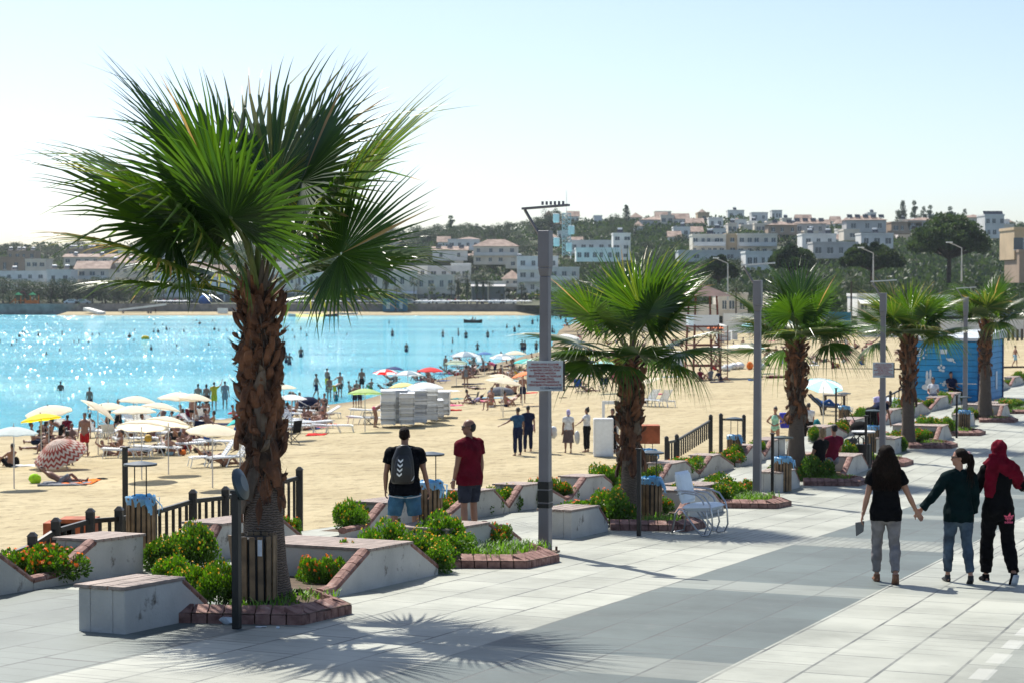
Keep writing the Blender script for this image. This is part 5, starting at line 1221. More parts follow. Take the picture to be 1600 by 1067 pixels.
# people on the sand: x, foot y, pose, turn (deg, 0 = facing away), female, wear, hair, label
T,Bf,Sh,Tr,Dr,Sw='trunks','briefs','shirt','trousers','dress','swimsuit'
PB=[
 (131,713,'stand',170,0,[(T,'c_red')],'man in bright red swimming shorts standing on the sand','hair_short',1.72),
 (14,730,'sit',60,0,[(T,'c_black')],'man sitting with knees up at the left picture edge','hair_short',1.7),
 (93,756,'recline',-80,0,[(T,'c_grey')],'man reclining under the red striped parasol','hair_short',1.75),
 (101,728,'sit',-150,1,[(Sw,'c_black')],'woman sitting in the shade of the striped parasol','hair_long',1.55),
 (62,704,'sit',-30,0,[(Sh,'c_navy')],'seated figure in navy shirt below the yellow parasol','hair_short',1.7),
 (75,702,'chair',-60,1,[(Sw,'c_black')],'woman in a low chair below the yellow parasol','hair_long',1.6),
 (52,708,'chair',-80,0,[(T,'c_navy')],'figure on a beach chair left of the striped parasol','hair_short',1.7),
 (95,698,'bend',80,0,[(T,'c_black')],'figure leaning forward right of the yellow parasol','hair_short',1.6),
 (103,690,'chair',30,0,[(Sh,'c_maroon')],'person seated on a white chair facing the sea','hair_short',1.65),
 (140,672,'sit',0,1,[(Bf,'c_black')],'seated bather behind the man in red shorts','hair_long',1.7),
 (139,645,'stand',160,0,[(T,'c_navy')],'boy standing in the shallows behind the tilted cream parasol','hair_short',1.6),
 (184,678,'walk',90,0,[(T,'c_black')],'dark haired youth walking between the cream parasols','hair_short',1.75),
 (166,680,'chair',70,1,[(Sw,'c_black')],'woman seated below the tilted cream parasol','hair_long',1.65),
 (200,712,'kneeup',90,1,[(Bf,'c_red')],'bather lying with raised knees on a lounger','hair_long',1.65),
 (265,711,'sit',-20,1,[(Bf,'c_sky')],'woman sitting on the sand with her back turned, by the loungers','hair_bun',1.65),
 (322,702,'stand',20,1,[(T,'c_blue'),(Sh,'c_green')],'small child in blue and green by a lounger','hair_short',1.05),
 (328,722,'recline',-60,1,[(Sw,'c_pattern')],'bather in patterned suit reclining on the lounger near the trunk','hair_long',1.65),
 (349,728,'recline',-90,1,[(Bf,'c_black')],'bather with raised knee left of the foreground trunk','hair_long',1.6),
 (351,638,'stand2',10,0,[(T,'c_grey'),(Sh,'c_grey')],'man in a grey vest at the water edge left of the trunk','hair_short',1.75),
 (334,640,'up',10,0,[(Sh,'c_yellow'),(T,'c_yellow')],'man in a mustard shirt raising one arm','hair_short',1.75),
 (322,641,'stand',0,1,[(T,'c_black')],'dark haired bather beside the mustard shirt','hair_long',1.65),
 (309,642,'stand',0,0,[(T,'c_navy')],'bather partly hidden by the farthest left parasols','hair_short',1.7),
 (292,668,'bend',-70,0,[(T,'c_maroon')],'bather bending below the far left parasol','hair_short',1.6),
 (300,668,'stand2',-20,1,[(Bf,'c_black')],'bather standing below the far left parasol','hair_long',1.6),
 (330,668,'sit',80,1,[(Dr if 0 else Sw,'c_tan')],'bather in tan suit seated below the mustard shirt','hair_long',1.65),
 (366,656,'sit',-90,0,[(T,'c_red')],'person on a red towel left of the trunk','hair_short',1.65),
 (459,638,'bend',160,0,[(T,'c_black')],'boy bending at the water edge right of the trunk','hair_short',1.6),
 (494,622,'walk',-60,0,[(T,'c_navy')],'tall boy walking along the water edge','hair_short',1.75),
 (514,626,'stand',30,1,[(Bf,'c_tan')],'woman standing with a group at the water edge','hair_long',1.7),
 (511,612,'stand2',-40,0,[(T,'c_yellow')],'tall youth behind the group at the water edge','hair_short',1.75),
 (522,622,'bend',-60,0,[(T,'c_yellow')],'child in yellow bending over at the water edge','hair_short',1.5),
 (531,620,'point',30,0,[(T,'c_black')],'youth in black trunks reaching towards the group','hair_short',1.75),
 (525,626,'sit',10,1,[(Sw,'c_teal')],'child crouching below the group at the water edge','hair_long',1.3),
 (565,612,'stand',20,0,[(T,'c_black')],'man with bare back standing behind the green parasol','hair_short',1.75),
 (547,614,'sit',-60,1,[(Bf,'c_black')],'bather sitting at the water left of the green parasol','hair_short',1.7),
 (557,612,'sit',0,0,[(T,'c_black')],'bather sitting behind the green parasol','hair_short',1.7),
 (579,608,'sit',40,0,[(T,'c_green')],'bather sitting right of the green parasol','hair_short',1.6),
 (585,668,'bend',-80,1,[(Bf,'c_pink')],'red haired woman bending by the stacked loungers','hair_long',1.65),
 (554,636,'stand',30,0,[(T,'c_navy')],'bather whose legs show below the green parasol','hair_short',1.4),
 (562,636,'stand2',-30,0,[(T,'c_navy')],'second bather whose legs show below the green parasol','hair_short',1.4),
 (467,672,'lie',80,0,[(T,'c_black')],'sunbather lying on a lounger right of the trunk','hair_short',1.7),
 (492,662,'lie',-80,1,[(Bf,'c_black')],'sunbather in black among the jumble of loungers','hair_long',1.65),
 (505,654,'sit',80,1,[(Bf,'c_navy')],'bather sitting among the loungers below the group','hair_long',1.65),
 (602,612,'recline',-60,0,[(T,'c_tan')],'bather leaning back below the red and white parasol','hair_short',1.65),
 (669,600,'chair',-40,0,[(T,'c_black')],'person sitting below the red parasol','hair_short',1.7),
 (696,583,'stand',30,1,[(Bf,'c_tan')],'bather standing beside the grey green parasol','hair_long',1.6),
 (728,606,'stand',0,1,[(Sw,'c_grey')],'woman in grey standing by the dark towels','hair_long',1.65),
 (774,588,'bend',70,0,[(T,'c_navy'),(Sh,'c_pink')],'person in a pink shirt bending behind the cream parasols','hair_short',1.7),
 (782,585,'sit',20,1,[(Bf,'c_red')],'seated bather in red behind the pink shirt','hair_long',1.65),
 (757,580,'sit',-40,0,[(T,'c_black')],'bather sitting left of the pink shirt','hair_short',1.7),
 (763,578,'sit',60,1,[(Bf,'c_black')],'bather sitting just left of the pink shirt, turned right','hair_long',1.7),
 (740,574,'sit',0,0,[(T,'c_red')],'bather sitting below the grey parasols','hair_short',1.6),
 (733,578,'recline',60,1,[(Bf,'c_pink')],'bather reclining below the grey parasols','hair_long',1.6),
 (800,578,'chair',30,0,[(T,'c_grey')],'seated bather below the teal parasol','hair_short',1.7),
 (806,590,'sit',-30,1,[(Sw,'c_yellow')],'bather sitting left of the orange parasol','hair_long',1.6),
 (692,632,'recline',-90,0,[(Sh,'c_white')],'person reclining by the stacks of loungers','hair_short',1.6),
 (738,631,'recline',80,1,[(Sh,'c_lilac')],'person in lilac lounging on a folding chair','hair_long',1.65),
 (795,616,'sit',-50,0,[(T,'c_navy')],'bather in the shade of the cream parasol left of the notice','hair_short',1.7),
 (804,616,'sit',40,1,[(Bf,'c_black')],'second bather in the shade left of the notice','hair_long',1.7),
 (817,630,'stand',-10,0,[(T,'c_navy')],'man with bare back and navy shorts left of the notice','hair_short',1.72),
 (903,602,'sitback',-70,1,[(Bf,'c_maroon')],'bather lying behind the blue folding chair','hair_long',1.65),
 (918,612,'recline',-110,1,[(Bf,'c_navy')],'bather on the sand beside the blue folding chair','hair_long',1.65),
 (938,592,'sit',60,0,[(T,'c_black')],'bather sitting below the edge of the fronds','hair_short',1.7),
 (1010,576,'chair',-20,1,[(Bf,'c_black')],'bather seated left of the white lockers','hair_long',1.7),
 (1021,577,'chair',30,0,[(T,'c_red')],'bather seated close to the white lockers','hair_short',1.7),
 (960,610,'stand',160,1,[(Sw,'c_pink')],'woman in pink beside the second palm trunk','hair_long',1.65),
 (1009,630,'recline',40,0,[(T,'c_black')],'bather on the left white lounger right of the palm','hair_short',1.65),
 (1095,594,'sit',-30,1,[(Dr if 0 else Sh,'c_maroon')],'seated person in dark red at the tower foot','hair_long',1.7),
 (1110,593,'sit',40,0,[(Sh,'c_grey')],'seated person in grey below the lifeguard tower','hair_short',1.7),
 (1127,595,'sitback',-60,0,[(Sh,'c_navy')],'person in navy leaning back right of the tower','hair_short',1.7),
 (1118,578,'sit',60,0,[(T,'c_red')],'bather sitting behind the tower legs','hair_short',1.6),
 (1066,541,'sit',30,1,[(Bf,'c_red')],'distant bather left of the tower','hair_long',1.7),
 (1147,547,'sit',-30,0,[(T,'c_black')],'distant bather left of the second lamp post','hair_short',1.7),
 (1160,546,'chair',40,0,[(T,'c_navy')],'distant bather in a navy chair by the second lamp post','hair_short',1.7),
 (1152,548,'recline',80,1,[(Bf,'c_pink')],'distant sunbather near the second lamp post','hair_long',1.7),
 (1198,562,'sit',0,1,[(Bf,'c_black')],'bather sitting right of the second lamp post','hair_long',1.7),
 (1224,576,'stand',170,1,[(Dr,'c_lilac')],'woman in a long lilac dress left of the third palm','hair_long',1.7),
 (1202,560,'chair',-60,0,[(T,'c_maroon')],'bather in a chair right of the second lamp post','hair_short',1.7),
 (1302,556,'sit',0,0,[(T,'c_maroon')],'dark bather sitting alone in mid beach','hair_short',1.75),
 (1302,576,'sit',-80,1,[(Sw,'c_maroon')],'bather with a yellow bag by the timber edge','hair_long',1.7),
 (1322,540,'sit',-60,1,[(Sh,'c_white')],'person in white sitting on the far sand','hair_short',1.7),
 (1337,545,'sit',-70,0,[(T,'c_black')],'dark figure sitting at the far right of the sand','hair_short',1.7),
 (1270,530,'sit',-70,0,[(T,'c_maroon')],'distant dark bather behind the third palm','hair_short',1.7),
 (1280,529,'sit',60,1,[(Sh,'c_white')],'distant figure in white behind the third palm','hair_long',1.7),
 (1294,535,'chair',80,1,[(Sh,'c_white')],'distant person under a white cloth','hair_long',1.7),
 (1310,535,'lie',70,1,[(Bf,'c_white')],'distant sunbather beside the white cloth','hair_long',1.7),
 (1362,537,'recline',60,1,[(Bf,'c_pink')],'distant sunbather left of the third lamp post','hair_long',1.7),
 (1286,566,'recline',-80,0,[(T,'c_grey')],'sunbather lying behind the dark sitting man','hair_short',1.7),
 (1210,590,'lie',80,0,[(T,'c_maroon')],'sunbather lying flat left of the third palm','hair_short',1.75),
 (1587,573,'walk',-80,1,[(T,'c_sky'),('briefs','c_sky')],'boy in blue shorts walking on the right with a towel','hair_short',1.65),
]
for px,py,ps,rz,fem,wear,lb,hr,hh in PB:
    person(GS(px,py),lb,ps,R(rz),bool(fem),hh,[(g,m) for g,m in wear if g in proto(ps,bool(fem))],hr,group=None,haircol='blond' if 'red haired' in lb else None)
# more bathers among the parasols
re_=random.Random(66)
ZN=[((60,120),(690,715),14,'among the left parasols by the yellow one'),((180,330),(655,690),30,'under the left cream parasols'),((150,360),(690,715),6,'beside the left loungers'),((440,510),(640,672),14,'in the jumble of loungers right of the trunk'),((600,690),(590,606),9,'below the red parasols'),((690,850),(566,592),46,'in the crowd by the grey parasols'),((720,800),(600,640),7,'on the sand left of the notice'),((870,970),(560,600),20,'in the crowd right of the notice'),((880,1060),(528,556),26,'behind the palm fronds in mid beach'),((1120,1420),(528,572),24,'on the open sand behind the third palm')]
for (xa,xb),(ya,yb_),n_,w_ in ZN:
    for _ in range(n_):
        if len(ZN)<0: pass
        c=re_.choice(['c_red','c_navy','c_black','c_black','c_blue','c_maroon','c_pink','c_white']); ps=re_.choice(['sit','sit','chair','recline','sitback','stand' if 0 else 'sit','lie']); fm=re_.random()<.5
        person(GS(re_.uniform(xa,xb),re_.uniform(ya,yb_)),{'sit':'sitting','chair':'seated','recline':'reclining','sitback':'leaning','lie':'lying'}[ps]+' bather in '+c[2:]+' '+w_,ps,re_.uniform(0,6.3),fm,re_.uniform(1.5,1.78),[(Bf if fm else T,c)],re_.choice(['hair_short','hair_long','hair_bun']),group='bathers '+w_)
# people near the promenade edge
def near(px,py,lb,ps,rz,fem,h,wear,hair='hair_short',sk='skind',hc=None,Y=None,head=None):
    """py foot pixel on the sand, or Y distance with head pixel"""
    p=GS(px,py) if Y is None else V((px-800)/3000*Y,Y,CAMZ-(py-445)/3000*Y)
    return person(p,lb,ps,R(rz),fem,h,wear,hair,sk,hc)
near(809,712,'man in blue tee and dark trousers pointing to the left','point',30,False,1.78,[(Sh,'c_blueshirt'),(Tr,'c_navy')])
near(825,706,'man in navy carrying a pink bag left of the lamp post','stand2',10,False,1.75,[(Sh,'c_navy'),(Tr,'c_navy')])
near(853,709,'person in black half hidden by the nearest lamp post','stand',0,True,1.6,[(Sh,'c_black'),(Tr,'c_black')],'hair_long')
near(888,708,'woman in lilac headscarf, white jacket and long patterned skirt','stand',10,True,1.62,[(Dr,'c_pattern'),(Sh,'c_white')],'hair_long',hc='c_lilac')
near(917,706,'woman in pale tee and black trousers holding the board','point',60,True,1.66,[(Sh,'c_white'),(Tr,'c_black')],'hair_bun')
near(957,706,'person in black behind the white boards','stand2',150,True,1.62,[(Sh,'c_black'),(Tr,'c_black')],'hair_long')
near(1212,706,'woman in a mint green swimsuit with hand on her hip','hips',150,True,1.66,[(Sw,'c_mint')],'hair_bun',sk='skin')
near(1264,700,'man in white shirt and dark trousers right of the third palm','walk',10,False,1.74,[(Sh,'c_white'),(Tr,'c_black')])
p=near(1286,646,'man in blue leaning back in a dark lounge chair, hands behind head','recline',-110,False,1.74,[(Sh,'c_blueshirt'),(Tr,'c_blue')])
p.location.z+=.35
def onp(u,v,h,lb,ps,rz,fem,hh,wear,hair='hair_short',sk='skin',hc=None): return person(P(u,v,h),lb,ps,R(rz),fem,hh,wear,hair,sk,hc)
t=onp(UX(1280,-9.9),-9.9,-.06,'woman with long fair hair and black top sitting beside her partner','chair',35,True,1.66,[(Sh,'c_black')],'hair_long',hc='blond')
t=onp(UX(1300,-9.75),-9.75,-.06,'seated person in a burgundy vest leaning forward','chair',20,False,1.74,[(Sh,'c_maroon'),(T,'c_grey')],'hair_short')
onp(UX(1362,-11.2),-11.2,0,'dark clothed person bending over a pram','bend',-60,False,1.72,[(Sh,'c_navy'),(Tr,'c_black')])
onp(UX(1376,-11.6),-11.6,0,'person in a purple top beside the pram','stand2',160,True,1.45,[(Sh,'c_lilac'),(Tr,'c_maroon')],'hair_long')
onp(UX(1459,-13.0),-13.0,-.05,'person in white tee sitting by the rabbit painting','chair',170,True,1.65,[(Sh,'c_white'),(Tr,'c_grey')],'hair_long')
onp(UX(1489,-13.0),-13.0,-.05,'person in navy sitting in the shade of the blue wall','chair',200,False,1.75,[(Sh,'c_navy'),(Tr,'c_black')])
onp(UX(1532,-13.0),-13.0,-.05,'dark figure sitting left of the fifth palm trunk','chair',170,False,1.7,[(Sh,'c_black'),(Tr,'c_grey')])
onp(UX(1553,-12.9),-12.9,-.05,'person in sky blue sitting right of the fifth palm trunk','chair',200,False,1.75,[(Sh,'c_sky'),(Tr,'c_navy')])
# bags carried
def blob(name,label,cat,c,r,mt,seed=1,group=None,var=.12,parent=None):
    rn=random.Random(seed); mb=MB(); mb.ell((0,0,0),r,12,8)
    mb.v=[tuple(q*rn.uniform(1-var,1+var) for q in v) for v in mb.v]; o=mb.build(name,mt,None,True); o.location=c; tag(o,label,cat,group); return o
p=GS(865,706); blob('shopping_bag','large white shopping bag right of the nearest lamp post','bag',p+V(0,0,.75),(.14,.10,.24),M['litter'],2)
p=GS(902,706); blob('shopping_bag','thin white shopping bag hanging from the hand of the headscarf woman','bag',p+V(0,0,.55),(.11,.08,.26),M['litter'],3)
p=GS(831,702); blob('shopping_bag','pink and white bag in the hand of the man in navy','bag',p+V(0,-.1,.85),(.10,.08,.16),cm('c_palepink',(.55,.40,.42)),4)
p=GS(1230,690); mb=MB(); mb.hexa([(-.26,-.1,0),(.26,-.1,0),(.26,.1,0),(-.26,.1,0),(-.3,-.12,.62),(.3,-.12,.62),(.3,.12,.62),(-.3,.12,.62)]); o=mb.build('beach_bag',mat('cobalt_bag',(.01,.02,.42),.4,.2,4,.3,6)); bevel(o,.05,3); o.location=p+V(0,0,.55); tag(o,'large cobalt blue bag left of the third palm trunk','bag')
p=GS(1275,692); blob('rucksack','dark rucksack with teal top beside the man in white','rucksack',p+V(0,-.1,.62),(.22,.16,.34),M['c_teal'],5)
# ------------------------------------------------------------ bathers in the sea
SW=[(35,520,3,'h'),(38,522,3,'h'),(60,525,5,'s'),(74,508,3,'h'),(30,527,6,'s'),(26,534,4,'h'),(18,540,4,'h'),(0,535,4,'h'),(97,524,6,'s'),(115,536,4,'h'),(123,535,4,'h'),(138,535,4,'h'),(155,524,5,'h'),(144,524,5,'h'),(93,548,4,'h'),(72,554,5,'h'),(202,528,8,'s'),(236,547,7,'s'),(209,533,3,'h'),(210,517,3,'h'),(242,508,4,'h'),(254,508,4,'h'),(240,520,5,'s'),(247,520,5,'s'),(260,516,6,'s'),(265,516,4,'h'),(287,518,5,'h'),(307,502,5,'h'),(312,507,6,'s'),(335,516,5,'s'),(342,517,4,'h'),(354,517,4,'h'),(276,542,3,'h'),(326,539,3,'h'),(332,502,3,'h'),
 (450,517,4,'h'),(457,517,4,'h'),(470,516,6,'s'),(460,528,4,'h'),(479,525,4,'h'),(542,524,3,'h'),(505,502,2,'h'),(608,506,8,'s'),(613,526,14,'w'),(635,550,15,'w'),(692,527,12,'w'),(716,525,13,'w'),(728,529,14,'w'),(707,536,9,'s'),(762,528,13,'w'),(770,520,4,'h'),(792,513,9,'s'),(739,500,5,'s'),(746,547,12,'w'),(706,550,3,'h'),(447,567,16,'w'),(470,558,17,'w'),(452,570,22,'w'),(94,610,14,'s'),(838,551,18,'W'),(816,553,22,'W'),(820,552,20,'W'),(832,507,9,'w'),(811,512,6,'s'),(804,519,9,'w'),(840,503,7,'w'),(863,520,12,'w'),(866,521,6,'s'),(884,505,10,'w')]
M['backlit_skin']=mat('backlit_tanned_skin',(.07,.035,.025),.35,.2,6)  # skin darkened in its colour to stand for figures against the light
zone=lambda x,y: ('in the sea left of the big palm' if x<365 else 'in the sea right of the big palm' if x<850 else 'in the shallows right of the lamp post')
kindname={'h':'dark swimmer head','s':'chest deep bather','w':'waist deep bather','W':'ankle deep bather'}
for px,py,hp,kd in SW:
    p=GW(px,py); k=3000/p.y; sink={'h':1.36,'s':1.0,'w':.62,'W':.15}[kd]; H_=max(1.3,min(1.85,(hp/k+sink)))
    far='far out' if py<530 else 'near'
    person(p-V(0,0,sink*(H_/1.7 if kd!='W' else 1)),kindname[kd]+' '+zone(px,py)+(', far out' if py<530 else ', nearer'),random.choice(['stand','stand2','hips' if kd=='w' else 'stand']),random.uniform(0,6.3),False,H_,[(T,'c_navy')] if kd in'wW' else [], 'hair_short','backlit_skin',group='bathers in the sea')
blob('swim_ring','yellow inflatable ring with a swimmer far out','swim ring',GW(227,530)+V(0,0,.15),(.6,.4,.35),M['c_yellow'],9)
# ------------------------------------------------------------ parasols
def canopy(r,n,h,fr=.0,closed=1.0):
    mb=MB(); rings=[0,.25,.5,.75,1.0]; seg=n*4; idx=[]
    for ri in rings:
        row=[]
        for q in range(seg):
            a=2*PI*q/seg; g=(q%4)/4; sag=math.sin(PI*g); rr=r*ri*(1-.045*sag*ri)
            z=h*(1-ri**1.7)-sag*.02*ri*r*0+ (.02*r*sag*ri*-1)+ (sag*.05*r*ri*ri)
            row.append((math.cos(a)*rr,math.sin(a)*rr,z))
        idx.append(row)
    for i in range(len(rings)-1):
        for q in range(seg):
            q2=(q+1)%seg; m=(q//4)%2
            if i==0: mb.tri((0,0,h),idx[1][q],idx[1][q2],m)
            else: mb.quad(idx[i][q],idx[i+1][q],idx[i+1][q2],idx[i][q2],m)
    # valance
    for q in range(seg):
        q2=(q+1)%seg; m=(q//4)%2; a,b_=idx[-1][q],idx[-1][q2]; mb.quad(a,(a[0]*1.005,a[1]*1.005,a[2]-.05*r),(b_[0]*1.005,b_[1]*1.005,b_[2]-.05*r),b_,m)
    return mb
def um(name,c,tr=.35): 
    if name not in M: M[name]=mat(name,c,.8,.06,3,trans=tr,dirt=((c[0]*.6,c[1]*.55,c[2]*.5),3,.66))
    return M[name]
um('u_cream',(.66,.62,.52)); um('u_white',(.68,.70,.72)); um('u_yellow',(.70,.58,.03)); um('u_pale',(.48,.56,.60)); um('u_green',(.36,.50,.22)); um('u_red',(.62,.03,.03)); um('u_navy',(.02,.04,.14)); um('u_greyblue',(.26,.34,.42)); um('u_ggreen',(.30,.36,.30)); um('u_blue',(.07,.17,.42)); um('u_teal',(.05,.50,.52)); um('u_orange',(.80,.28,.12)); um('u_purple',(.45,.22,.50)); um('u_lyellow',(.70,.62,.30)); um('u_sky',(.34,.62,.68))
def mat_stripe():
    m=bpy.data.materials.new('zigzag_fabric'); m.use_nodes=True; nt=m.node_tree; b=nt.nodes['Principled BSDF']; L=nt.links.new
    tc=N(nt,'TexCoord'); sx=N(nt,'SeparateXYZ'); L(tc.outputs['Object'],sx.inputs[0])
    ln=N(nt,'VectorMath',operation='LENGTH'); L(tc.outputs['Object'],ln.inputs[0]); at=N(nt,'Math',operation='ARCTAN2'); L(sx.outputs[1],at.inputs[0]); L(sx.outputs[0],at.inputs[1])
    pp=N(nt,'Math',operation='PINGPONG'); pp.inputs[1].default_value=.13; L(at.outputs[0],pp.inputs[0])
    ad=N(nt,'Math',operation='MULTIPLY_ADD'); ad.inputs[1].default_value=-.55; L(pp.outputs[0],ad.inputs[0]); L(ln.outputs['Value'],ad.inputs[2])
    md=N(nt,'Math',operation='PINGPONG'); md.inputs[1].default_value=.062; L(ad.outputs[0],md.inputs[0]); gt=N(nt,'Math',operation='GREATER_THAN'); gt.inputs[1].default_value=.031; L(md.outputs[0],gt.inputs[0])
    mx=N(nt,'MixRGB'); mx.inputs[1].default_value=(.35,.06,.04,1); mx.inputs[2].default_value=(.66,.58,.50,1); L(gt.outputs[0],mx.inputs[0]); L(mx.outputs[0],b.inputs['Base Color']); b.inputs['Roughness'].default_value=.8
    tr=N(nt,'BsdfTranslucent'); L(mx.outputs[0],tr.inputs[0]); ms=N(nt,'MixShader'); ms.inputs[0].default_value=.3; L(b.outputs[0],ms.inputs[1]); L(tr.outputs[0],ms.inputs[2]); L(ms.outputs[0],nt.nodes['Material Output'].inputs[0])
    return m
M['u_zig']=mat_stripe()
CM={}
M['pole']=mat('parasol_pole',(.45,.45,.46),.4,.1,5)
def parasol(px,pyc,wpx,col,label,col2=None,tilt=(0,0),pole=2.0,gnd=None,n=8,rel=.30,h=None):
    """px,pyc canopy centre; wpx canopy width in photo pixels"""
    r=1.05 if h is None else h
    # distance from a canopy of radius r, checked against the sand below it
    Y=3000*2*r/wpx
    for _ in range(12):
        X=(px-800)/3000*Y; z=GZ(X,Y)+pole; Y2=3000*(CAMZ-z)/max(8,(pyc-445)); Y=.5*Y+.5*Y2
    X=(px-800)/3000*Y; g=max(0,zsand(X,Y)); r=wpx*Y/6000
    t=thing('parasol',label,'parasol',(X,Y,g),random.uniform(0,.7),'parasols on the beach')
    key=(n,rel); 
    if key not in CM: CM[key]=[canopy(1,n,rel),None]
    mbc=CM[key]; 
    if mbc[1] is None: mbc[1]=mbc[0].mesh('canopy',[M['u_cream'],M['u_cream']],True)
    o=mk('canopy',mbc[1],t); o.scale=(r,r,r); o.location=(0,0,pole-.12)
    for i,c in enumerate((col,col2 or col)): o.material_slots[i].link='OBJECT'; o.material_slots[i].material=M[c]
    o.rotation_euler=(R(tilt[0]),R(tilt[1]),0); t.rotation_euler=(0,0,0) if any(tilt) else t.rotation_euler
    mb=MB(); mb.tube([(0,0,-.1),(0,0,pole-.1)],.02,n=6)
    if not tilt[0] and not tilt[1]: mb.tube([(0,0,pole-.1),(0,0,pole+r*rel+.0)],.016,n=6); 
    p_=mb.build('pole',M['pole'],t)
    mb=MB(); mb.tube([(0,0,rel-.01),(0,0,rel+.07)],[.03,.012],n=6); f=mb.build('finial',M['black'],o)
    return t
UM=[(20,672,76,'u_pale','pale blue grey parasol at the left picture edge',None,(0,0)),
 (75,640,74,'u_cream','cream parasol behind the yellow one',None,(8,-6)),(63,651,64,'u_yellow','bright yellow parasol in front of a cream one',None,(-4,-8)),
 (152,637,62,'u_cream','cream parasol tipped steeply to the right',None,(-10,32)),(168,634,62,'u_cream','cream parasol behind the steeply tipped one',None,(0,0)),(213,624,58,'u_cream','rearmost cream parasol of the left cluster',None,(0,4)),
 (208,639,70,'u_cream','cream parasol in the middle of the left cluster',None,(0,0)),(220,662,78,'u_cream','nearest cream parasol of the left cluster, stained grey',None,(-14,0)),(250,634,62,'u_cream','cream parasol at the back right of the left cluster',None,(-6,8)),(262,656,72,'u_cream','front right cream parasol of the left cluster',None,(-12,8)),
 (280,619,70,'u_cream','large cream parasol at the water, left of the mustard shirt',None,(0,3)),(303,620,54,'u_cream','cream parasol overlapping the one left of the mustard shirt',None,(0,6)),
 (331,669,84,'u_cream','wide cream parasol just left of the foreground trunk',None,(4,4)),(374,653,44,'u_teal','teal parasol half behind the foreground trunk',None,(0,-20)),
 (443,605,40,'u_cream','cream parasol touching the right side of the trunk',None,(0,0)),(455,620,48,'u_white','white parasol right of the trunk, lower one',None,(0,0)),
 (570,611,54,'u_green','light green parasol left of the stacked loungers',None,(-5,0)),(603,580,42,'u_red','red and white parasol, leftmost of its row','u_white',(-8,0)),(617,574,28,'u_navy','navy parasol behind the red and white one',None,(0,5)),
 (637,583,48,'u_greyblue','grey blue and white parasol between the two red ones','u_white',(-4,0)),(672,577,42,'u_red','red parasol with one white panel',None,(0,0)),(628,601,40,'u_lyellow','pale yellow parasol over the stacked loungers',None,(0,-5)),(664,602,60,'u_white','white parasol over the stacked loungers',None,(0,0)),
 (713,565,36,'u_ggreen','grey green parasol right of the red one',None,(-8,0)),(726,554,50,'u_white','white parasol with a grey panel at the water','u_greyblue',(0,0)),(757,551,24,'u_blue','small blue parasol at the water',None,(0,0)),(785,556,40,'u_greyblue','grey blue parasol left of the teal one','u_white',(-10,0)),
 (805,551,36,'u_cream','cream parasol behind the grey blue one',None,(0,0)),(823,564,42,'u_teal','teal parasol left of the nearest lamp post','u_teal',(0,0)),(816,583,34,'u_orange','orange parasol partly behind the notice',None,(0,-15)),(783,587,40,'u_cream','upper of the two cream parasols left of the notice',None,(0,8)),(786,594,58,'u_cream','lower of the two cream parasols left of the notice',None,(0,8)),
 (872,561,34,'u_white','pale panelled parasol right of the nearest lamp post','u_pale',(0,0)),(900,566,36,'u_purple','lilac parasol right of the nearest lamp post',None,(0,0)),(943,568,50,'u_sky','light blue parasol below the palm fronds',None,(0,0)),
 (884,527,44,'u_white','distant white parasol by the water right of the lamp post',None,(0,0)),(1014,594,40,'u_cream','cream parasol tipped over beside the second palm',None,(0,-20)),
 (1117,541,24,'u_white','small distant white parasol near the tower',None,(0,0)),(1182,544,36,'u_sky','light blue parasol behind the second lamp post',None,(0,0)),(1287,598,62,'u_sky','blue and white parasol tipped forward over the lounge chair','u_white',(-22,12))]
for px,pyc,w,c,lb,c2,tl in UM: parasol(px,pyc,w,c,lb,c2,tl,pole=1.9 if px not in(1014,) else 1.1)
# striped parasol lying tilted on the sand
zg=GS(90,735); t=thing('parasol','red and cream zigzag striped parasol leaning on the sand','parasol',zg,0,'parasols on the beach')
o=mk('canopy',canopy(1.0,8,.62).mesh('canopy',[M['u_zig'],M['u_zig']],True),t); o.location=(.1,-.1,.55); o.rotation_euler=(R(22),R(-14),R(0)); mb=MB(); mb.tube([(.4,-.1,-.05),(-.1,-.1,1.1)],.02,n=6); mb.build('pole',M['pole'],t)
# ------------------------------------------------------------ loungers
def lounger_parts(back):
    mb=MB()
    for s_ in (-.3,.3):
        mb.tube([(s_,-.95,.0),(s_,-.88,.30),(s_,-.55,.34),(s_,.3,.34),(s_,.85,.34),(s_,.92,.0)],[(.028,.02)]*6,n=6,side=(1,0,0))
        mb.tube([(s_,-.35,.0),(s_,-.22,.30),(s_,.02,.38),(s_,.22,.30),(s_,.34,.0)],[(.026,.02)]*5,n=6,side=(1,0,0))
    for y in (-.9,.88): mb.box(-.3,.3,y-.03,y+.03,.30,.35)
    fr=mb
    mb=MB()
    for k in range(13): y=-.85+k*.088; mb.box(-.29,.29,y,y+.06,.352,.378)
    mb.box(-.03,.03,-.85,.28,.345,.352)
    st=mb; mb=MB()
    c,s_=math.cos(back),math.sin(back)
    for k in range(8):
        y=.03+k*.085; a=[(x,yy*c-zz*s_+.30,yy*s_+zz*c+.36) for x,yy,zz in ((-.29,y,0),(.29,y,0),(.29,y+.06,0),(-.29,y+.06,0),(-.29,y,.025),(.29,y,.025),(.29,y+.06,.025),(-.29,y+.06,.025))]; mb.hexa(a)
    for x in (-.30,.27): mb.hexa([(a_,yy*c-zz*s_+.30,yy*s_+zz*c+.36) for a_,yy,zz in ((x,0,-.02),(x+.03,0,-.02),(x+.03,.72,-.02),(x,.72,-.02),(x,0,.03),(x+.03,0,.03),(x+.03,.72,.03),(x,.72,.03))])
    return fr.mesh('frame',M['white']),st.mesh('seat',M['white']),mb.mesh('backrest',M['white'])
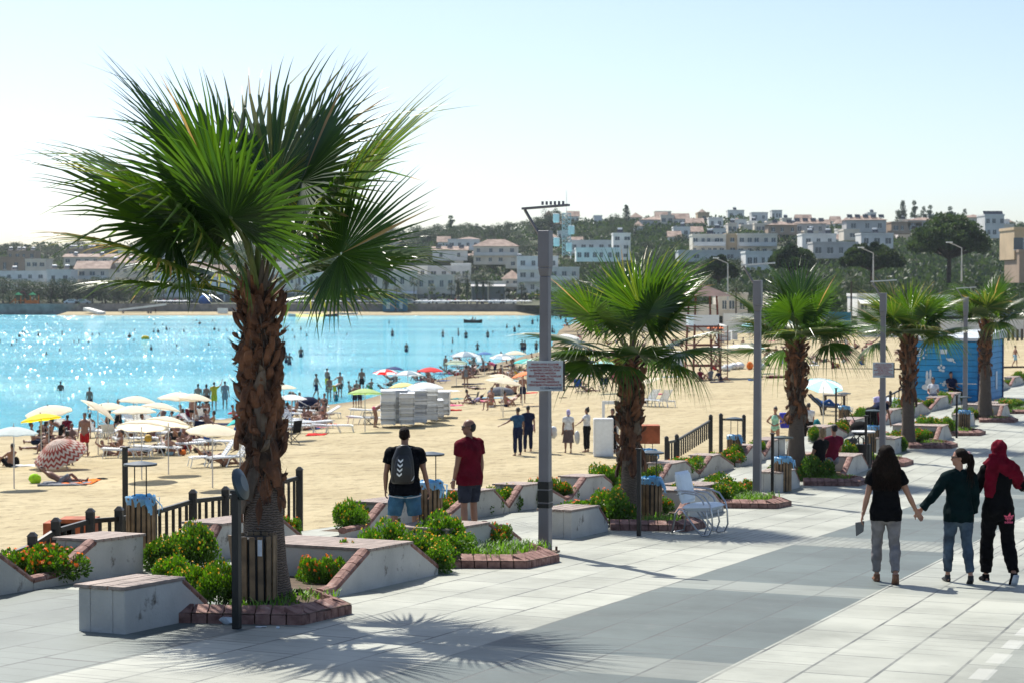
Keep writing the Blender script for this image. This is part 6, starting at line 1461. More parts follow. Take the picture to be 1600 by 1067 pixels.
LG={'up':lounger_parts(R(55)),'flat':lounger_parts(R(3)),'mid':lounger_parts(R(30))}
def lounger(px,py,rz,kind,label,group='white loungers on the beach'):
    t=thing('sun_lounger',label,'sun lounger',GS(px,py),R(rz),group)
    for n_,me in zip(('frame','seat','backrest'),LG[kind]): mk(n_,me,t)
    return t
for px,py,rz,k,lb in [(198,716,90,'flat','white lounger with a bather lying on it, left of the sitting woman'),(245,712,85,'flat','white lounger behind the sitting woman'),(282,706,-80,'flat','white and blue lounger right of the sitting woman'),
 (335,728,-70,'up','white lounger with raised back left of the foreground trunk'),(362,728,-60,'up','white lounger partly behind the foreground trunk'),(345,702,85,'flat','flat lounger behind the raised one near the trunk'),(148,684,150,'up','white lounger with raised back behind the man in red shorts'),(165,684,-90,'flat','white lounger end below the tilted cream parasol'),
 (212,684,170,'up','white lounger under the front cream parasol'),(232,683,160,'mid','white lounger right of the one under the cream parasol'),(262,682,150,'mid','white lounger below the right cream parasol'),(245,676,140,'up','white lounger in the back of the left cluster'),(300,664,-150,'up','beige lounger with high back below the far left parasol'),(309,664,-150,'up','second beige lounger with high back below the far left parasol'),
 (104,682,160,'up','white lounger below the cream parasol behind the yellow one'),(445,655,80,'mid','white lounger touching the right side of the trunk'),(468,650,70,'flat','white lounger in the jumble right of the trunk'),(490,644,100,'mid','white lounger at the back of the jumble'),(480,676,88,'flat','empty flat lounger, left of the two in front of the jumble'),(520,676,92,'flat','empty flat lounger, right of the two in front of the jumble'),(460,668,60,'up','lounger with raised back beside the trunk'),(505,655,-70,'mid','lounger at the right end of the jumble'),
 (574,650,80,'flat','white lounger end between green parasol and stack'),(573,684-21,70,'flat','small white lounger left of the bending woman'),(1012,634,-140,'up','white lounger with a bather, right of the second palm'),(1031,635,-140,'up','white lounger with a dark towel, right of the second palm'),(305,668,60,'mid','white lounger behind the wide cream parasol')]: lounger(px,py,rz,k,lb)
rl_=random.Random(8)
for i in range(22):
    a,b_=rl_.choice([((150,300),(660,690)),((150,330),(664,700)),((440,510),(640,672)),((700,850),(568,590)),((880,960),(560,598))])
    lounger(rl_.uniform(*a),rl_.uniform(*b_),rl_.uniform(0,360),rl_.choice(['up','mid','flat']),'white lounger in the crowd '+('of the left parasols' if a[1]<400 else 'right of the trunk' if a[1]<600 else 'at the grey parasols' if a[1]<860 else 'right of the notice'))
# stacks: each lounger of a stack is one thing
ob=MB(); fr,st,bk=(lounger_parts(R(1)))
mbs=MB()
mbs.box(-.33,.33,-.95,.95,.0,.030); mbs.box(-.35,-.29,-.95,.95,-.02,.048); mbs.box(.29,.35,-.95,.95,-.02,.048)
for y in (-.95,.89): mbs.box(-.33,.33,y,y+.06,-.02,.048)
for y in (-.9,-.1,.5):
    for x in (-.31,.25): mbs.box(x,x+.06,y,y+.08,-.07,0)
SM=mbs.mesh('stacked_lounger',M['white'])
def stack(px,py,n,rz,label,dz=.066):
    p=GS(px,py)
    for k in range(n):
        o=bpy.data.objects.new('stacked_lounger',SM); COL.objects.link(o); o.location=p+V(random.uniform(-.012,.012),random.uniform(-.02,.02),.22+dz*k); o.rotation_euler=(0,0,R(rz)+random.uniform(-.015,.015)); o.data=SM
        tag(o,label,'sun lounger',label.split(' in ')[-1])
STK=[(606,667,24,4,'white lounger in the leftmost stack beside the bending woman'),(622,666,24,10,'white lounger in the second stack from the bending woman'),(636,667,22,3,'white lounger in the third, lower stack of the row'),(650,664,23,14,'white lounger in the fourth stack of the row'),(668,660,26,12,'white lounger in the tall fifth stack of the row'),(681,656,13,5,'white lounger in the low stack at the right of the row'),(692,652,18,0,'white lounger in the last stack of the row, farthest right')]
for a in STK: stack(*a)
for i,(px,py,n) in enumerate([(1125,537,15),(1135,535,17),(1146,533,17)]): stack(px,py,n,5,'white lounger in the '+['left','middle','right'][i]+' stack behind the lifeguard tower')
# ------------------------------------------------------------ towels, bags and small things on the sand
def towel(px,py,w,l,c,label,rz=0,cat='towel'):
    mb=MB(); n=7; rn=random.Random(px+py); P_=[[(-w/2+w*i/n,-l/2+l*j/n,.02+rn.uniform(0,.05)) for j in range(n+1)] for i in range(n+1)]
    for i in range(n):
        for j in range(n): mb.quad(P_[i][j],P_[i+1][j],P_[i+1][j+1],P_[i][j+1])
    i0=len(mb.v)
    for i in range(n):
        for (a,b_) in (((i,0),(i+1,0)),((i+1,n),(i,n)),((0,i+1),(0,i)),((n,i),(n,i+1))):
            p,q=P_[a[0]][a[1]],P_[b_[0]][b_[1]]; mb.quad((p[0],p[1],-.02),(q[0],q[1],-.02),q,p)
    o=mb.build('towel',M[c],None,True); o.location=GS(px,py); o.rotation_euler=(0,0,R(rz)); tag(o,label,cat)
for a in [(126,754,1.0,1.6,'c_orange','orange towel beside the reclining man'),(100,757,1.6,1.0,'c_grey','dark towel under the reclining man'),(45,729,1.2,.7,'c_white','white towel right of the man sitting at the left edge'),(372,646,1.2,1.0,'c_red','red towel left of the trunk at the water'),(330,655,1.6,1.0,'c_sky','pale blue towel behind the wide cream parasol'),
 (728,604,2.2,1.2,'c_black','black towels spread around the woman in grey'),(740,600,1.8,.8,'c_navy','navy cloth right of the woman in grey'),(788,634,1.4,.6,'c_black','small dark towel left of the notice foot'),(812,633,1.7,.5,'c_black','dark mat under the man in navy shorts'),(775,622,2.2,.8,'c_sky','pale blue towel below the cream parasols'),
 (755,624,.9,.6,'c_maroon','crimson bag and towel on the sand right of the stacks'),(705,641,1.2,.4,'c_red','thin red towel right of the stacks'),(672,632,1.2,.5,'c_white','white towel right behind the stacks'),(1034,616,.9,.5,'c_pink','pink toy and towel alone on the sand'),(1180,594,.9,.6,'c_blue','blue folded towel right of the tower'),(1128,597,1.6,.6,'c_navy','dark mat under the person in navy'),
 (1102,595,1.4,.6,'c_black','dark mat under the seated pair at the tower'),(1055,589,1.8,.5,'c_sky','blue and white towels left of the tower'),(1035,582,1.4,.5,'c_navy','navy towel left of the tower near the timber edge'),(880,622,.5,.4,'c_black','small dark bundle below the blue folding chair'),(905,604,1.5,.4,'c_black','dark towel behind the blue folding chair'),(1212,590,1.3,.4,'c_maroon','dark red towel left of the third palm'),
 (1262,571,1.9,.8,'c_white','crumpled white towels by the dark sitting man'),(1315,556,.9,.3,'c_tan','tan towel right of the lone dark bather'),(1330,542,1.2,.5,'c_white','white towel at the far right bathers'),(1365,538,1.5,.4,'c_pink','pink towel at the distant sunbather'),(1155,549,1.8,.5,'c_pink','pink towel by the distant navy chair'),(1152,556,.7,.3,'c_black','small dark towel alone near the second lamp post'),(1240,568,1.4,.4,'c_sky','pale towels right of the third palm trunk')]: towel(*a)
rt_=random.Random(23)
for i in range(34):
    a,b_=rt_.choice([((170,360),(655,715)),((440,540),(650,680)),((690,860),(575,640)),((870,1060),(535,600)),((1120,1420),(530,575))]); c=rt_.choice(['c_red','c_blue','c_navy','c_white','c_sky','c_pink','c_black','c_orange','c_teal']); x_=rt_.uniform(*a)
    towel(x_,rt_.uniform(*b_),rt_.uniform(.8,1.2),rt_.uniform(.4,1.7),c,c[2:]+' towel spread '+('under the left parasols' if x_<400 else 'right of the trunk' if x_<600 else 'near the notice' if x_<870 else 'behind the second palm' if x_<1100 else 'on the far right sand'),rt_.uniform(0,90))
blob('beach_toy','lime green bag beside the feet of the reclining man','bag',GS(53,755)+V(0,0,.14),(.22,.16,.18),cm('c_lime',(.35,.65,.03)),3)
blob('rucksack','dark bag behind the man sitting at the left edge','bag',GS(24,728)+V(0,0,.16),(.12,.12,.2),M['c_black'],3)
blob('sandals','pair of dark sandals on bare sand right of the orange towel','sandals',GS(157,750)+V(0,0,.03),(.22,.1,.05),M['c_black'],5)
blob('wicker_bag','spotted yellow and black bag standing on a lounger','bag',GS(229,706)+V(0,.2,.55),(.16,.12,.16),mat('spotted_bag',(.55,.35,.04),.6,.1,9,dirt=((.01,.01,.01),9,.52)),5,var=.03)
blob('beach_ball','orange toy beside the sitting woman','toy',GS(285,711)+V(0,0,.1),(.12,.12,.12),M['c_orange'],5)
blob('sun_hat','pink hat on a lounger right of the left cluster','hat',GS(279,668)+V(0,0,.55),(.2,.18,.14),M['c_pink'],5)
blob('cool_bag','blue cool bag on the sand beside the trunk','bag',GS(375,690)+V(0,0,.5),(.3,.2,.28),M['c_blue'],6)
blob('beach_tent','dark blue beach tent between the trunk and the water group','tent',GS(482,644)+V(0,0,.35),(.75,.6,.62),M['c_navy'],7,var=.04)
blob('beach_tent','slate blue folded tent in the shade left of the notice','tent',GS(782,618)+V(0,0,.2),(.9,.5,.4),M['c_grey'],8,var=.06)
blob('backpack','yellow bag beside the bather by the timber edge','bag',GS(1308,575)+V(0,0,.2),(.25,.2,.2),M['c_yellow'],8)
blob('buoy','orange buoy lying on the sand right of the second lamp post','buoy',GS(1172,577)+V(0,0,.3),(.28,.28,.34),M['c_orange'],8,var=.04)
for i,(px,py) in enumerate(((1147,577),(1156,576),(1188,577),(1135,580))): blob('paddle_boat','white plastic pedal boat float by the timber edge','float',GS(px,py)+V(0,0,.25),(.42,.5,.3),M['white'],20+i,'white floats by the timber edge',.08)
def folding_chair(px,py,rz,c,label,h=.9):
    t=thing('folding_chair',label,'folding chair',GS(px,py),R(rz)); mb=MB()
    for x in (-.27,.27): bar(mb,(x,-.25,0),(x,.25,.42),.012,.012); bar(mb,(x,.25,0),(x,-.25,.42),.012,.012); bar(mb,(x,-.28,.42),(x,-.38,h),.012,.012); bar(mb,(x,-.28,.62),(x,.22,.62),.02,.012); bar(mb,(x,.2,.42),(x,.2,.62),.01,.01)
    bar(mb,(-.27,-.25,0),(.27,.25,.42),.01,.01); bar(mb,(.27,-.25,0),(-.27,.25,.42),.01,.01); mb.build('frame',M['black'],t)
    mb=MB(); mb.hexa([(-.26,-.28,.40),(.26,-.28,.40),(.26,.25,.43),(-.26,.25,.43),(-.26,-.28,.415),(.26,-.28,.415),(.26,.25,.445),(-.26,.25,.445)]); mb.build('seat',M[c],t)
    mb=MB(); mb.hexa([(-.26,-.29,.46),(.26,-.29,.46),(.26,-.39,h),(-.26,-.39,h),(-.26,-.27,.46),(.26,-.27,.46),(.26,-.37,h),(-.26,-.37,h)]); mb.build('backrest',M[c],t)
folding_chair(454,693,60,'c_black','black folding director chair right of the foreground trunk',1.0)
folding_chair(907,614,-150,'c_blue','blue folding chair right of the notice')
folding_chair(942,612,160,'c_navy','navy folding chair right of the blue one')
folding_chair(303,690,150,'c_navy','dark folding chair left of the wide cream parasol')
folding_chair(575,664,100,'c_grey','small camp chair by the bending woman',.7)
folding_chair(738,632,80,'c_grey','low camp chair under the person in lilac',.8)
# lounge chair with table
p=GS(1292,648); t=thing('deck_chair','dark reclining deck chair under the man in blue','deck chair',p,R(-110)); mb=MB()
for x in (-.32,.28): mb.hexa([(x,-.2,0),(x+.05,-.2,0),(x+.05,-.12,0),(x,-.12,0),(x,-.3,.45),(x+.05,-.3,.45),(x+.05,-.2,.45),(x,-.2,.45)]); mb.box(x,x+.05,.9,.98,0,.40); bar(mb,(x+.02,-.3,.42),(x+.02,1.0,.38),.03,.03); bar(mb,(x+.02,-.25,.42),(x+.02,-.85,1.0),.03,.03)
mb.build('frame',M['black'],t); mb=MB(); mb.hexa([(-.3,-.25,.40),(.3,-.25,.40),(.3,1,.36),(-.3,1,.36),(-.3,-.25,.43),(.3,-.25,.43),(.3,1,.39),(-.3,1,.39)]); mb.build('seat',M['c_navy'],t)
def table(px,py,label,mt,w=1.0,d=.8,h=.75):
    t=thing('table',label,'table',GS(px,py),R(-15)); mb=MB(); mb.box(-w/2,w/2,-d/2,d/2,h-.06,h); mb.build('table_top',mt,t)
    for x in (-1,1):
        for y in (-1,1): mb=MB(); mb.box(x*(w/2-.08)-.035,x*(w/2-.08)+.035,y*(d/2-.08)-.035,y*(d/2-.08)+.035,0,h-.061); mb.build('leg',mt,t)
M['dwood']=mat('dark_wood',(.05,.032,.02),.6,.3,6)
table(1305,641,'dark wooden table beside the deck chair',M['dwood'],1.1,.8,.8)
# bicycle
def bicycle(px,py,rz,label):
    t=thing('bicycle',label,'bicycle',GS(px,py),R(rz))
    for x in (-.5,.5):
        mb=MB(); mb.tube([(x+.33*math.cos(2*PI*q/20),0,.34+.33*math.sin(2*PI*q/20)) for q in range(21)],.02,n=5,cap=False,side=(0,1,0))
        for q in range(6): a=PI*q/6; mb.tube([(x-.32*math.cos(a),0,.34-.32*math.sin(a)),(x+.32*math.cos(a),0,.34+.32*math.sin(a))],.004,n=3)
        mb.build('wheel',M['black'],t)
    mb=MB()
    for a,b_ in (((-.5,0,.34),(-.15,0,.30)),((-.5,0,.34),(-.2,0,.78)),((-.15,0,.3),(-.22,0,.85)),((-.15,0,.3),(.32,0,.76)),((-.2,0,.78),(.32,0,.80)),((.5,0,.34),(.3,0,.95))): mb.tube([a,b_],.017,n=5)
    mb.tube([(.3,-.25,.98),(.3,.25,.98)],.015,n=5); mb.build('frame',M['c_navy'],t); mb=MB(); mb.ell((-.22,0,.88),(.13,.06,.03),8,4); mb.build('saddle',M['black'],t)
bicycle(682,599,10,'bicycle standing below the red parasol')
# white boards and the orange box
def board(px,pt,pb,w,label,frame=False,rz=0):
    b=GS(px,pb); Y=b.y; h=(pb-pt)*Y/3000; w=w*Y/3000; t=thing('changing_panel',label,'panel',b,R(rz)); mb=MB()
    if not frame: mb.box(-w/2,w/2,-.22,.22,0,h); o=mb.build('box',M['white'],t); bevel(o,.04); mb=MB(); mb.box(-w/2+.06,w/2-.06,-.228,-.221,.1,h-.1); mb.build('door',M['vinyl'],t)
    else:
        mb.box(-w/2,-w/2+.1,-.05,.05,0,h); mb.box(w/2-.1,w/2,-.05,.05,0,h); mb.box(-w/2+.1,w/2-.1,-.05,.05,h-.12,h); mb.box(-w/2+.1,w/2-.1,-.05,.05,h*.4,h*.4+.08); mb.build('frame',M['white'],t)
        mb=MB(); mb.box(-w/2+.1,w/2-.1,-.01,.01,0,h*.4); mb.build('infill',M['vinyl'],t)
board(943,653,713,31,'white standing locker being carried by the people on the sand'); board(954,626,706,26,'white door frame panel behind the locker',True)
def crate(px,py,w,h,c,label,v=None):
    b=GS(px,py); t=tag(MB().box(-w/2,w/2,-.25,.25,0,h).build('crate',M[c]),label,'box'); t.location=b; bevel(t,.02)
b=V(0,0,0)
M['cardboard']=mat('printed_cardboard',(.36,.09,.03),.8,.3,5,dirt=((.5,.42,.36),2,.62))
Y=38; tag(MB().box(-.26,.26,-.2,.2,0,.36).build('carton',M['cardboard']),'orange brown carton right of the second palm trunk','carton').location=V((1010-800)/3000*Y,Y,CAMZ-(692-445)/3000*Y)
Y=27.5
for i,(px,py,w,lb) in enumerate(((93,848,.42,'reddish carton behind the left railing'),(122,842,.5,'larger reddish carton right behind the left railing'))): tag(MB().box(-w/2,w/2,-.2,.2,0,.3).build('carton',M['cardboard']),lb,'carton').location=V((px-800)/3000*Y,Y,CAMZ-(py-445)/3000*Y)
# white lockers / fridge blocks left of the tower
for px,py,w,lb in ((1041,575,.95,'left white folding locker on the sand by the timber edge'),(1058,575,.95,'right white folding locker on the sand by the timber edge')):
    b=GS(px,py); t=thing('locker',lb,'locker',b,R(6)); s=b.y/3000; mb=MB()
    mb.box(-8*s,8*s,-.5,.5,0,13*s); o=mb.build('lower_box',M['white'],t); bevel(o,.05); mb=MB(); mb.box(-8.3*s,8.3*s,-.5,.5,13.2*s,26*s); o=mb.build('upper_box',M['white'],t); bevel(o,.05)
# pram / trolley in front of the third lamp post
p=P(UX(1345,-11.3),-11.3); t=thing('pram','dark folding pram by the dark clothed person','pram',p,R(-40)); mb=MB()
for y in (-.2,.2): mb.tube([(-.45,y,.95),(-.2,y,.5),(.35,y,.12)],.014,n=5); mb.tube([(.2,y,.55),(-.3,y,.10)],.014,n=5)
mb.build('frame',M['black'],t); mb=MB(); mb.ell((0,0,.5),(.34,.22,.22),10,6); mb.build('seat',M['c_black'],t,True)
for x in (-.3,.35): mb=MB(); mb.tube([(x,-.22,.1),(x,.22,.1)],.10,n=12); mb.build('wheel',M['black'],t)
# bench rail right of it
p=P(UX(1350,-9.6),-9.6); t=thing('litter_basket','dark railed litter basket with a pale lid before the third lamp post','litter bin',p,-AL); mb=MB()
for q in range(14): a=2*PI*q/14; mb.tube([(math.cos(a)*.26,math.sin(a)*.26,.1),(math.cos(a)*.27,math.sin(a)*.27,.78)],.012,n=4)
mb.build('bars',M['black'],t); mb=MB(); mb.tube([(0,0,.9),(0,0,.93)],.3,n=16); mb.build('lid',M['lampw'],t); mb=MB(); mb.tube([(0,0,0),(0,0,.6)],.2,n=12); mb.build('can',M['bindark'],t)
# timber edge across the sand
def timber(pxs,lb):
    a=GS(*pxs[0]); b=GS(*pxs[1]); mb=MB(); bar(mb,a+V(0,0,.04),b+V(0,0,.04),.10,.10); tag(mb.build('timber_edge',M['dwood']),lb,'timber edging')
timber(((760,578.5),(1432,578)),'long dark timber edging laid across the sand'); timber(((1562,575),(1640,574)),'short dark timber edging right of the kiosk')
# posts of a fence at the far right
for i,px in enumerate((1492,1500,1509,1583,1590,1597,1576,1603)):
    b=GS(px,533-(i%2)); mb=MB(); mb.box(-.12,.12,-.12,.12,0,1.3); o=mb.build('fence_post',M['dwood']); o.location=b; tag(o,'thick dark timber post of the far beach fence','post','posts of the far beach fence')
# ------------------------------------------------------------ lifeguard tower
M['redwood']=mat('red_brown_timber',(.16,.045,.028),.7,.25,4)
def mat_tiles(name,c):
    return mat(name,c,.8,.25,1.6,.5,9,dirt=((c[0]*.6,c[1]*.6,c[2]*.6),2,.6))
M['rooft']=mat_tiles('shingles',(.13,.075,.065))
b=GS(1098,590); t=thing('lifeguard_tower','tall lifeguard tower of red brown timber with a pyramid roof','lifeguard tower',b,R(12)); s=b.y/3000
H=(590-462)*s
for x in (-1,1):
    for y in (-1,1): mb=MB(); mb.hexa([(x*1.05-.07,y*1.05-.07,-.2),(x*1.05+.07,y*1.05-.07,-.2),(x*1.05+.07,y*1.05+.07,-.2),(x*1.05-.07,y*1.05+.07,-.2),(x*.8-.06,y*.8-.06,H),(x*.8+.06,y*.8-.06,H),(x*.8+.06,y*.8+.06,H),(x*.8-.06,y*.8+.06,H)]); mb.build('leg',M['redwood'],t)
mb=MB()
for zz in (.9,2.4): 
    r=1.05-.25*zz/H
    for a,c in (((-r,-r),(r,-r)),((r,-r),(r,r)),((r,r),(-r,r)),((-r,r),(-r,-r))): bar(mb,(a[0],a[1],zz),(c[0],c[1],zz),.04,.05)
for zz in (.9,2.4):
    r=1.05-.25*zz/H
    for a,c in (((-r,-r),(r,-r)),((r,-r),(r,r))): bar(mb,(a[0],a[1],zz),(c[0],c[1],zz+1.5),.03,.03); bar(mb,(c[0],c[1],zz),(a[0],a[1],zz+1.5),.03,.03)
mb.build('bracing',M['redwood'],t); mb=MB(); mb.box(-1.0,1.0,-1.0,1.0,3.7,3.82); mb.build('deck',M['redwood'],t)
mb=MB(); mb.box(-.95,.95,-.97,-.93,3.83,4.6); mb.box(-.97,-.93,-.92,.95,3.83,4.6); mb.build('parapet',M['vinyl'],t)
mb=MB(); w=1.75; z=H-.05; e=[(-w,-w,z),(w,-w,z),(w,w,z),(-w,w,z)]
for i in range(4): mb.tri(e[i],e[(i+1)%4],(0,0,z+.9))
mb.quad(*e[::-1]); mb.build('roof',M['rooft'],t)
mb=MB(); mb.box(.9,1.5,-1.3,-1.28,0,3.8); 
b_=MB(); [b_.box(1.1,1.6,-1.0,-.95,.3*i,.3*i+.05) for i in range(1,12)]; bar(b_,(1.1,-.97,0),(1.1,-.97,3.8),.03,.03); bar(b_,(1.6,-.97,0),(1.6,-.97,3.8),.03,.03); b_.build('ladder',M['redwood'],t)
# ------------------------------------------------------------ blue kiosk
M['bluew']=mat('painted_blue_boards',(.012,.25,.52),.55,.12,2,dirt=((.03,.20,.40),2.5,.64)); M['blued']=mat('dark_blue_trim',(.005,.025,.10),.5,.1,3); M['roofw']=mat('pale_roof_sheet',(.48,.52,.55),.5,.1,1); M['paintw']=mat('white_wall_paint',(.62,.68,.72),.6,.1,5,dirt=((.2,.35,.5),8,.62))
Yk=84; k_=3000/Yk; gz=1.45
def kx(px): return (px-800)/3000*Yk
x0,x1=kx(1427),kx(1521); z1=CAMZ-(533-445)/k_; dep=4.2; sx_=.0
kt=thing('beach_kiosk','bright blue boarded kiosk with white childlike wall paintings','kiosk',(x0,Yk,gz)); W_=x1-x0; Hh=z1-gz
# the side wall goes back to the right edge seen at 1560
bx=kx(1560)*1.0; ang=0
mb=MB(); nb=16
A=V(0,0,0); B_=V(W_,-1.2,0); C_=B_+V(2.05,4.4,0); D_=A+V(2.05,4.4+1.2*0,0)
def wallb(mb,a,b,n,h0,h1,th=.06):
    d=(b-a).normalized(); nn=V(d.y,-d.x,0)*th
    for i in range(n):
        z0_=h0+(h1-h0)*i/n; z1_=h0+(h1-h0)*(i+1)/n-.018
        mb.hexa([a+nn+V(0,0,z0_),b+nn+V(0,0,z0_),b+V(0,0,z0_),a+V(0,0,z0_),a+nn*.8+V(0,0,z1_),b+nn*.8+V(0,0,z1_),b+V(0,0,z1_),a+V(0,0,z1_)])
for a,b in ((A,B_),(B_,C_),(C_,D_),(D_,A)): wallb(mb,a,b,nb,0,Hh)
mb.build('wall',M['bluew'],kt)
mb=MB()
for q in (A,B_,C_,D_): mb.box(q.x-.09,q.x+.09,q.y-.10,q.y+.08,0,Hh+.02)
mb.build('corner_trim',M['blued'],kt)
mb=MB(); c=(A+B_+C_+D_)/4; e=[c+(q-c)*1.06 for q in (A,B_,C_,D_)]; mb.hexa([q+V(0,0,Hh+.03) for q in e]+[q+V(0,0,Hh+.16+(.25 if i>1 else 0)) for i,q in enumerate(e)]); mb.build('roof',M['roofw'],kt)
# paintings: flat shapes just proud of the boards
def onwall(a,b,u,z): d=(b-a).normalized(); nn=V(d.y,-d.x,0)*.075; return a+d*u+nn+V(0,0,z)
def paint(shapes,a,b,name):
    mb=MB()
    for sh in shapes:
        i=len(mb.v); mb.v+=[tuple(onwall(a,b,u,z)) for u,z in sh]; mb.f.append(tuple(range(i,i+len(sh)))); mb.m.append(0)
    mb.build(name,M['paintw'],kt)
def pu(px): return (px-1427)/k_*1.03
def pz(py): return Hh-(py-533)/k_*1.0-.05
def ellp(cx,cy,rx,ry,n=14,a0=0): return [(pu(cx+rx*math.cos(2*PI*q/n+a0)),pz(cy+ry*math.sin(2*PI*q/n+a0))) for q in range(n)][::1]
def ring(cx,cy,rx,ry,w):
    out=[]; n=16
    for q in range(n):
        a,b=2*PI*q/n,2*PI*(q+1)/n; out.append([(pu(cx+rx*math.cos(a)),pz(cy+ry*math.sin(a))),(pu(cx+rx*math.cos(b)),pz(cy+ry*math.sin(b))),(pu(cx+(rx-w)*math.cos(b)),pz(cy+(ry-w)*math.sin(b))),(pu(cx+(rx-w)*math.cos(a)),pz(cy+(ry-w)*math.sin(a)))])
    return out
sun_=ring(1436,548,8,7,1.3)+ring(1436,548,5,4.3,1.3)+[ellp(1436,547,2.2,1.8)]
for a_ in (20,50,80,110,140,-20): sun_.append(ellp(1436+12*math.cos(R(a_)),548+11*math.sin(R(a_)),1.4,1.0+.9*abs(math.sin(R(a_))),8))
paint(sun_,A,B_,'sun_painting')
paint([ellp(1485,559,5,2.6),[(pu(1477),pz(556)),(pu(1482),pz(557)),(pu(1480),pz(561))],[(pu(1489),pz(560)),(pu(1493),pz(564)),(pu(1488),pz(563))]],A,B_,'bird_painting')
paint([ellp(1467,571,2.2,2.2),ellp(1474,571,2.4,2.2),ellp(1469,575,2.4,2),ellp(1473,576,2.4,2),ellp(1470,568,1.6,1.6)],A,B_,'flower_painting')
paint([ellp(1449,584,2.0,8),ellp(1454,582,1.8,8),ellp(1452,594,5.5,6),ellp(1450,602,9,5)],A,B_,'rabbit_painting')
paint([ellp(1477,594,3.2,3),ellp(1481,596,2.2,3),ellp(1474,598,2.4,2)],A,B_,'flower_painting')
paint([[(pu(1504),pz(566)),(pu(1510),pz(568)),(pu(1506),pz(571))],[(pu(1506),pz(578)),(pu(1508),pz(578)),(pu(1508),pz(581)),(pu(1506),pz(581))]],A,B_,'small_paintings')
paint([[(pu(1469),pz(543)),(pu(1479),pz(543)),(pu(1479),pz(550)),(pu(1469),pz(550))]],A,B_,'notice')
paint([[(.5,1.0),(.9,1.0),(.9,1.9),(.5,1.9)],[(1.0,2.3),(1.35,2.3),(1.35,2.7),(1.0,2.7)],[(1.9,.6),(2.3,.9),(2.2,1.4),(1.95,1.2)],[(3.2,1.9),(3.6,1.9),(3.6,2.7),(3.2,2.7)],[(3.9,.5),(4.3,.7),(4.1,1.0)]],B_,C_,'side_paintings')
# white cabin left of it
p=GS(1404,602); t=thing('white_cabin','low white cabin wall left of the blue kiosk','cabin',V(kx(1390),Yk+1.0,gz)); mb=MB(); mb.box(0,1.05,0,2.5,0,1.35); mb.build('wall',M['vinyl'],t); mb=MB(); mb.box(-.05,1.1,-.1,2.6,1.352,1.43); mb.build('roof',M['roofw'],t)
mb=MB(); mb.box(.1,.95,-.02,-.001,.65,1.1); mb.build('hatch',M['white'],t)
# ------------------------------------------------------------ far trees
M['tleaf']=mat('tree_foliage',(.022,.044,.016),.6,.5,.25,trans=.2,orand=.35,col2=(.060,.092,.026))
M['tdark']=mat('conifer_foliage',(.03,.06,.026),.6,.4,.3,trans=.2,orand=.2)
M['tbark']=mat('tree_bark',(.075,.055,.045),.9,.3,2)
def tree_mesh(kind,seed):
    rn=random.Random(seed); mb=MB(); tk=MB()
    cl_=[]
    if kind=='round':
        for _ in range(38): 
            a=rn.uniform(0,6.3); q=rn.random()**.5; z=rn.uniform(.16,.95); w=.62*math.sin(PI*min(1,max(.1,(z-.0)/1.0)))**.6; cl_.append(((math.cos(a)*q*w,math.sin(a)*q*w,z-.06),rn.uniform(.10,.18)))
        h0=.4
    elif kind=='umbrella':
        for _ in range(34): a=rn.uniform(0,6.3); q=rn.random()**.5; z=.50+.40*(1-q*q)*rn.uniform(.35,1); cl_.append(((math.cos(a)*q*.72,math.sin(a)*q*.72,z),rn.uniform(.10,.16)))
        h0=.66
    elif kind=='cypress':
        for k in range(24): z=.06+.9*k/24; w=.13*(1-((z-.35)/.68)**2 if z>.35 else 1); a=rn.uniform(0,6.3); cl_.append(((math.cos(a)*w*.5,math.sin(a)*w*.5,z),max(.035,w*.8)))
        h0=.2
    elif kind=='pine':
        for k in range(26): z=.25+.72*rn.random(); w=.34*(1.05-z)**.7; a=rn.uniform(0,6.3); q=rn.random()**.5; cl_.append(((math.cos(a)*w*q,math.sin(a)*w*q,z),rn.uniform(.05,.10)))
        h0=.8
    for c,r in cl_:
        n=110 if kind!='cypress' else 90
        for _ in range(n):
            d=Vector((rn.gauss(0,1),rn.gauss(0,1),rn.gauss(0,1))).normalized(); p=Vector(c)+d*r*(rn.random()**.4); u=(d+Vector((rn.uniform(-.7,.7),rn.uniform(-.7,.7),rn.uniform(-.3,.8)))).normalized(); s_=Matrix.Rotation(rn.uniform(0,6.3),3,u)@u.orthogonal().normalized(); L_=rn.uniform(.02,.042); w=L_*.42
            mb.quad(p,p+u*L_*.5+s_*w,p+u*L_,p+u*L_*.5-s_*w)
        if rn.random()<.5: tk.tube([(0,0,h0*.5),(c[0]*.5,c[1]*.5,(h0*.5+c[2])*.55),tuple(c)],[.014,.009,.004],n=4)
    tk.tube([(0,0,-.05),(.01,0,h0*.5),(0,.01,h0)],[.030,.024,.014],n=7)
    return mb.mesh('crown',M['tdark'] if kind in('cypress','pine') else M['tleaf']),tk.mesh('trunk',M['tbark'])
TM={k:[tree_mesh(k,s) for s in ss] for k,ss in dict(round=(1,2,3,4),umbrella=(5,6,7),cypress=(8,9),pine=(10,11,12)).items()}
KN={'round':'round bushy tree','umbrella':'spreading umbrella pine','cypress':'slender dark cypress','pine':'ragged dark pine'}
def wherex(px,py,z=''):
    hor='at far left' if px<130 else 'left of foreground palm' if px<300 else 'behind foreground palm' if px<480 else 'above the shops' if px<700 else 'left of nearest lamp' if px<850 else 'right of nearest lamp' if px<1000 else 'behind second palm' if px<1150 else 'behind third palm' if px<1330 else 'behind third lamp' if px<1450 else 'at far right'
    ver='on the hill crest' if py<385 else 'on the hillside' if py<440 else 'by the shore'
    return ver+' '+hor
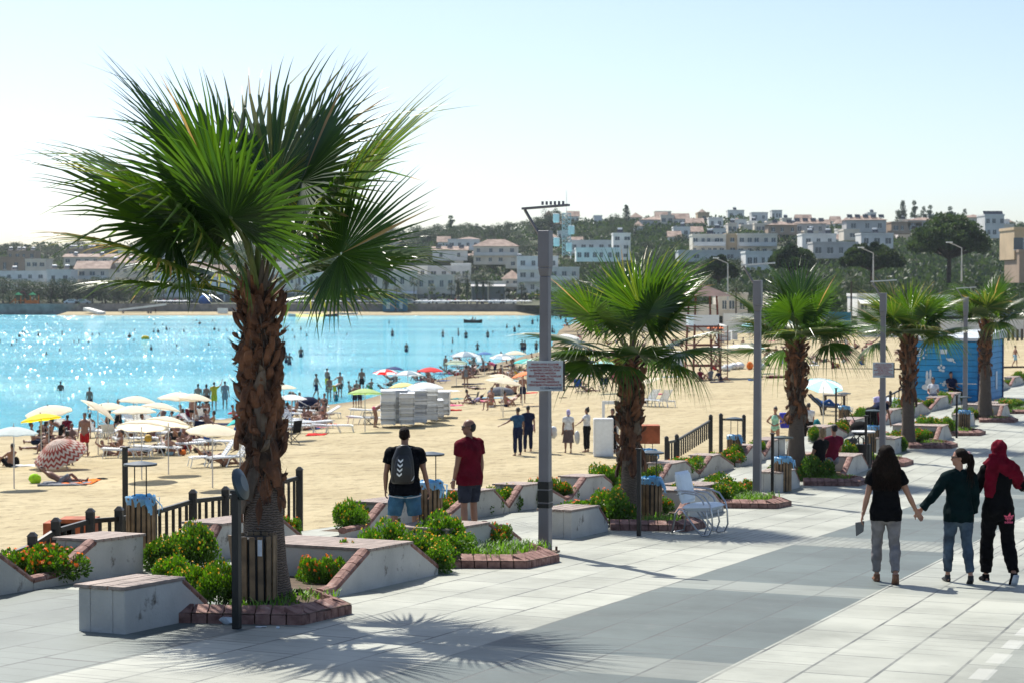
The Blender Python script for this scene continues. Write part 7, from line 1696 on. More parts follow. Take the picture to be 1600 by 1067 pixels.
def tree(px,pb,pt,kind,wf=1,Y=None,mesh=None,group='far trees'):
    """trunk foot pixel (px,pb), top pixel pt"""
    g=G(px,pb) if Y is None else V((px-800)/3000*Y,Y,zhill((px-800)/3000*Y,Y))
    h=(CAMZ-(pt-445)*g.y/3000)-g.z; h=max(2.5,h)
    i=random.randrange(len(TM[kind])); cr,tr=TM[kind][i]
    t=thing('tree' if kind in('round',) else ('cypress_tree' if kind=='cypress' else 'pine_tree'),KN[kind]+' '+wherex(px,(pb+pt)/2),'tree',g,random.uniform(0,6.3),group)
    s_=h/1.02; a=mk('crown',cr,t); b=mk('trunk',tr,t)
    for o in (a,b): o.scale=(s_*wf,s_*wf,s_)
    return t
rn=random.Random(77); T_=[]
# crest line
def crest_top(px):
    pts=[(-60,378),(0,376),(60,380),(120,374),(200,378),(330,380),(560,362),(600,358),(640,352),(690,346),(700,336),(760,345),(820,343),(865,330),(890,338),(930,342),(1000,340),(1060,342),(1130,342),(1200,352),(1300,352),(1400,346),(1500,340),(1600,344),(1680,346)]
    return lerp(pts,px)
for i in range(112):
    px=-50+i*15.2+rn.uniform(-5,5); tp=crest_top(px)+rn.uniform(-2,9); Y=rn.uniform(760,850)
    k=rn.choice(['round','pine','round','round','umbrella']) if px<620 else rn.choice(['round','round','umbrella','pine'])
    tree(px,0,tp,k,rn.uniform(1.1,1.7) if k!='pine' else rn.uniform(1,1.5),Y=Y)
for px,tp,k,w in ((978,319,'cypress',1.2),(1408,315,'pine',.8),(1428,315,'pine',.8),(1442,324,'pine',.7),(1452,322,'pine',.9),(1484,324,'pine',.9),(1505,328,'pine',.8),(172,371,'cypress',.9),(148,371,'pine',.8),(862,324,'umbrella',.8),(960,333,'umbrella',.8)): tree(px,0,tp,k,w,Y=780)
# hillside scatter
for i in range(96):
    px=rn.uniform(-40,1640); 
    pb=rn.uniform(382,440); 
    if px<560: pb=rn.uniform(392,420)
    k=rn.choice(['round','round','umbrella','round','pine']); h=rn.uniform(13,21); tree(px,pb,pb-h,k,rn.uniform(1.2,1.8))
# dense green hillside left of the lamp post and centre
for i in range(62):
    px=rn.uniform(590,1130); pb=rn.uniform(372,432); tree(px,pb,pb-rn.uniform(15,24),rn.choice(['round','umbrella','round']),rn.uniform(1.2,1.8))
# shore trees on the left
for px,pb,pt,k,w in ((5,474,432,'round',1),(30,474,436,'round',1.1),(52,472,440,'round',1.2),(80,474,436,'round',1.1),(100,474,434,'round',1.1),(122,474,440,'round',1),(145,474,433,'round',.8),(165,474,432,'round',.9),(185,475,442,'round',1.0),(205,475,438,'round',1.1),(225,474,444,'round',1.0),(15,476,455,'round',1),(95,420,400,'umbrella',1.3),(112,425,402,'umbrella',1.1),(200,436,412,'umbrella',1.2),(225,436,414,'umbrella',1.1),
  (628,420,375,'cypress',1.9),(622,420,385,'cypress',1.6),(600,424,372,'round',.9),(575,430,392,'round',1.1),(655,424,400,'round',1.3),(680,426,403,'round',1.3),(702,424,402,'round',1.2),(722,424,399,'round',1.2),(745,424,394,'umbrella',1.3),(760,420,398,'round',1.0),(790,405,378,'umbrella',1.2),(805,400,372,'round',1.2),(640,405,385,'umbrella',1.4),(665,405,384,'umbrella',1.4),(770,432,410,'round',1.1),(800,425,404,'round',1.1),(700,388,360,'round',1),(670,385,358,'round',1.1),(725,376,350,'round',1.1),
  (1190,430,385,'umbrella',1.15),(1235,432,383,'umbrella',1.1),(1120,445,402,'round',1.2),(1108,440,400,'umbrella',1.0),(1145,440,402,'round',1.0)): tree(px,pb,pt,k,w*(1.45 if px<240 else 1.1))
# the two great pines on the right
def bigpine(px,pb,pt,wpx,Y,label,seed):
    rnn=random.Random(seed); g=V((px-800)/3000*Y,Y,CAMZ-(pb-445)/3000*Y); h=(pb-pt)*Y/3000; w=wpx*Y/6000; t=thing('pine_tree',label,'tree',g,0,'far trees'); mb=MB(); tk=MB()
    for _ in range(125):
        a=rnn.uniform(0,6.3); q=rnn.random()**.5; top=(1-q*q*.75); z=h*(.36+(.60*top)*rnn.uniform(.2,1)); r=rnn.uniform(.08,.15)*h
        c=V(math.cos(a)*q*w*.88,math.sin(a)*q*w*.88,z)
        for _ in range(240):
            d=Vector((rnn.gauss(0,1),rnn.gauss(0,1),rnn.gauss(0,1))).normalized(); p=c+d*r*(rnn.random()**.35); p.z=c.z+(p.z-c.z)*.75; u=(d+Vector((rnn.uniform(-.7,.7),rnn.uniform(-.7,.7),rnn.uniform(-.2,.9)))).normalized(); s_=u.orthogonal().normalized(); s_=Matrix.Rotation(rnn.uniform(0,6.3),3,u)@s_; L_=rnn.uniform(.28,.5); mb.quad(p,p+u*L_*.5+s_*L_*.35,p+u*L_,p+u*L_*.5-s_*L_*.35)
        if rnn.random()<.25: tk.tube([(0,0,h*.22),tuple(c*.5+V(0,0,h*.1)),tuple(c)],[.22,.14,.05],n=5)
    tk.tube([(0,0,-2),(.1,0,h*.3),(0,0,h*.6)],[.42,.34,.22],n=9); mb.build('crown',M['tleaf'],t); tk.build('trunk',M['tbark'],t)
bigpine(1482,424,334,132,330,'great dark umbrella pine with visible trunk, biggest tree at the right',1)
bigpine(1362,436,378,104,330,'broad low pine left of the great umbrella pine',2)
bigpine(1237,436,382,72,345,'broad dark pine behind the third palm crown',3)
bigpine(1122,448,400,58,345,'dark rounded pine above the lifeguard tower roof',4)
# undergrowth that reads as one mass between the trees
rs=random.Random(31); mb=MB()
def scrub(p,r,n):
    for _ in range(n):
        d=Vector((rs.gauss(0,1),rs.gauss(0,1),abs(rs.gauss(0,1)))).normalized(); q=p+Vector((d.x*r*1.5,d.y*r*1.5,d.z*r)); u=(d+Vector((rs.uniform(-.7,.7),rs.uniform(-.7,.7),.2))).normalized(); s_=Matrix.Rotation(rs.uniform(0,6.3),3,u)@u.orthogonal().normalized(); L_=rs.uniform(.7,1.4); mb.quad(q,q+u*L_*.5+s_*L_*.4,q+u*L_,q+u*L_*.5-s_*L_*.4)
for _ in range(3000):
    t_=rs.uniform(-.32,.32) if _<1500 else rs.uniform(.02,.32); yb=lerp(YB,t_); Y=yb+12+(840-yb)*rs.random()**.9; X=t_*Y
    if noise.noise(Vector((X*.02,Y*.02,3)))<-.25: continue
    scrub(Vector((X,Y,zhill(X,Y)-.3)),rs.uniform(1.5,4.2),56)
o=mb.build('hillside_scrub',M['tleaf']); o['kind']='stuff'; o['label']='dense green undergrowth covering the hillsides across the bay'; o['category']='undergrowth'
# ------------------------------------------------------------ far small palms
rnp=random.Random(3)
def small_palm_mesh(seed,shag):
    rn=random.Random(seed); mb=MB(); tk=MB(); n=26
    for i in range(n):
        a=i*2.4; el=R(75-125*i/n); d=V(math.cos(a)*math.cos(el),math.sin(a)*math.cos(el),math.sin(el)); c=V(0,0,1)+d*.14; x=d.orthogonal().normalized(); y=d.cross(x)
        up=V(0,0,1); x=d.cross(up).normalized()
        for j in range(14):
            th=R(-100+200*j/13); q=(d*math.cos(th)+x*math.sin(th)); L_=.20*rn.uniform(.8,1.1); s_=q.cross(up).normalized()*.009 if q.cross(up).length>.01 else x*.009; e=c+q*L_-V(0,0,.05); mb.quad(c,c+q*L_*.6+s_-V(0,0,.01),e,c+q*L_*.6-s_-V(0,0,.01))
    if shag:
        for _ in range(260): a=rn.uniform(0,6.3); z=rn.uniform(.45,.98); r=rn.uniform(.03,.12); mb.quad(V(math.cos(a)*r*.5,math.sin(a)*r*.5,z),V(math.cos(a+.1)*r,math.sin(a+.1)*r,z-.05),V(math.cos(a)*r*1.1,math.sin(a)*r*1.1,z-.15),V(math.cos(a-.1)*r,math.sin(a-.1)*r,z-.05))
    tk.tube([(0,0,-.02),(0,0,.5),(0,0,1)],[.035,.026,.024],n=8)
    return mb.mesh('crown',M['tleaf']),tk.mesh('trunk',M['tbark'])
PM=[small_palm_mesh(1,0),small_palm_mesh(2,1)]
for px,pb,pt,sh in ((62,473,455,0),(105,473,458,0),(145,474,438,1),(160,474,450,0),(178,474,452,0),(535,473,418,1),(565,474,415,1),(578,474,420,1),(603,474,404,1),(647,474,438,0),(515,473,446,0),(570,474,450,0),(620,474,449,0),(675,473,448,0),(716,473,432,1),(730,472,430,1),(745,472,430,1),(765,473,438,0),(755,474,434,1),(705,474,447,0),(815,470,446,0),(465,472,448,0),(820,474,454,0),(256,474,455,0)):
    p=G(px,476,lambda X,Y:2.6); p=V((px-800)/3000*519,519,2.62); h=(CAMZ-(pt-445)*p.y/3000)-p.z; h*=.93
    t=thing('palm_tree',('shaggy' if sh else 'small')+' palm on the far waterfront '+('left of foreground palm' if px<300 else 'right of the big trunk' if px<640 else 'near the lamp post'),'palm tree',p,random.uniform(0,6),'far waterfront palms')
    for n_,me in zip(('crown','trunk'),PM[sh]): o=mk(n_,me,t); o.scale=(h*(1.1 if h<6 else .8),)*2+(h,)
# near-right background palms behind the beach
for px,pb,pt in ((1150,500,450),(1262,498,440),(1330,505,440),(1395,500,455),(1450,502,452),(1560,500,452),(1210,500,460)):
    Y=285; p=V((px-800)/3000*Y,Y,1.6); h=(CAMZ-(pt-445)*p.y/3000)-p.z; t=thing('palm_tree','young palm at the back of the beach '+('behind the third palm' if px<1340 else 'behind the fourth palm'),'palm tree',p,random.uniform(0,6),'young palms behind the beach')
    for n_,me in zip(('crown','trunk'),PM[0]): o=mk(n_,me,t); o.scale=(h*.8,h*.8,h)
# ------------------------------------------------------------ buildings
def wm(n,c): 
    if n not in M: M[n]=mat(n,c,.85,.10,.4,dirt=((c[0]*.7,c[1]*.7,c[2]*.7),.9,.62))
    return M[n]
wm('b_white',(.80,.79,.74)); wm('b_cream',(.70,.63,.52)); wm('b_grey',(.52,.51,.49)); wm('b_ochre',(.56,.42,.26)); wm('b_pale',(.68,.68,.65)); wm('b_brown',(.38,.28,.20)); wm('b_blue',(.02,.17,.27)); wm('b_wall',(.36,.25,.20))
M['terra']=mat('terracotta_tiles',(.22,.135,.10),.8,.3,.6,col2=(.33,.235,.185)); M['flatroof']=mat('flat_roof',(.42,.40,.37),.9,.2,.5); M['solar']=mat('solar_panel',(.02,.025,.035),.2,.1,2)
def building(x0,x1,pt,pb,Y,wall,label,floors=2,roof='flat',nwin=4,dep=9,shop=False,balc=False,arch=False,tank=0,awn=None,rz=0,sol=0,big=False):
    X0,X1=(x0-800)/3000*Y,(x1-800)/3000*Y; zt=CAMZ-(pt-445)/3000*Y; zb=CAMZ-(pb-445)/3000*Y-1.2; w=X1-X0; h=zt-zb
    t=thing('building',label,'building',(X0,Y,zb),rz,'houses across the bay and on the hill')
    wh=h*(.72 if roof in('gable','hip') else 1)
    mb=MB(); mb.box(0,w,0,dep,0,wh)
    if roof=='flat': mb.box(-.12,w+.12,-.12,.14,wh+.002,wh+.45); mb.box(-.12,w+.12,dep-.14,dep+.12,wh+.002,wh+.45); mb.box(-.12,.14,.141,dep-.141,wh+.002,wh+.45); mb.box(w-.14,w+.12,.141,dep-.141,wh+.002,wh+.45)
    mb.build('wall',M[wall],t)
    if roof in('gable','hip'):
        mb=MB(); o=.5; z=wh+.01; rh=h-wh; a,b,c,d=(-o,-o,z),(w+o,-o,z),(w+o,dep+o,z),(-o,dep+o,z)
        if roof=='hip': r0,r1=(min(w/2,dep/2),dep/2,z+rh),(w-min(w/2,dep/2),dep/2,z+rh)
        else: r0,r1=(-o,dep/2,z+rh),(w+o,dep/2,z+rh)
        if roof=='gablef': pass
        mb.quad(a,b,r1,r0); mb.quad(c,d,r0,r1); mb.tri(d,a,r0); mb.tri(b,c,r1); mb.quad(d,c,b,a); mb.build('roof',M['terra'],t)
    else:
        mb=MB(); mb.box(.15,w-.15,.15,dep-.15,wh+.004,wh+.06); mb.build('roof',M['flatroof'],t)
    fh=wh/(floors+.0)
    for f in range(floors):
        if shop and f==0:
            mb=MB(); n=max(2,int(w/3.2))
            for k in range(n): a=w*k/n+.25; mb.box(a,w*(k+1)/n-.25,-.04,.10,1.25,fh-.55)
            mb.build('shop_window',M['glass'],t); continue
        for k in range(nwin):
            cx=w*(k+.5)/nwin+random.uniform(-.3,.3); ww=min(.62,w/nwin*.26)*random.choice((.8,1,1.25)); ww=1.5 if big else ww; z0=fh*f+fh*.34+(1.0 if f==0 else 0)*0; z1=fh*f+fh*.74  # big: wide dark panes stand in for the shade inside a porch opening
            mb=MB(); mb.box(cx-ww,cx+ww,-.03,.06,z0,z1)
            if arch: mb.prism([(cx+ww*math.cos(PI*q/10),-.03,z1+ww*1.1*math.sin(PI*q/10)) for q in range(11)][::-1],(0,.09,0))
            wd=mb.build('window',M['glass'],t)
            mb=MB(); mb.box(cx-ww-.09,cx+ww+.09,-.10,-.031,z0-.14,z0-.02); 
            if not arch: mb.box(cx-.03,cx+.03,-.05,-.031,z0,z1)
            mb.build('frame',M['b_white'],wd)
        if balc and f>0:
            mb=MB(); mb.box(.3,w-.3,-1.3,-.02,fh*f-.12,fh*f+.06); mb.box(.3,w-.3,-1.3,-1.22,fh*f+.061,fh*f+.9); mb.build('balcony',M['b_pale'],t)
    for k in range(tank):
        cx=w*(k+.5)/tank+random.uniform(-.5,.5); mb=MB(); mb.tube([(cx-.6,2,wh+1.5),(cx+.6,2,wh+1.5)],.38,n=10); mb.build('water_tank',M['white'],t)
        mb=MB(); mb.hexa([(cx-.8,.6,wh+.5),(cx+.8,.6,wh+.5),(cx+.8,.65,wh+.5),(cx-.8,.65,wh+.5),(cx-.8,1.8,wh+1.5),(cx+.8,1.8,wh+1.5),(cx+.8,1.85,wh+1.5),(cx-.8,1.85,wh+1.5)]); mb.build('solar_panel',M['solar'],t)
    if roof!='flat': h=wh+(h-wh)*.35
    for k in range(sol):
        cx=w*(k+.5)/sol; mb=MB(); mb.hexa([(cx-.9,1,h+.2),(cx+.9,1,h+.2),(cx+.9,1.06,h+.2),(cx-.9,1.06,h+.2),(cx-.9,2.4,h+1.4),(cx+.9,2.4,h+1.4),(cx+.9,2.46,h+1.4),(cx-.9,2.46,h+1.4)]); mb.build('solar_panel',M['solar'],t)
    if awn:
        mb=MB(); z=fh-.3 if floors>1 else wh-.4; mb.hexa([(0,-2.6,z-.7),(w,-2.6,z-.7),(w,-.15,z),(0,-.15,z),(0,-2.6,z-.62),(w,-2.6,z-.62),(w,-.15,z+.08),(0,-.15,z+.08)]); mb.build('awning',M[awn],t)
        for k in range(int(w/4)+1): mb=MB(); x=min(w-.1,4*k+.1); mb.box(x-.05,x+.05,-2.6,-2.5,1.2,z-.71); mb.build('awning_post',M['black'],t)
Bd=[(-30,74,426,448,560,'b_white','long pale terrace house at the far left behind the trees',2,'flat',6,dict(balc=True,tank=1)),(-20,36,404,424,620,'b_brown','brown topped house at the far left edge',1,'flat',3,{}),(40,72,407,430,600,'b_cream','cream house block in the upper left',2,'flat',3,{}),
 (74,111,424,445,550,'b_white','white flat roofed block left with round roof tanks',1,'flat',2,dict(tank=2)),(118,170,408,446,560,'b_cream','house with a dark gable and veranda at the left',2,'gable',3,dict(balc=True)),(165,215,402,428,590,'b_cream','long tiled house right of the dark gable',1,'hip',4,dict(tank=2)),(100,215,397,410,680,'b_cream','long low tiled row high at the left',1,'gable',8,dict(tank=3)),(185,262,392,402,720,'b_white','white long roof near the crest at the left',1,'flat',6,{}),
 (12,55,394,402,720,'b_brown','distant brick row with roof tanks at the left',1,'flat',4,dict(tank=4)),(105,152,391,399,740,'b_brown','second distant brick row with tanks',1,'flat',4,dict(tank=5)),
 (241,310,428,475,528,'b_pale','white two storey shop block left of the trunk',3,'flat',6,dict(shop=True,balc=True)),(308,372,414,475,530,'b_white','tall white gabled hall left of the trunk',2,'gable',3,dict(shop=True)),(262,330,408,430,600,'b_cream','tiled cream house behind the white hall',1,'hip',4,dict(tank=2)),
 (405,462,424,475,528,'b_cream','arched shop front right of the trunk',2,'flat',6,dict(shop=True,arch=True,awn='b_grey')),(463,528,428,475,529,'b_white','arched window shop row, second from the trunk',2,'flat',7,dict(shop=True,arch=True)),(430,520,412,430,545,'b_pale','white upper terrace house behind the arched shops',1,'flat',6,dict(tank=2)),(529,578,432,475,530,'b_cream','pale shop block with a single wide balcony',2,'flat',3,dict(shop=True,balc=True)),
 (579,652,426,475,529,'b_cream','cream shop block with long awning behind the containers',2,'flat',5,dict(shop=True,awn='b_white')),(615,668,418,432,548,'b_white','white upper floor above the long awning',1,'flat',4,{}),(650,712,432,475,531,'b_cream','pale block with arched door right of the containers',2,'flat',4,dict(shop=True)),(668,735,418,436,552,'b_pale','grey white upper house with two dark recesses',1,'flat',4,{}),(705,735,414,430,556,'b_white','small white roof room',1,'flat',2,{}),
 (736,790,442,475,532,'b_cream','low cream cafe block under dark awning',1,'flat',4,dict(shop=True,awn='b_grey')),(785,815,422,466,540,'b_cream','tiled cream corner house left of the lamp post',3,'hip',2,dict(balc=True)),(808,872,403,452,535,'b_pale','modern white apartment house behind the lamp post',3,'flat',4,dict(balc=True)),(858,905,420,465,520,'b_grey','grey house being built right of the lamp post',3,'flat',3,dict(balc=True)),
 (676,730,385,402,640,'b_white','white gabled house among the pines in the centre',1,'gable',2,dict(sol=3)),(600,628,373,385,690,'b_cream','small tiled house at the hilltop left of centre',1,'hip',2,{}),(715,750,370,380,700,'b_cream','orange roofed house below the crest in the centre',1,'hip',2,{}),(740,810,374,408,620,'b_cream','large cream villa left of the lamp post',2,'hip',4,dict(balc=True)),(700,748,376,386,680,'b_white','long white house below the crest',1,'flat',4,{}),
 (545,600,378,392,680,'b_white','pale house at the edge of the foreground palm',1,'flat',3,{}),(520,570,400,412,640,'b_white','bright terrace roof right of the palm crown',1,'flat',3,{}),(790,830,406,414,600,'b_cream','small domed house left of the lamp post',1,'flat',2,dict(tank=1)),
 (890,960,378,390,560,'b_pale','long pale house behind the second palm',1,'flat',5,{}),(958,985,367,400,520,'b_white','tall white house over the second palm crown',3,'flat',2,dict(tank=1)),(900,970,390,402,500,'b_white','white market roof behind the second palm',1,'flat',6,{}),(1000,1060,339,352,760,'b_grey','grey hilltop house behind the second palm',1,'hip',4,{}),(1090,1108,334,346,760,'b_ochre','small ochre tower house on the crest',1,'flat',1,{}),(1148,1166,345,356,720,'b_white','small white house on the crest',1,'flat',1,{}),
 (1082,1134,369,392,480,'b_cream','cream two storey house behind the second lamp post, left part',2,'flat',5,dict(balc=True,tank=1)),(1134,1152,368,392,481,'b_ochre','ochre stair block between the two cream houses',2,'flat',1,{}),(1152,1214,368,394,480,'b_cream','cream two storey house with tan end wall, right part',2,'flat',5,dict(balc=True)),(1165,1206,396,414,430,'b_pale','glass fronted pool house below the cream houses',1,'flat',4,{}),(1060,1170,394,402,470,'b_grey','long grey retaining terrace below the cream houses',1,'flat',2,{}),
 (1253,1306,368,382,520,'b_white','long white flat house right of the third palm top',1,'flat',3,dict(tank=2)),(1345,1395,367,382,530,'b_pale','second long white house between the pines',1,'flat',3,dict(tank=1)),(1318,1342,361,370,560,'b_cream','small roof hut on the long white house',1,'flat',1,{}),(1270,1340,381,397,500,'b_grey','grey lower terrace of the long white house',1,'flat',4,{}),
 (1322,1384,337,358,640,'b_grey','house on the crest with raised solar racks',1,'hip',3,dict(sol=5,balc=True)),(1200,1245,346,362,640,'b_brown','dark roofed crest house with antennas, left one',1,'hip',3,dict(sol=2)),(1240,1290,343,362,650,'b_grey','grey crest house with antennas, right one',1,'hip',3,dict(sol=4)),(1392,1440,349,360,640,'b_brown','long low brown house beside the crest pines',1,'flat',4,{}),(1418,1470,340,352,640,'b_grey','low pitched grey house behind the great pine',1,'hip',3,{}),
 (1538,1568,338,366,520,'b_pale','pale blue house right of the great pine',2,'flat',3,dict(sol=3)),(1510,1540,335,348,560,'b_cream','cream house behind the great pine top',1,'hip',2,{}),(1584,1650,360,394,300,'b_ochre','cream house with a dark porch at the right edge',1,'flat',2,dict(big=True)),(1592,1640,395,430,298,'b_brown','grey wall below the porch house at the right edge',1,'flat',1,{}),
 (1122,1168,462,482,300,'b_cream','small cream house right of the lifeguard tower',1,'flat',3,{}),(1340,1385,464,482,292,'b_white','small white kiosk behind the third lamp post',1,'flat',3,dict(awn='b_white')),(1455,1500,466,482,292,'b_pale','small pale beach cafe behind the fifth palm',1,'flat',3,dict(awn='b_white')),(1195,1230,468,484,292,'b_cream','low beach cafe behind the third palm',1,'flat',3,dict(awn='b_white'))]
rh_=random.Random(44)
for i in range(105):
    x0=rh_.uniform(430,1560) if i<55 else rh_.uniform(1020,1570); w_=rh_.uniform(12,26); pb=rh_.uniform(360,402) if x0>850 else rh_.uniform(382,412); Y_=560+(412-pb)*6+rh_.uniform(-10,10); X_=(x0-800)/3000*Y_; zg=zhill(X_,Y_); pg=445-(zg-8)*3000/Y_; h_=rh_.uniform(20,29); rf_=rh_.choice(['flat','flat','hip','gable'])
    building(x0,x0+w_,pg-h_,pg,Y_,rh_.choice(['b_white','b_white','b_cream','b_pale']),('flat roofed ' if rf_=='flat' else 'tiled ')+'small hill house '+wherex(x0,400),2 if h_>22 else 1,rf_,rh_.choice([2,3]),dep=7,tank=1 if rf_=='flat' and rh_.random()<.5 else 0)
for x0,x1,pt,pb,Y,wl,lb,fl,rf,nw,kw in Bd: building(x0,x1,pt,pb,Y,wl,lb,fl,rf,nw,**kw)
# dark porch opening
# blue containers, playground, cars, boats, kiosks on the quay
def far(px,py,Y=514): return V((px-800)/3000*Y,Y,CAMZ-(py-445)/3000*Y)
for x0,x1,lb in ((598,617,'left blue container on the far quay'),(619,636,'right blue container on the far quay')):
    Y=508; w=(x1-x0)*Y/3000; t=thing('container',lb,'container',far(x0,487,Y)); mb=MB(); mb.box(0,w,0,2.4,0,3.3); mb.build('box',M['b_blue'],t); mb=MB()
    for k in range(7): mb.box(w*k/7+.1,w*k/7+.2,-.05,-.001,.2,3.1)
    mb.build('ribs',M['blued'],t); mb=MB(); mb.box(w*.3,w*.6,-.07,-.051,.6,2.4); mb.build('door',M['u_pale'],t)
t=thing('playground','orange and green climbing frame on the far left quay','playground',V((22-800)/3000*514,514,2.7)); w=40*514/3000
for i,x in enumerate((.4,1.8,3.0,4.4,5.6,6.6)):
    mb=MB(); mb.box(x-.09,x+.09,-.1,.1,0,1.6+(i%2)*.8); mb.build('post',M['c_orange'],t)
for x,c in ((1.2,'c_green'),(5.0,'c_green')): mb=MB(); [mb.tri((x+a*.9,b*.9,2.5),(x+c_*.9,d*.9,2.5),(x,0,3.3)) for a,b,c_,d in ((-1,-1,1,-1),(1,-1,1,1),(1,1,-1,1),(-1,1,-1,-1))]; mb.build('roof',M[c],t)
mb=MB(); mb.box(.4,6.6,-.1,.1,.9,1.05); mb.box(3.2,6.4,-.12,.12,.2,.85); mb.build('panels',M['c_orange'],t); mb=MB(); bar(mb,(.3,0,1.3),(-1.3,0,.1),.3,.08); mb.build('slide',M['c_orange'],t)
mb=MB(); mb.tube([(2.3+.9*math.cos(PI*q/10),0,2+1.4*math.sin(PI*q/10)) for q in range(11)],.1,n=6); mb.build('arch',M['c_maroon'],t)
CARM=None
def car(px,label,c,py=473):
    p=V((px-800)/3000*516,516,2.62); t=thing('parked_car',label,'car',p,0,'cars parked behind the sea wall')
    mb=MB(); mb.prism([(-2.1,-.8,.35),(2.1,-.8,.35),(2.1,-.8,.85),(1.2,-.8,.95),(.7,-.8,1.42),(-1.0,-.8,1.45),(-1.7,-.8,.95),(-2.1,-.8,.85)],(0,1.6,0)); mb.build('body',M[c],t)
    mb=MB(); mb.box(-.95,.6,-.82,-.801,.98,1.33); mb.build('window',M['glass'],t)
    for x in (-1.3,1.3): mb=MB(); mb.tube([(x,-.85,.33),(x,.85,.33)],.33,n=10); mb.build('wheel',M['black'],t)
for px,lb,c in ((113,'white car on the far left quay','white'),(130,'grey car beside the white one on the far left quay','b_grey'),(663,'white car right of the containers','white'),(690,'silver car by the far palms','b_pale'),(640,'dark car just right of the containers','b_grey'),(775,'white car left of the lamp post','white'),(795,'silver car left of the lamp post','b_pale')): car(px,lb,c)
def boat(px,py,L_,c,lb):
    p=GW(px,py); t=thing('rowing_boat',lb,'boat',p,random.uniform(-.3,.3),'boats at the far shore'); mb=MB(); n=9; rows=[]
    for i in range(n+1):
        f=i/n*2-1; w=.75*(1-abs(f)**2.4); rows.append([(f*L_/2,-w,.55+.25*f*f),(f*L_/2,-w*.6,.0),(f*L_/2,w*.6,.0),(f*L_/2,w,.55+.25*f*f)])
    for a,b_ in zip(rows,rows[1:]):
        for j in range(3): mb.quad(a[j],b_[j],b_[j+1],a[j+1])
    mb.build('hull',M[c],t); mb=MB(); mb.box(-.1,.1,-.7,.7,.42,.48); mb.box(.9,1.1,-.5,.5,.42,.48); mb.build('thwart',M['dwood'],t)
for a in ((466,495,5,'b_grey','grey rowing boat, leftmost on the far shore'),(484,495.5,7,'u_lyellow','yellowish rowing boat beside the grey one'),(512,495,5,'c_navy','dark rowing boat at the far shore'),(544,493,5,'white','white dinghy at the far shore'),(668,492,6,'c_navy','navy boat drawn up right of the containers'),(739,505,4,'c_black','small black boat with two rowers in the bay')): boat(*a)
for px in (737,742): person(GW(px,504)+V(0,0,.1),'rower sitting in the small black boat','sit',1,False,1.7,[],'hair_short','backlit_skin',group='rowers in the small boat')
# pale parasols along the quay
key=(8,.30)
for i,px in enumerate(list(range(245,300,11))+list(range(410,600,11))+list(range(655,835,10))):
    t=thing('cafe_parasol','small white parasol behind the sea wall '+('left of the trunk' if px<400 else 'left of the containers' if px<600 else 'right of the containers'),'parasol',V((px-800)/3000*513.3,513.3,2.55),0,'cafe parasols behind the sea wall')
    o=mk('canopy',CM[key][1],t); o.scale=(1.25,1.25,1.0); o.location=(0,0,1.0); 
    for q in range(2): o.material_slots[q].link='OBJECT'; o.material_slots[q].material=M['u_white']
    mb=MB(); mb.tube([(0,0,0),(0,0,1.0)],.04,n=5); mb.build('pole',M['pole'],t)
# strollers on the far quay
rq=random.Random(9)
for i in range(46):
    px=rq.choice([rq.uniform(240,300),rq.uniform(405,600),rq.uniform(640,830),rq.uniform(640,830)]); Y=rq.uniform(515,521)
    w=rq.choice(['c_navy','c_red','c_white','c_black','c_grey','c_blue','c_pink'])
    person(V((px-800)/3000*Y,Y,2.62),'person in '+{'c_navy':'navy','c_red':'red','c_white':'white','c_black':'black','c_grey':'grey','c_blue':'blue','c_pink':'pink'}[w]+' on the far quay '+('left of the trunk' if px<400 else 'left of the containers' if px<600 else 'right of the containers'),'stand',rq.uniform(0,6),False,rq.uniform(1.5,1.8),[(Sh,w),(Tr,'c_navy')],'hair_short',group='people on the far quay')
# white ramp by the left quay and people on the far beach
mb=MB(); A=far(135,483,505); Bq=far(160,490,500); bar(mb,A,Bq,1.0,.35); tag(mb.build('boat_ramp',M['b_white']),'sloping white boat ramp at the left end of the far beach','ramp')
mb=MB(); bar(mb,far(185,485,507),far(260,476,509),.5,.25); tag(mb.build('quay_ramp',M['b_pale']),'long pale ramp rising along the far quay','ramp')
for px in (232,236,243,193): person(V((px-800)/3000*503,503,.45),'person on the far beach left of the foreground palm',random.choice(['stand','sit']),1,False,1.7,[(T,'c_black')],'hair_short','backlit_skin',group='people on the far beach')
tag(MB().box(-1.3,1.3,-.5,.5,0,1.3).build('beach_hut',M['b_white']),'small white beach hut under the hanging palm leaf','hut').location=V((348-800)/3000*503,503,.5)
tag(blob('beach_tent','bright blue tarpaulin tent at the far shops left of the trunk','tent',V((321-800)/3000*517,517,3.6),(1.7,1.2,1.6),M['c_blue'],4),'bright blue tarpaulin tent at the far shops left of the trunk','tent')
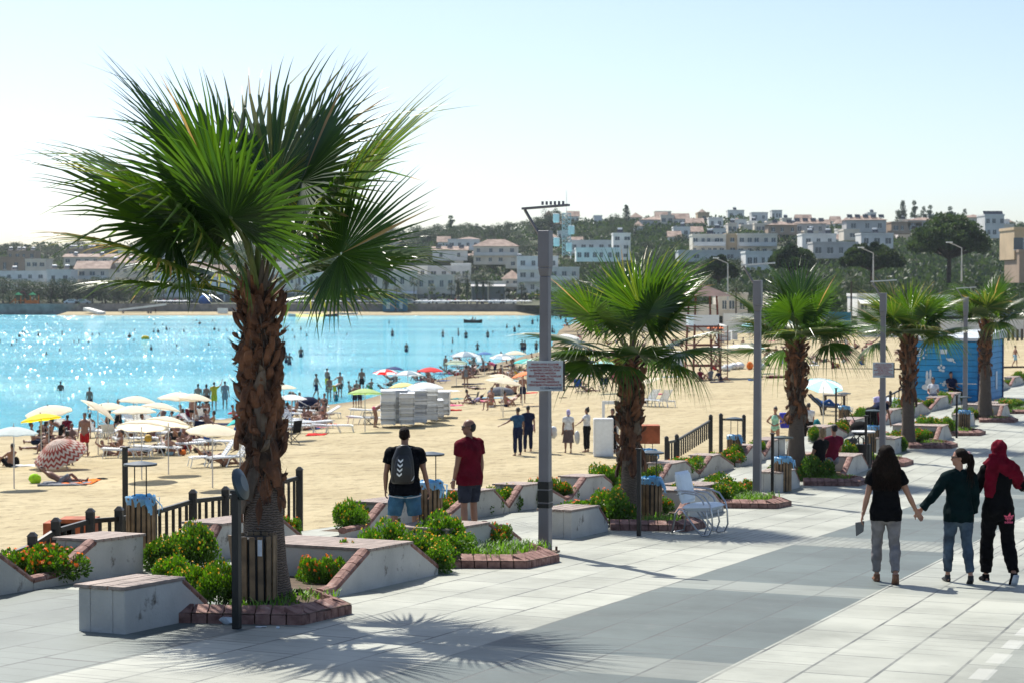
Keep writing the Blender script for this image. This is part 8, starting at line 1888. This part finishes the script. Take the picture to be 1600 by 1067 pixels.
# water tower scaffold and white tanks right of the lamp post
Y=430; b=V((885-800)/3000*Y,Y,CAMZ-(400-445)/3000*Y); t=thing('lattice_mast','grey lattice mast with white boxes right of the lamp post','mast',b); H=(400-334)*Y/3000; mb=MB()
for x in (-.9,.9):
    for y in (-.9,.9): mb.box(x-.08,x+.08,y-.08,y+.08,0,H)
n=10
for k in range(n):
    z0=H*k/n; z1=H*(k+1)/n
    for y in (-.9,.9): bar(mb,(-.9,y,z0),(.9,y,z1),.05,.05); bar(mb,(.9,y,z0),(-.9,y,z1),.05,.05); bar(mb,(-.9,y,z1),(.9,y,z1),.05,.05)
mb.build('lattice',M['b_grey'],t)
mb=MB(); mb.tube([(0,0,H),(0,0,H+5)],.05,n=5); mb.build('antenna',M['b_grey'],t)
for x,pz_ in ((-2.3,.78),(-2.2,.22),(.6,.10),(1.1,.5)): mb=MB(); mb.box(x-.7,x+.7,-1.3,-.5,H*pz_,H*pz_+2.0); o=mb.build('white_box',M['b_white'],t); bevel(o,.2)
# street lamps in the distance and the wire
def farlamp(px,pt,pb,Y,lb):
    b=V((px-800)/3000*Y,Y,CAMZ-(pb-445)/3000*Y); h=(pb-pt)*Y/3000; t=thing('far_street_lamp',lb,'street lamp',b,0,'distant street lamps'); mb=MB(); mb.tube([(0,0,0),(0,0,h)],[.12,.07],n=6); mb.build('pole',M['b_grey'],t); mb=MB(); bar(mb,(0,0,h),(-1.6,0,h+.7),.05,.05); mb.build('arm',M['b_grey'],t); mb=MB(); mb.box(-2.0,-1.2,-.15,.15,h+.66,h+.8); mb.build('lamp_head',M['white'],t)
farlamp(1364,396,445,250,'distant street lamp in front of the broad low pine'); farlamp(1502,388,440,250,'distant street lamp in front of the great pine'); farlamp(1137,412,470,260,'distant lamp post right of the tower roof')
# low fences, screens and clutter at the back of the beach
for i,(x0,x1,pt,pb,Y,c,lb) in enumerate(((1225,1330,488,497,250,'b_blue','faded blue screen along the back of the beach'),(1130,1220,490,498,260,'b_white','white screen along the back of the beach'),(1340,1425,492,500,240,'b_pale','pale screen behind the third lamp post'),(1000,1120,476,486,270,'b_cream','low cream wall behind the lifeguard tower'),(1543,1568,508,538,150,'b_white','white board beyond the kiosk roof'),(1470,1600,500,508,230,'b_pale','pale low wall behind the far beach fence'))):
    X0,X1=(x0-800)/3000*Y,(x1-800)/3000*Y; zt=CAMZ-(pt-445)/3000*Y; zb=1.3; t=thing('screen_fence',lb,'screen',(X0,Y,zb)); n=max(1,int((X1-X0)/2.2)); w=(X1-X0)/n
    mb=MB(); [mb.box(w*k+.04,w*(k+1)-.04,0,.06,.15,zt-zb) for k in range(n)]; mb.build('panels',M[c],t)
    for k in range(n+1): mb=MB(); mb.box(w*k-.04,w*k+.04,.07,.15,0,zt-zb+.1); mb.build('post',M['b_grey'],t)
rz_=random.Random(12)
for i in range(26):
    px=rz_.uniform(880,1420); py=rz_.uniform(503,528); w=rz_.choice(['c_red','c_navy','c_black','c_white','c_maroon','c_blue','c_orange'])
    person(GS(px,py),'far bather in '+w[2:]+' at the back of the beach',rz_.choice(['sit','stand','recline','chair']),rz_.uniform(0,6),False,1.7,[(T,w)],'hair_short',group='bathers at the far end of the beach')
for i in range(15):
    px=rz_.uniform(885,1420); py=rz_.uniform(492,512); c=rz_.choice(['u_white','u_cream','u_cream','u_sky','u_orange','u_white']); 
    parasol(px,py,rz_.uniform(22,32),c,{'u_white':'white','u_cream':'cream','u_sky':'light blue','u_orange':'orange'}[c]+' parasol at the far end of the beach',None,(0,0),pole=1.9)
# shrubs along the back of the beach
for i in range(46):
    px=rz_.uniform(860,1640); Y=rz_.uniform(300,345); X=(px-800)/3000*Y; cr,tr=random.choice(TM['round']); g=V(X,Y,max(1.6,min(3,zhill(X,Y)))); t=thing('tree','bushy tree behind the beach '+wherex(px,450)[13:],'tree',g,rz_.uniform(0,6),'bushes behind the beach'); h=rz_.uniform(3.0,6.0)
    for n_,me in (('crown',cr),('trunk',tr)): o=mk(n_,me,t); o.scale=(h*1.2,h*1.2,h)
from collections import defaultdict
# air over the bay
m=bpy.data.materials.new('haze_air'); m.use_nodes=True; m.node_tree.nodes.clear(); v_=m.node_tree.nodes.new('ShaderNodeVolumePrincipled'); v_.inputs['Color'].default_value=(.80,.92,1,1); v_.inputs['Density'].default_value=.00009; v_.inputs['Anisotropy'].default_value=.3; mo=m.node_tree.nodes.new('ShaderNodeOutputMaterial'); m.node_tree.links.new(v_.outputs[0],mo.inputs['Volume'])
hz=MB().box(-800,760,-70,1100,-12,75).build('haze',m); hz['kind']='stuff'; hz['label']='thin pale sea haze filling the air over the bay'
# past the 300 largest figures the crowd is one object
import numpy as np
pe=[o for o in bpy.data.objects if o.parent is None and o.name.split('.')[0]=='person']
bpy.context.view_layer.update(); ch_=defaultdict(list)
for o in bpy.data.objects:
    if o.parent: ch_[o.parent].append(o)
pe.sort(key=lambda o:o.location.y/o.scale[0]); rest=pe[298:]
VV=[];LI=[];LT=[];MI=[];mats_=[];off_=0
for o in rest:
    for c in ch_[o]:
        me=c.data; n=len(me.vertices); co_=np.empty(n*3); me.vertices.foreach_get('co',co_); co_=co_.reshape(-1,3); Wm=np.array(o.matrix_world@c.matrix_basis); co_=co_@Wm[:3,:3].T+Wm[:3,3]
        li=np.empty(len(me.loops),dtype=np.int32); me.loops.foreach_get('vertex_index',li); lt=np.empty(len(me.polygons),dtype=np.int32); me.polygons.foreach_get('loop_total',lt)
        mt_=c.material_slots[0].material; 
        if mt_ not in mats_: mats_.append(mt_)
        VV.append(co_);LI.append(li+off_);LT.append(lt);MI.append(np.full(len(lt),mats_.index(mt_),dtype=np.int32)); off_+=n
        bpy.data.objects.remove(c)
    bpy.data.objects.remove(o)
if VV:
    VV=np.concatenate(VV);LI=np.concatenate(LI);LT=np.concatenate(LT);MI=np.concatenate(MI); me=bpy.data.meshes.new('distant_crowd')
    me.vertices.add(len(VV)); me.vertices.foreach_set('co',VV.ravel()); me.loops.add(len(LI)); me.loops.foreach_set('vertex_index',LI); me.polygons.add(len(LT)); me.polygons.foreach_set('loop_start',np.concatenate(([0],np.cumsum(LT)[:-1])).astype(np.int32))
    me.update(calc_edges=True)
    for m_ in mats_: me.materials.append(m_)
    me.polygons.foreach_set('material_index',MI); me.polygons.foreach_set('use_smooth',[True]*len(LT)); o=bpy.data.objects.new('distant_crowd',me); COL.objects.link(o); o['kind']='stuff'; o['label']='farthest bathers and strollers across the bay and far beach'; o['category']='crowd'
# ------------------------------------------------------------ labels that still coincide: tell them apart by order from the left
bpy.context.view_layer.update()
D=defaultdict(list)
for o in bpy.data.objects:
    if o.parent is None and o.get('label') and o.get('category'): D[o['label']].append(o)
LONG=[]
def nth(i):
    w=['','second','third','fourth','fifth','sixth','seventh','eighth','ninth','tenth']
    return w[i] if i<10 else str(i+1)+('st' if (i+1)%10==1 and i!=10 else 'nd' if (i+1)%10==2 and i!=11 else 'rd' if (i+1)%10==3 and i!=12 else 'th')
for lb,os_ in D.items():
    n=len(os_)
    if n<2: continue
    if 'lounger in the' in lb:
        if 'distant' in lb: os_.sort(key=lambda o:(round(o.location.x/o.location.y,2),-o.location.z))
        else: os_.sort(key=lambda o:-o.location.z)
        for i,o in enumerate(os_): o['label']=lb+(', topmost' if i==0 else ', lowest' if i==n-1 else ', %s from top'%nth(i)); 
        continue
    os_.sort(key=lambda o:o.location.x/max(1,o.location.y))
    for i,o in enumerate(os_):
        o['label']=lb+', '+('leftmost' if i==0 else 'rightmost' if i==n-1 else (nth(i)+' from left') if i<=n//2 else (nth(n-1-i)+' from right'))
        if not o.get('group'): o['group']=lb
for o in bpy.data.objects:
    l=o.get('label')
    if o.parent is None and l and len(l.split())>16: LONG.append(l)
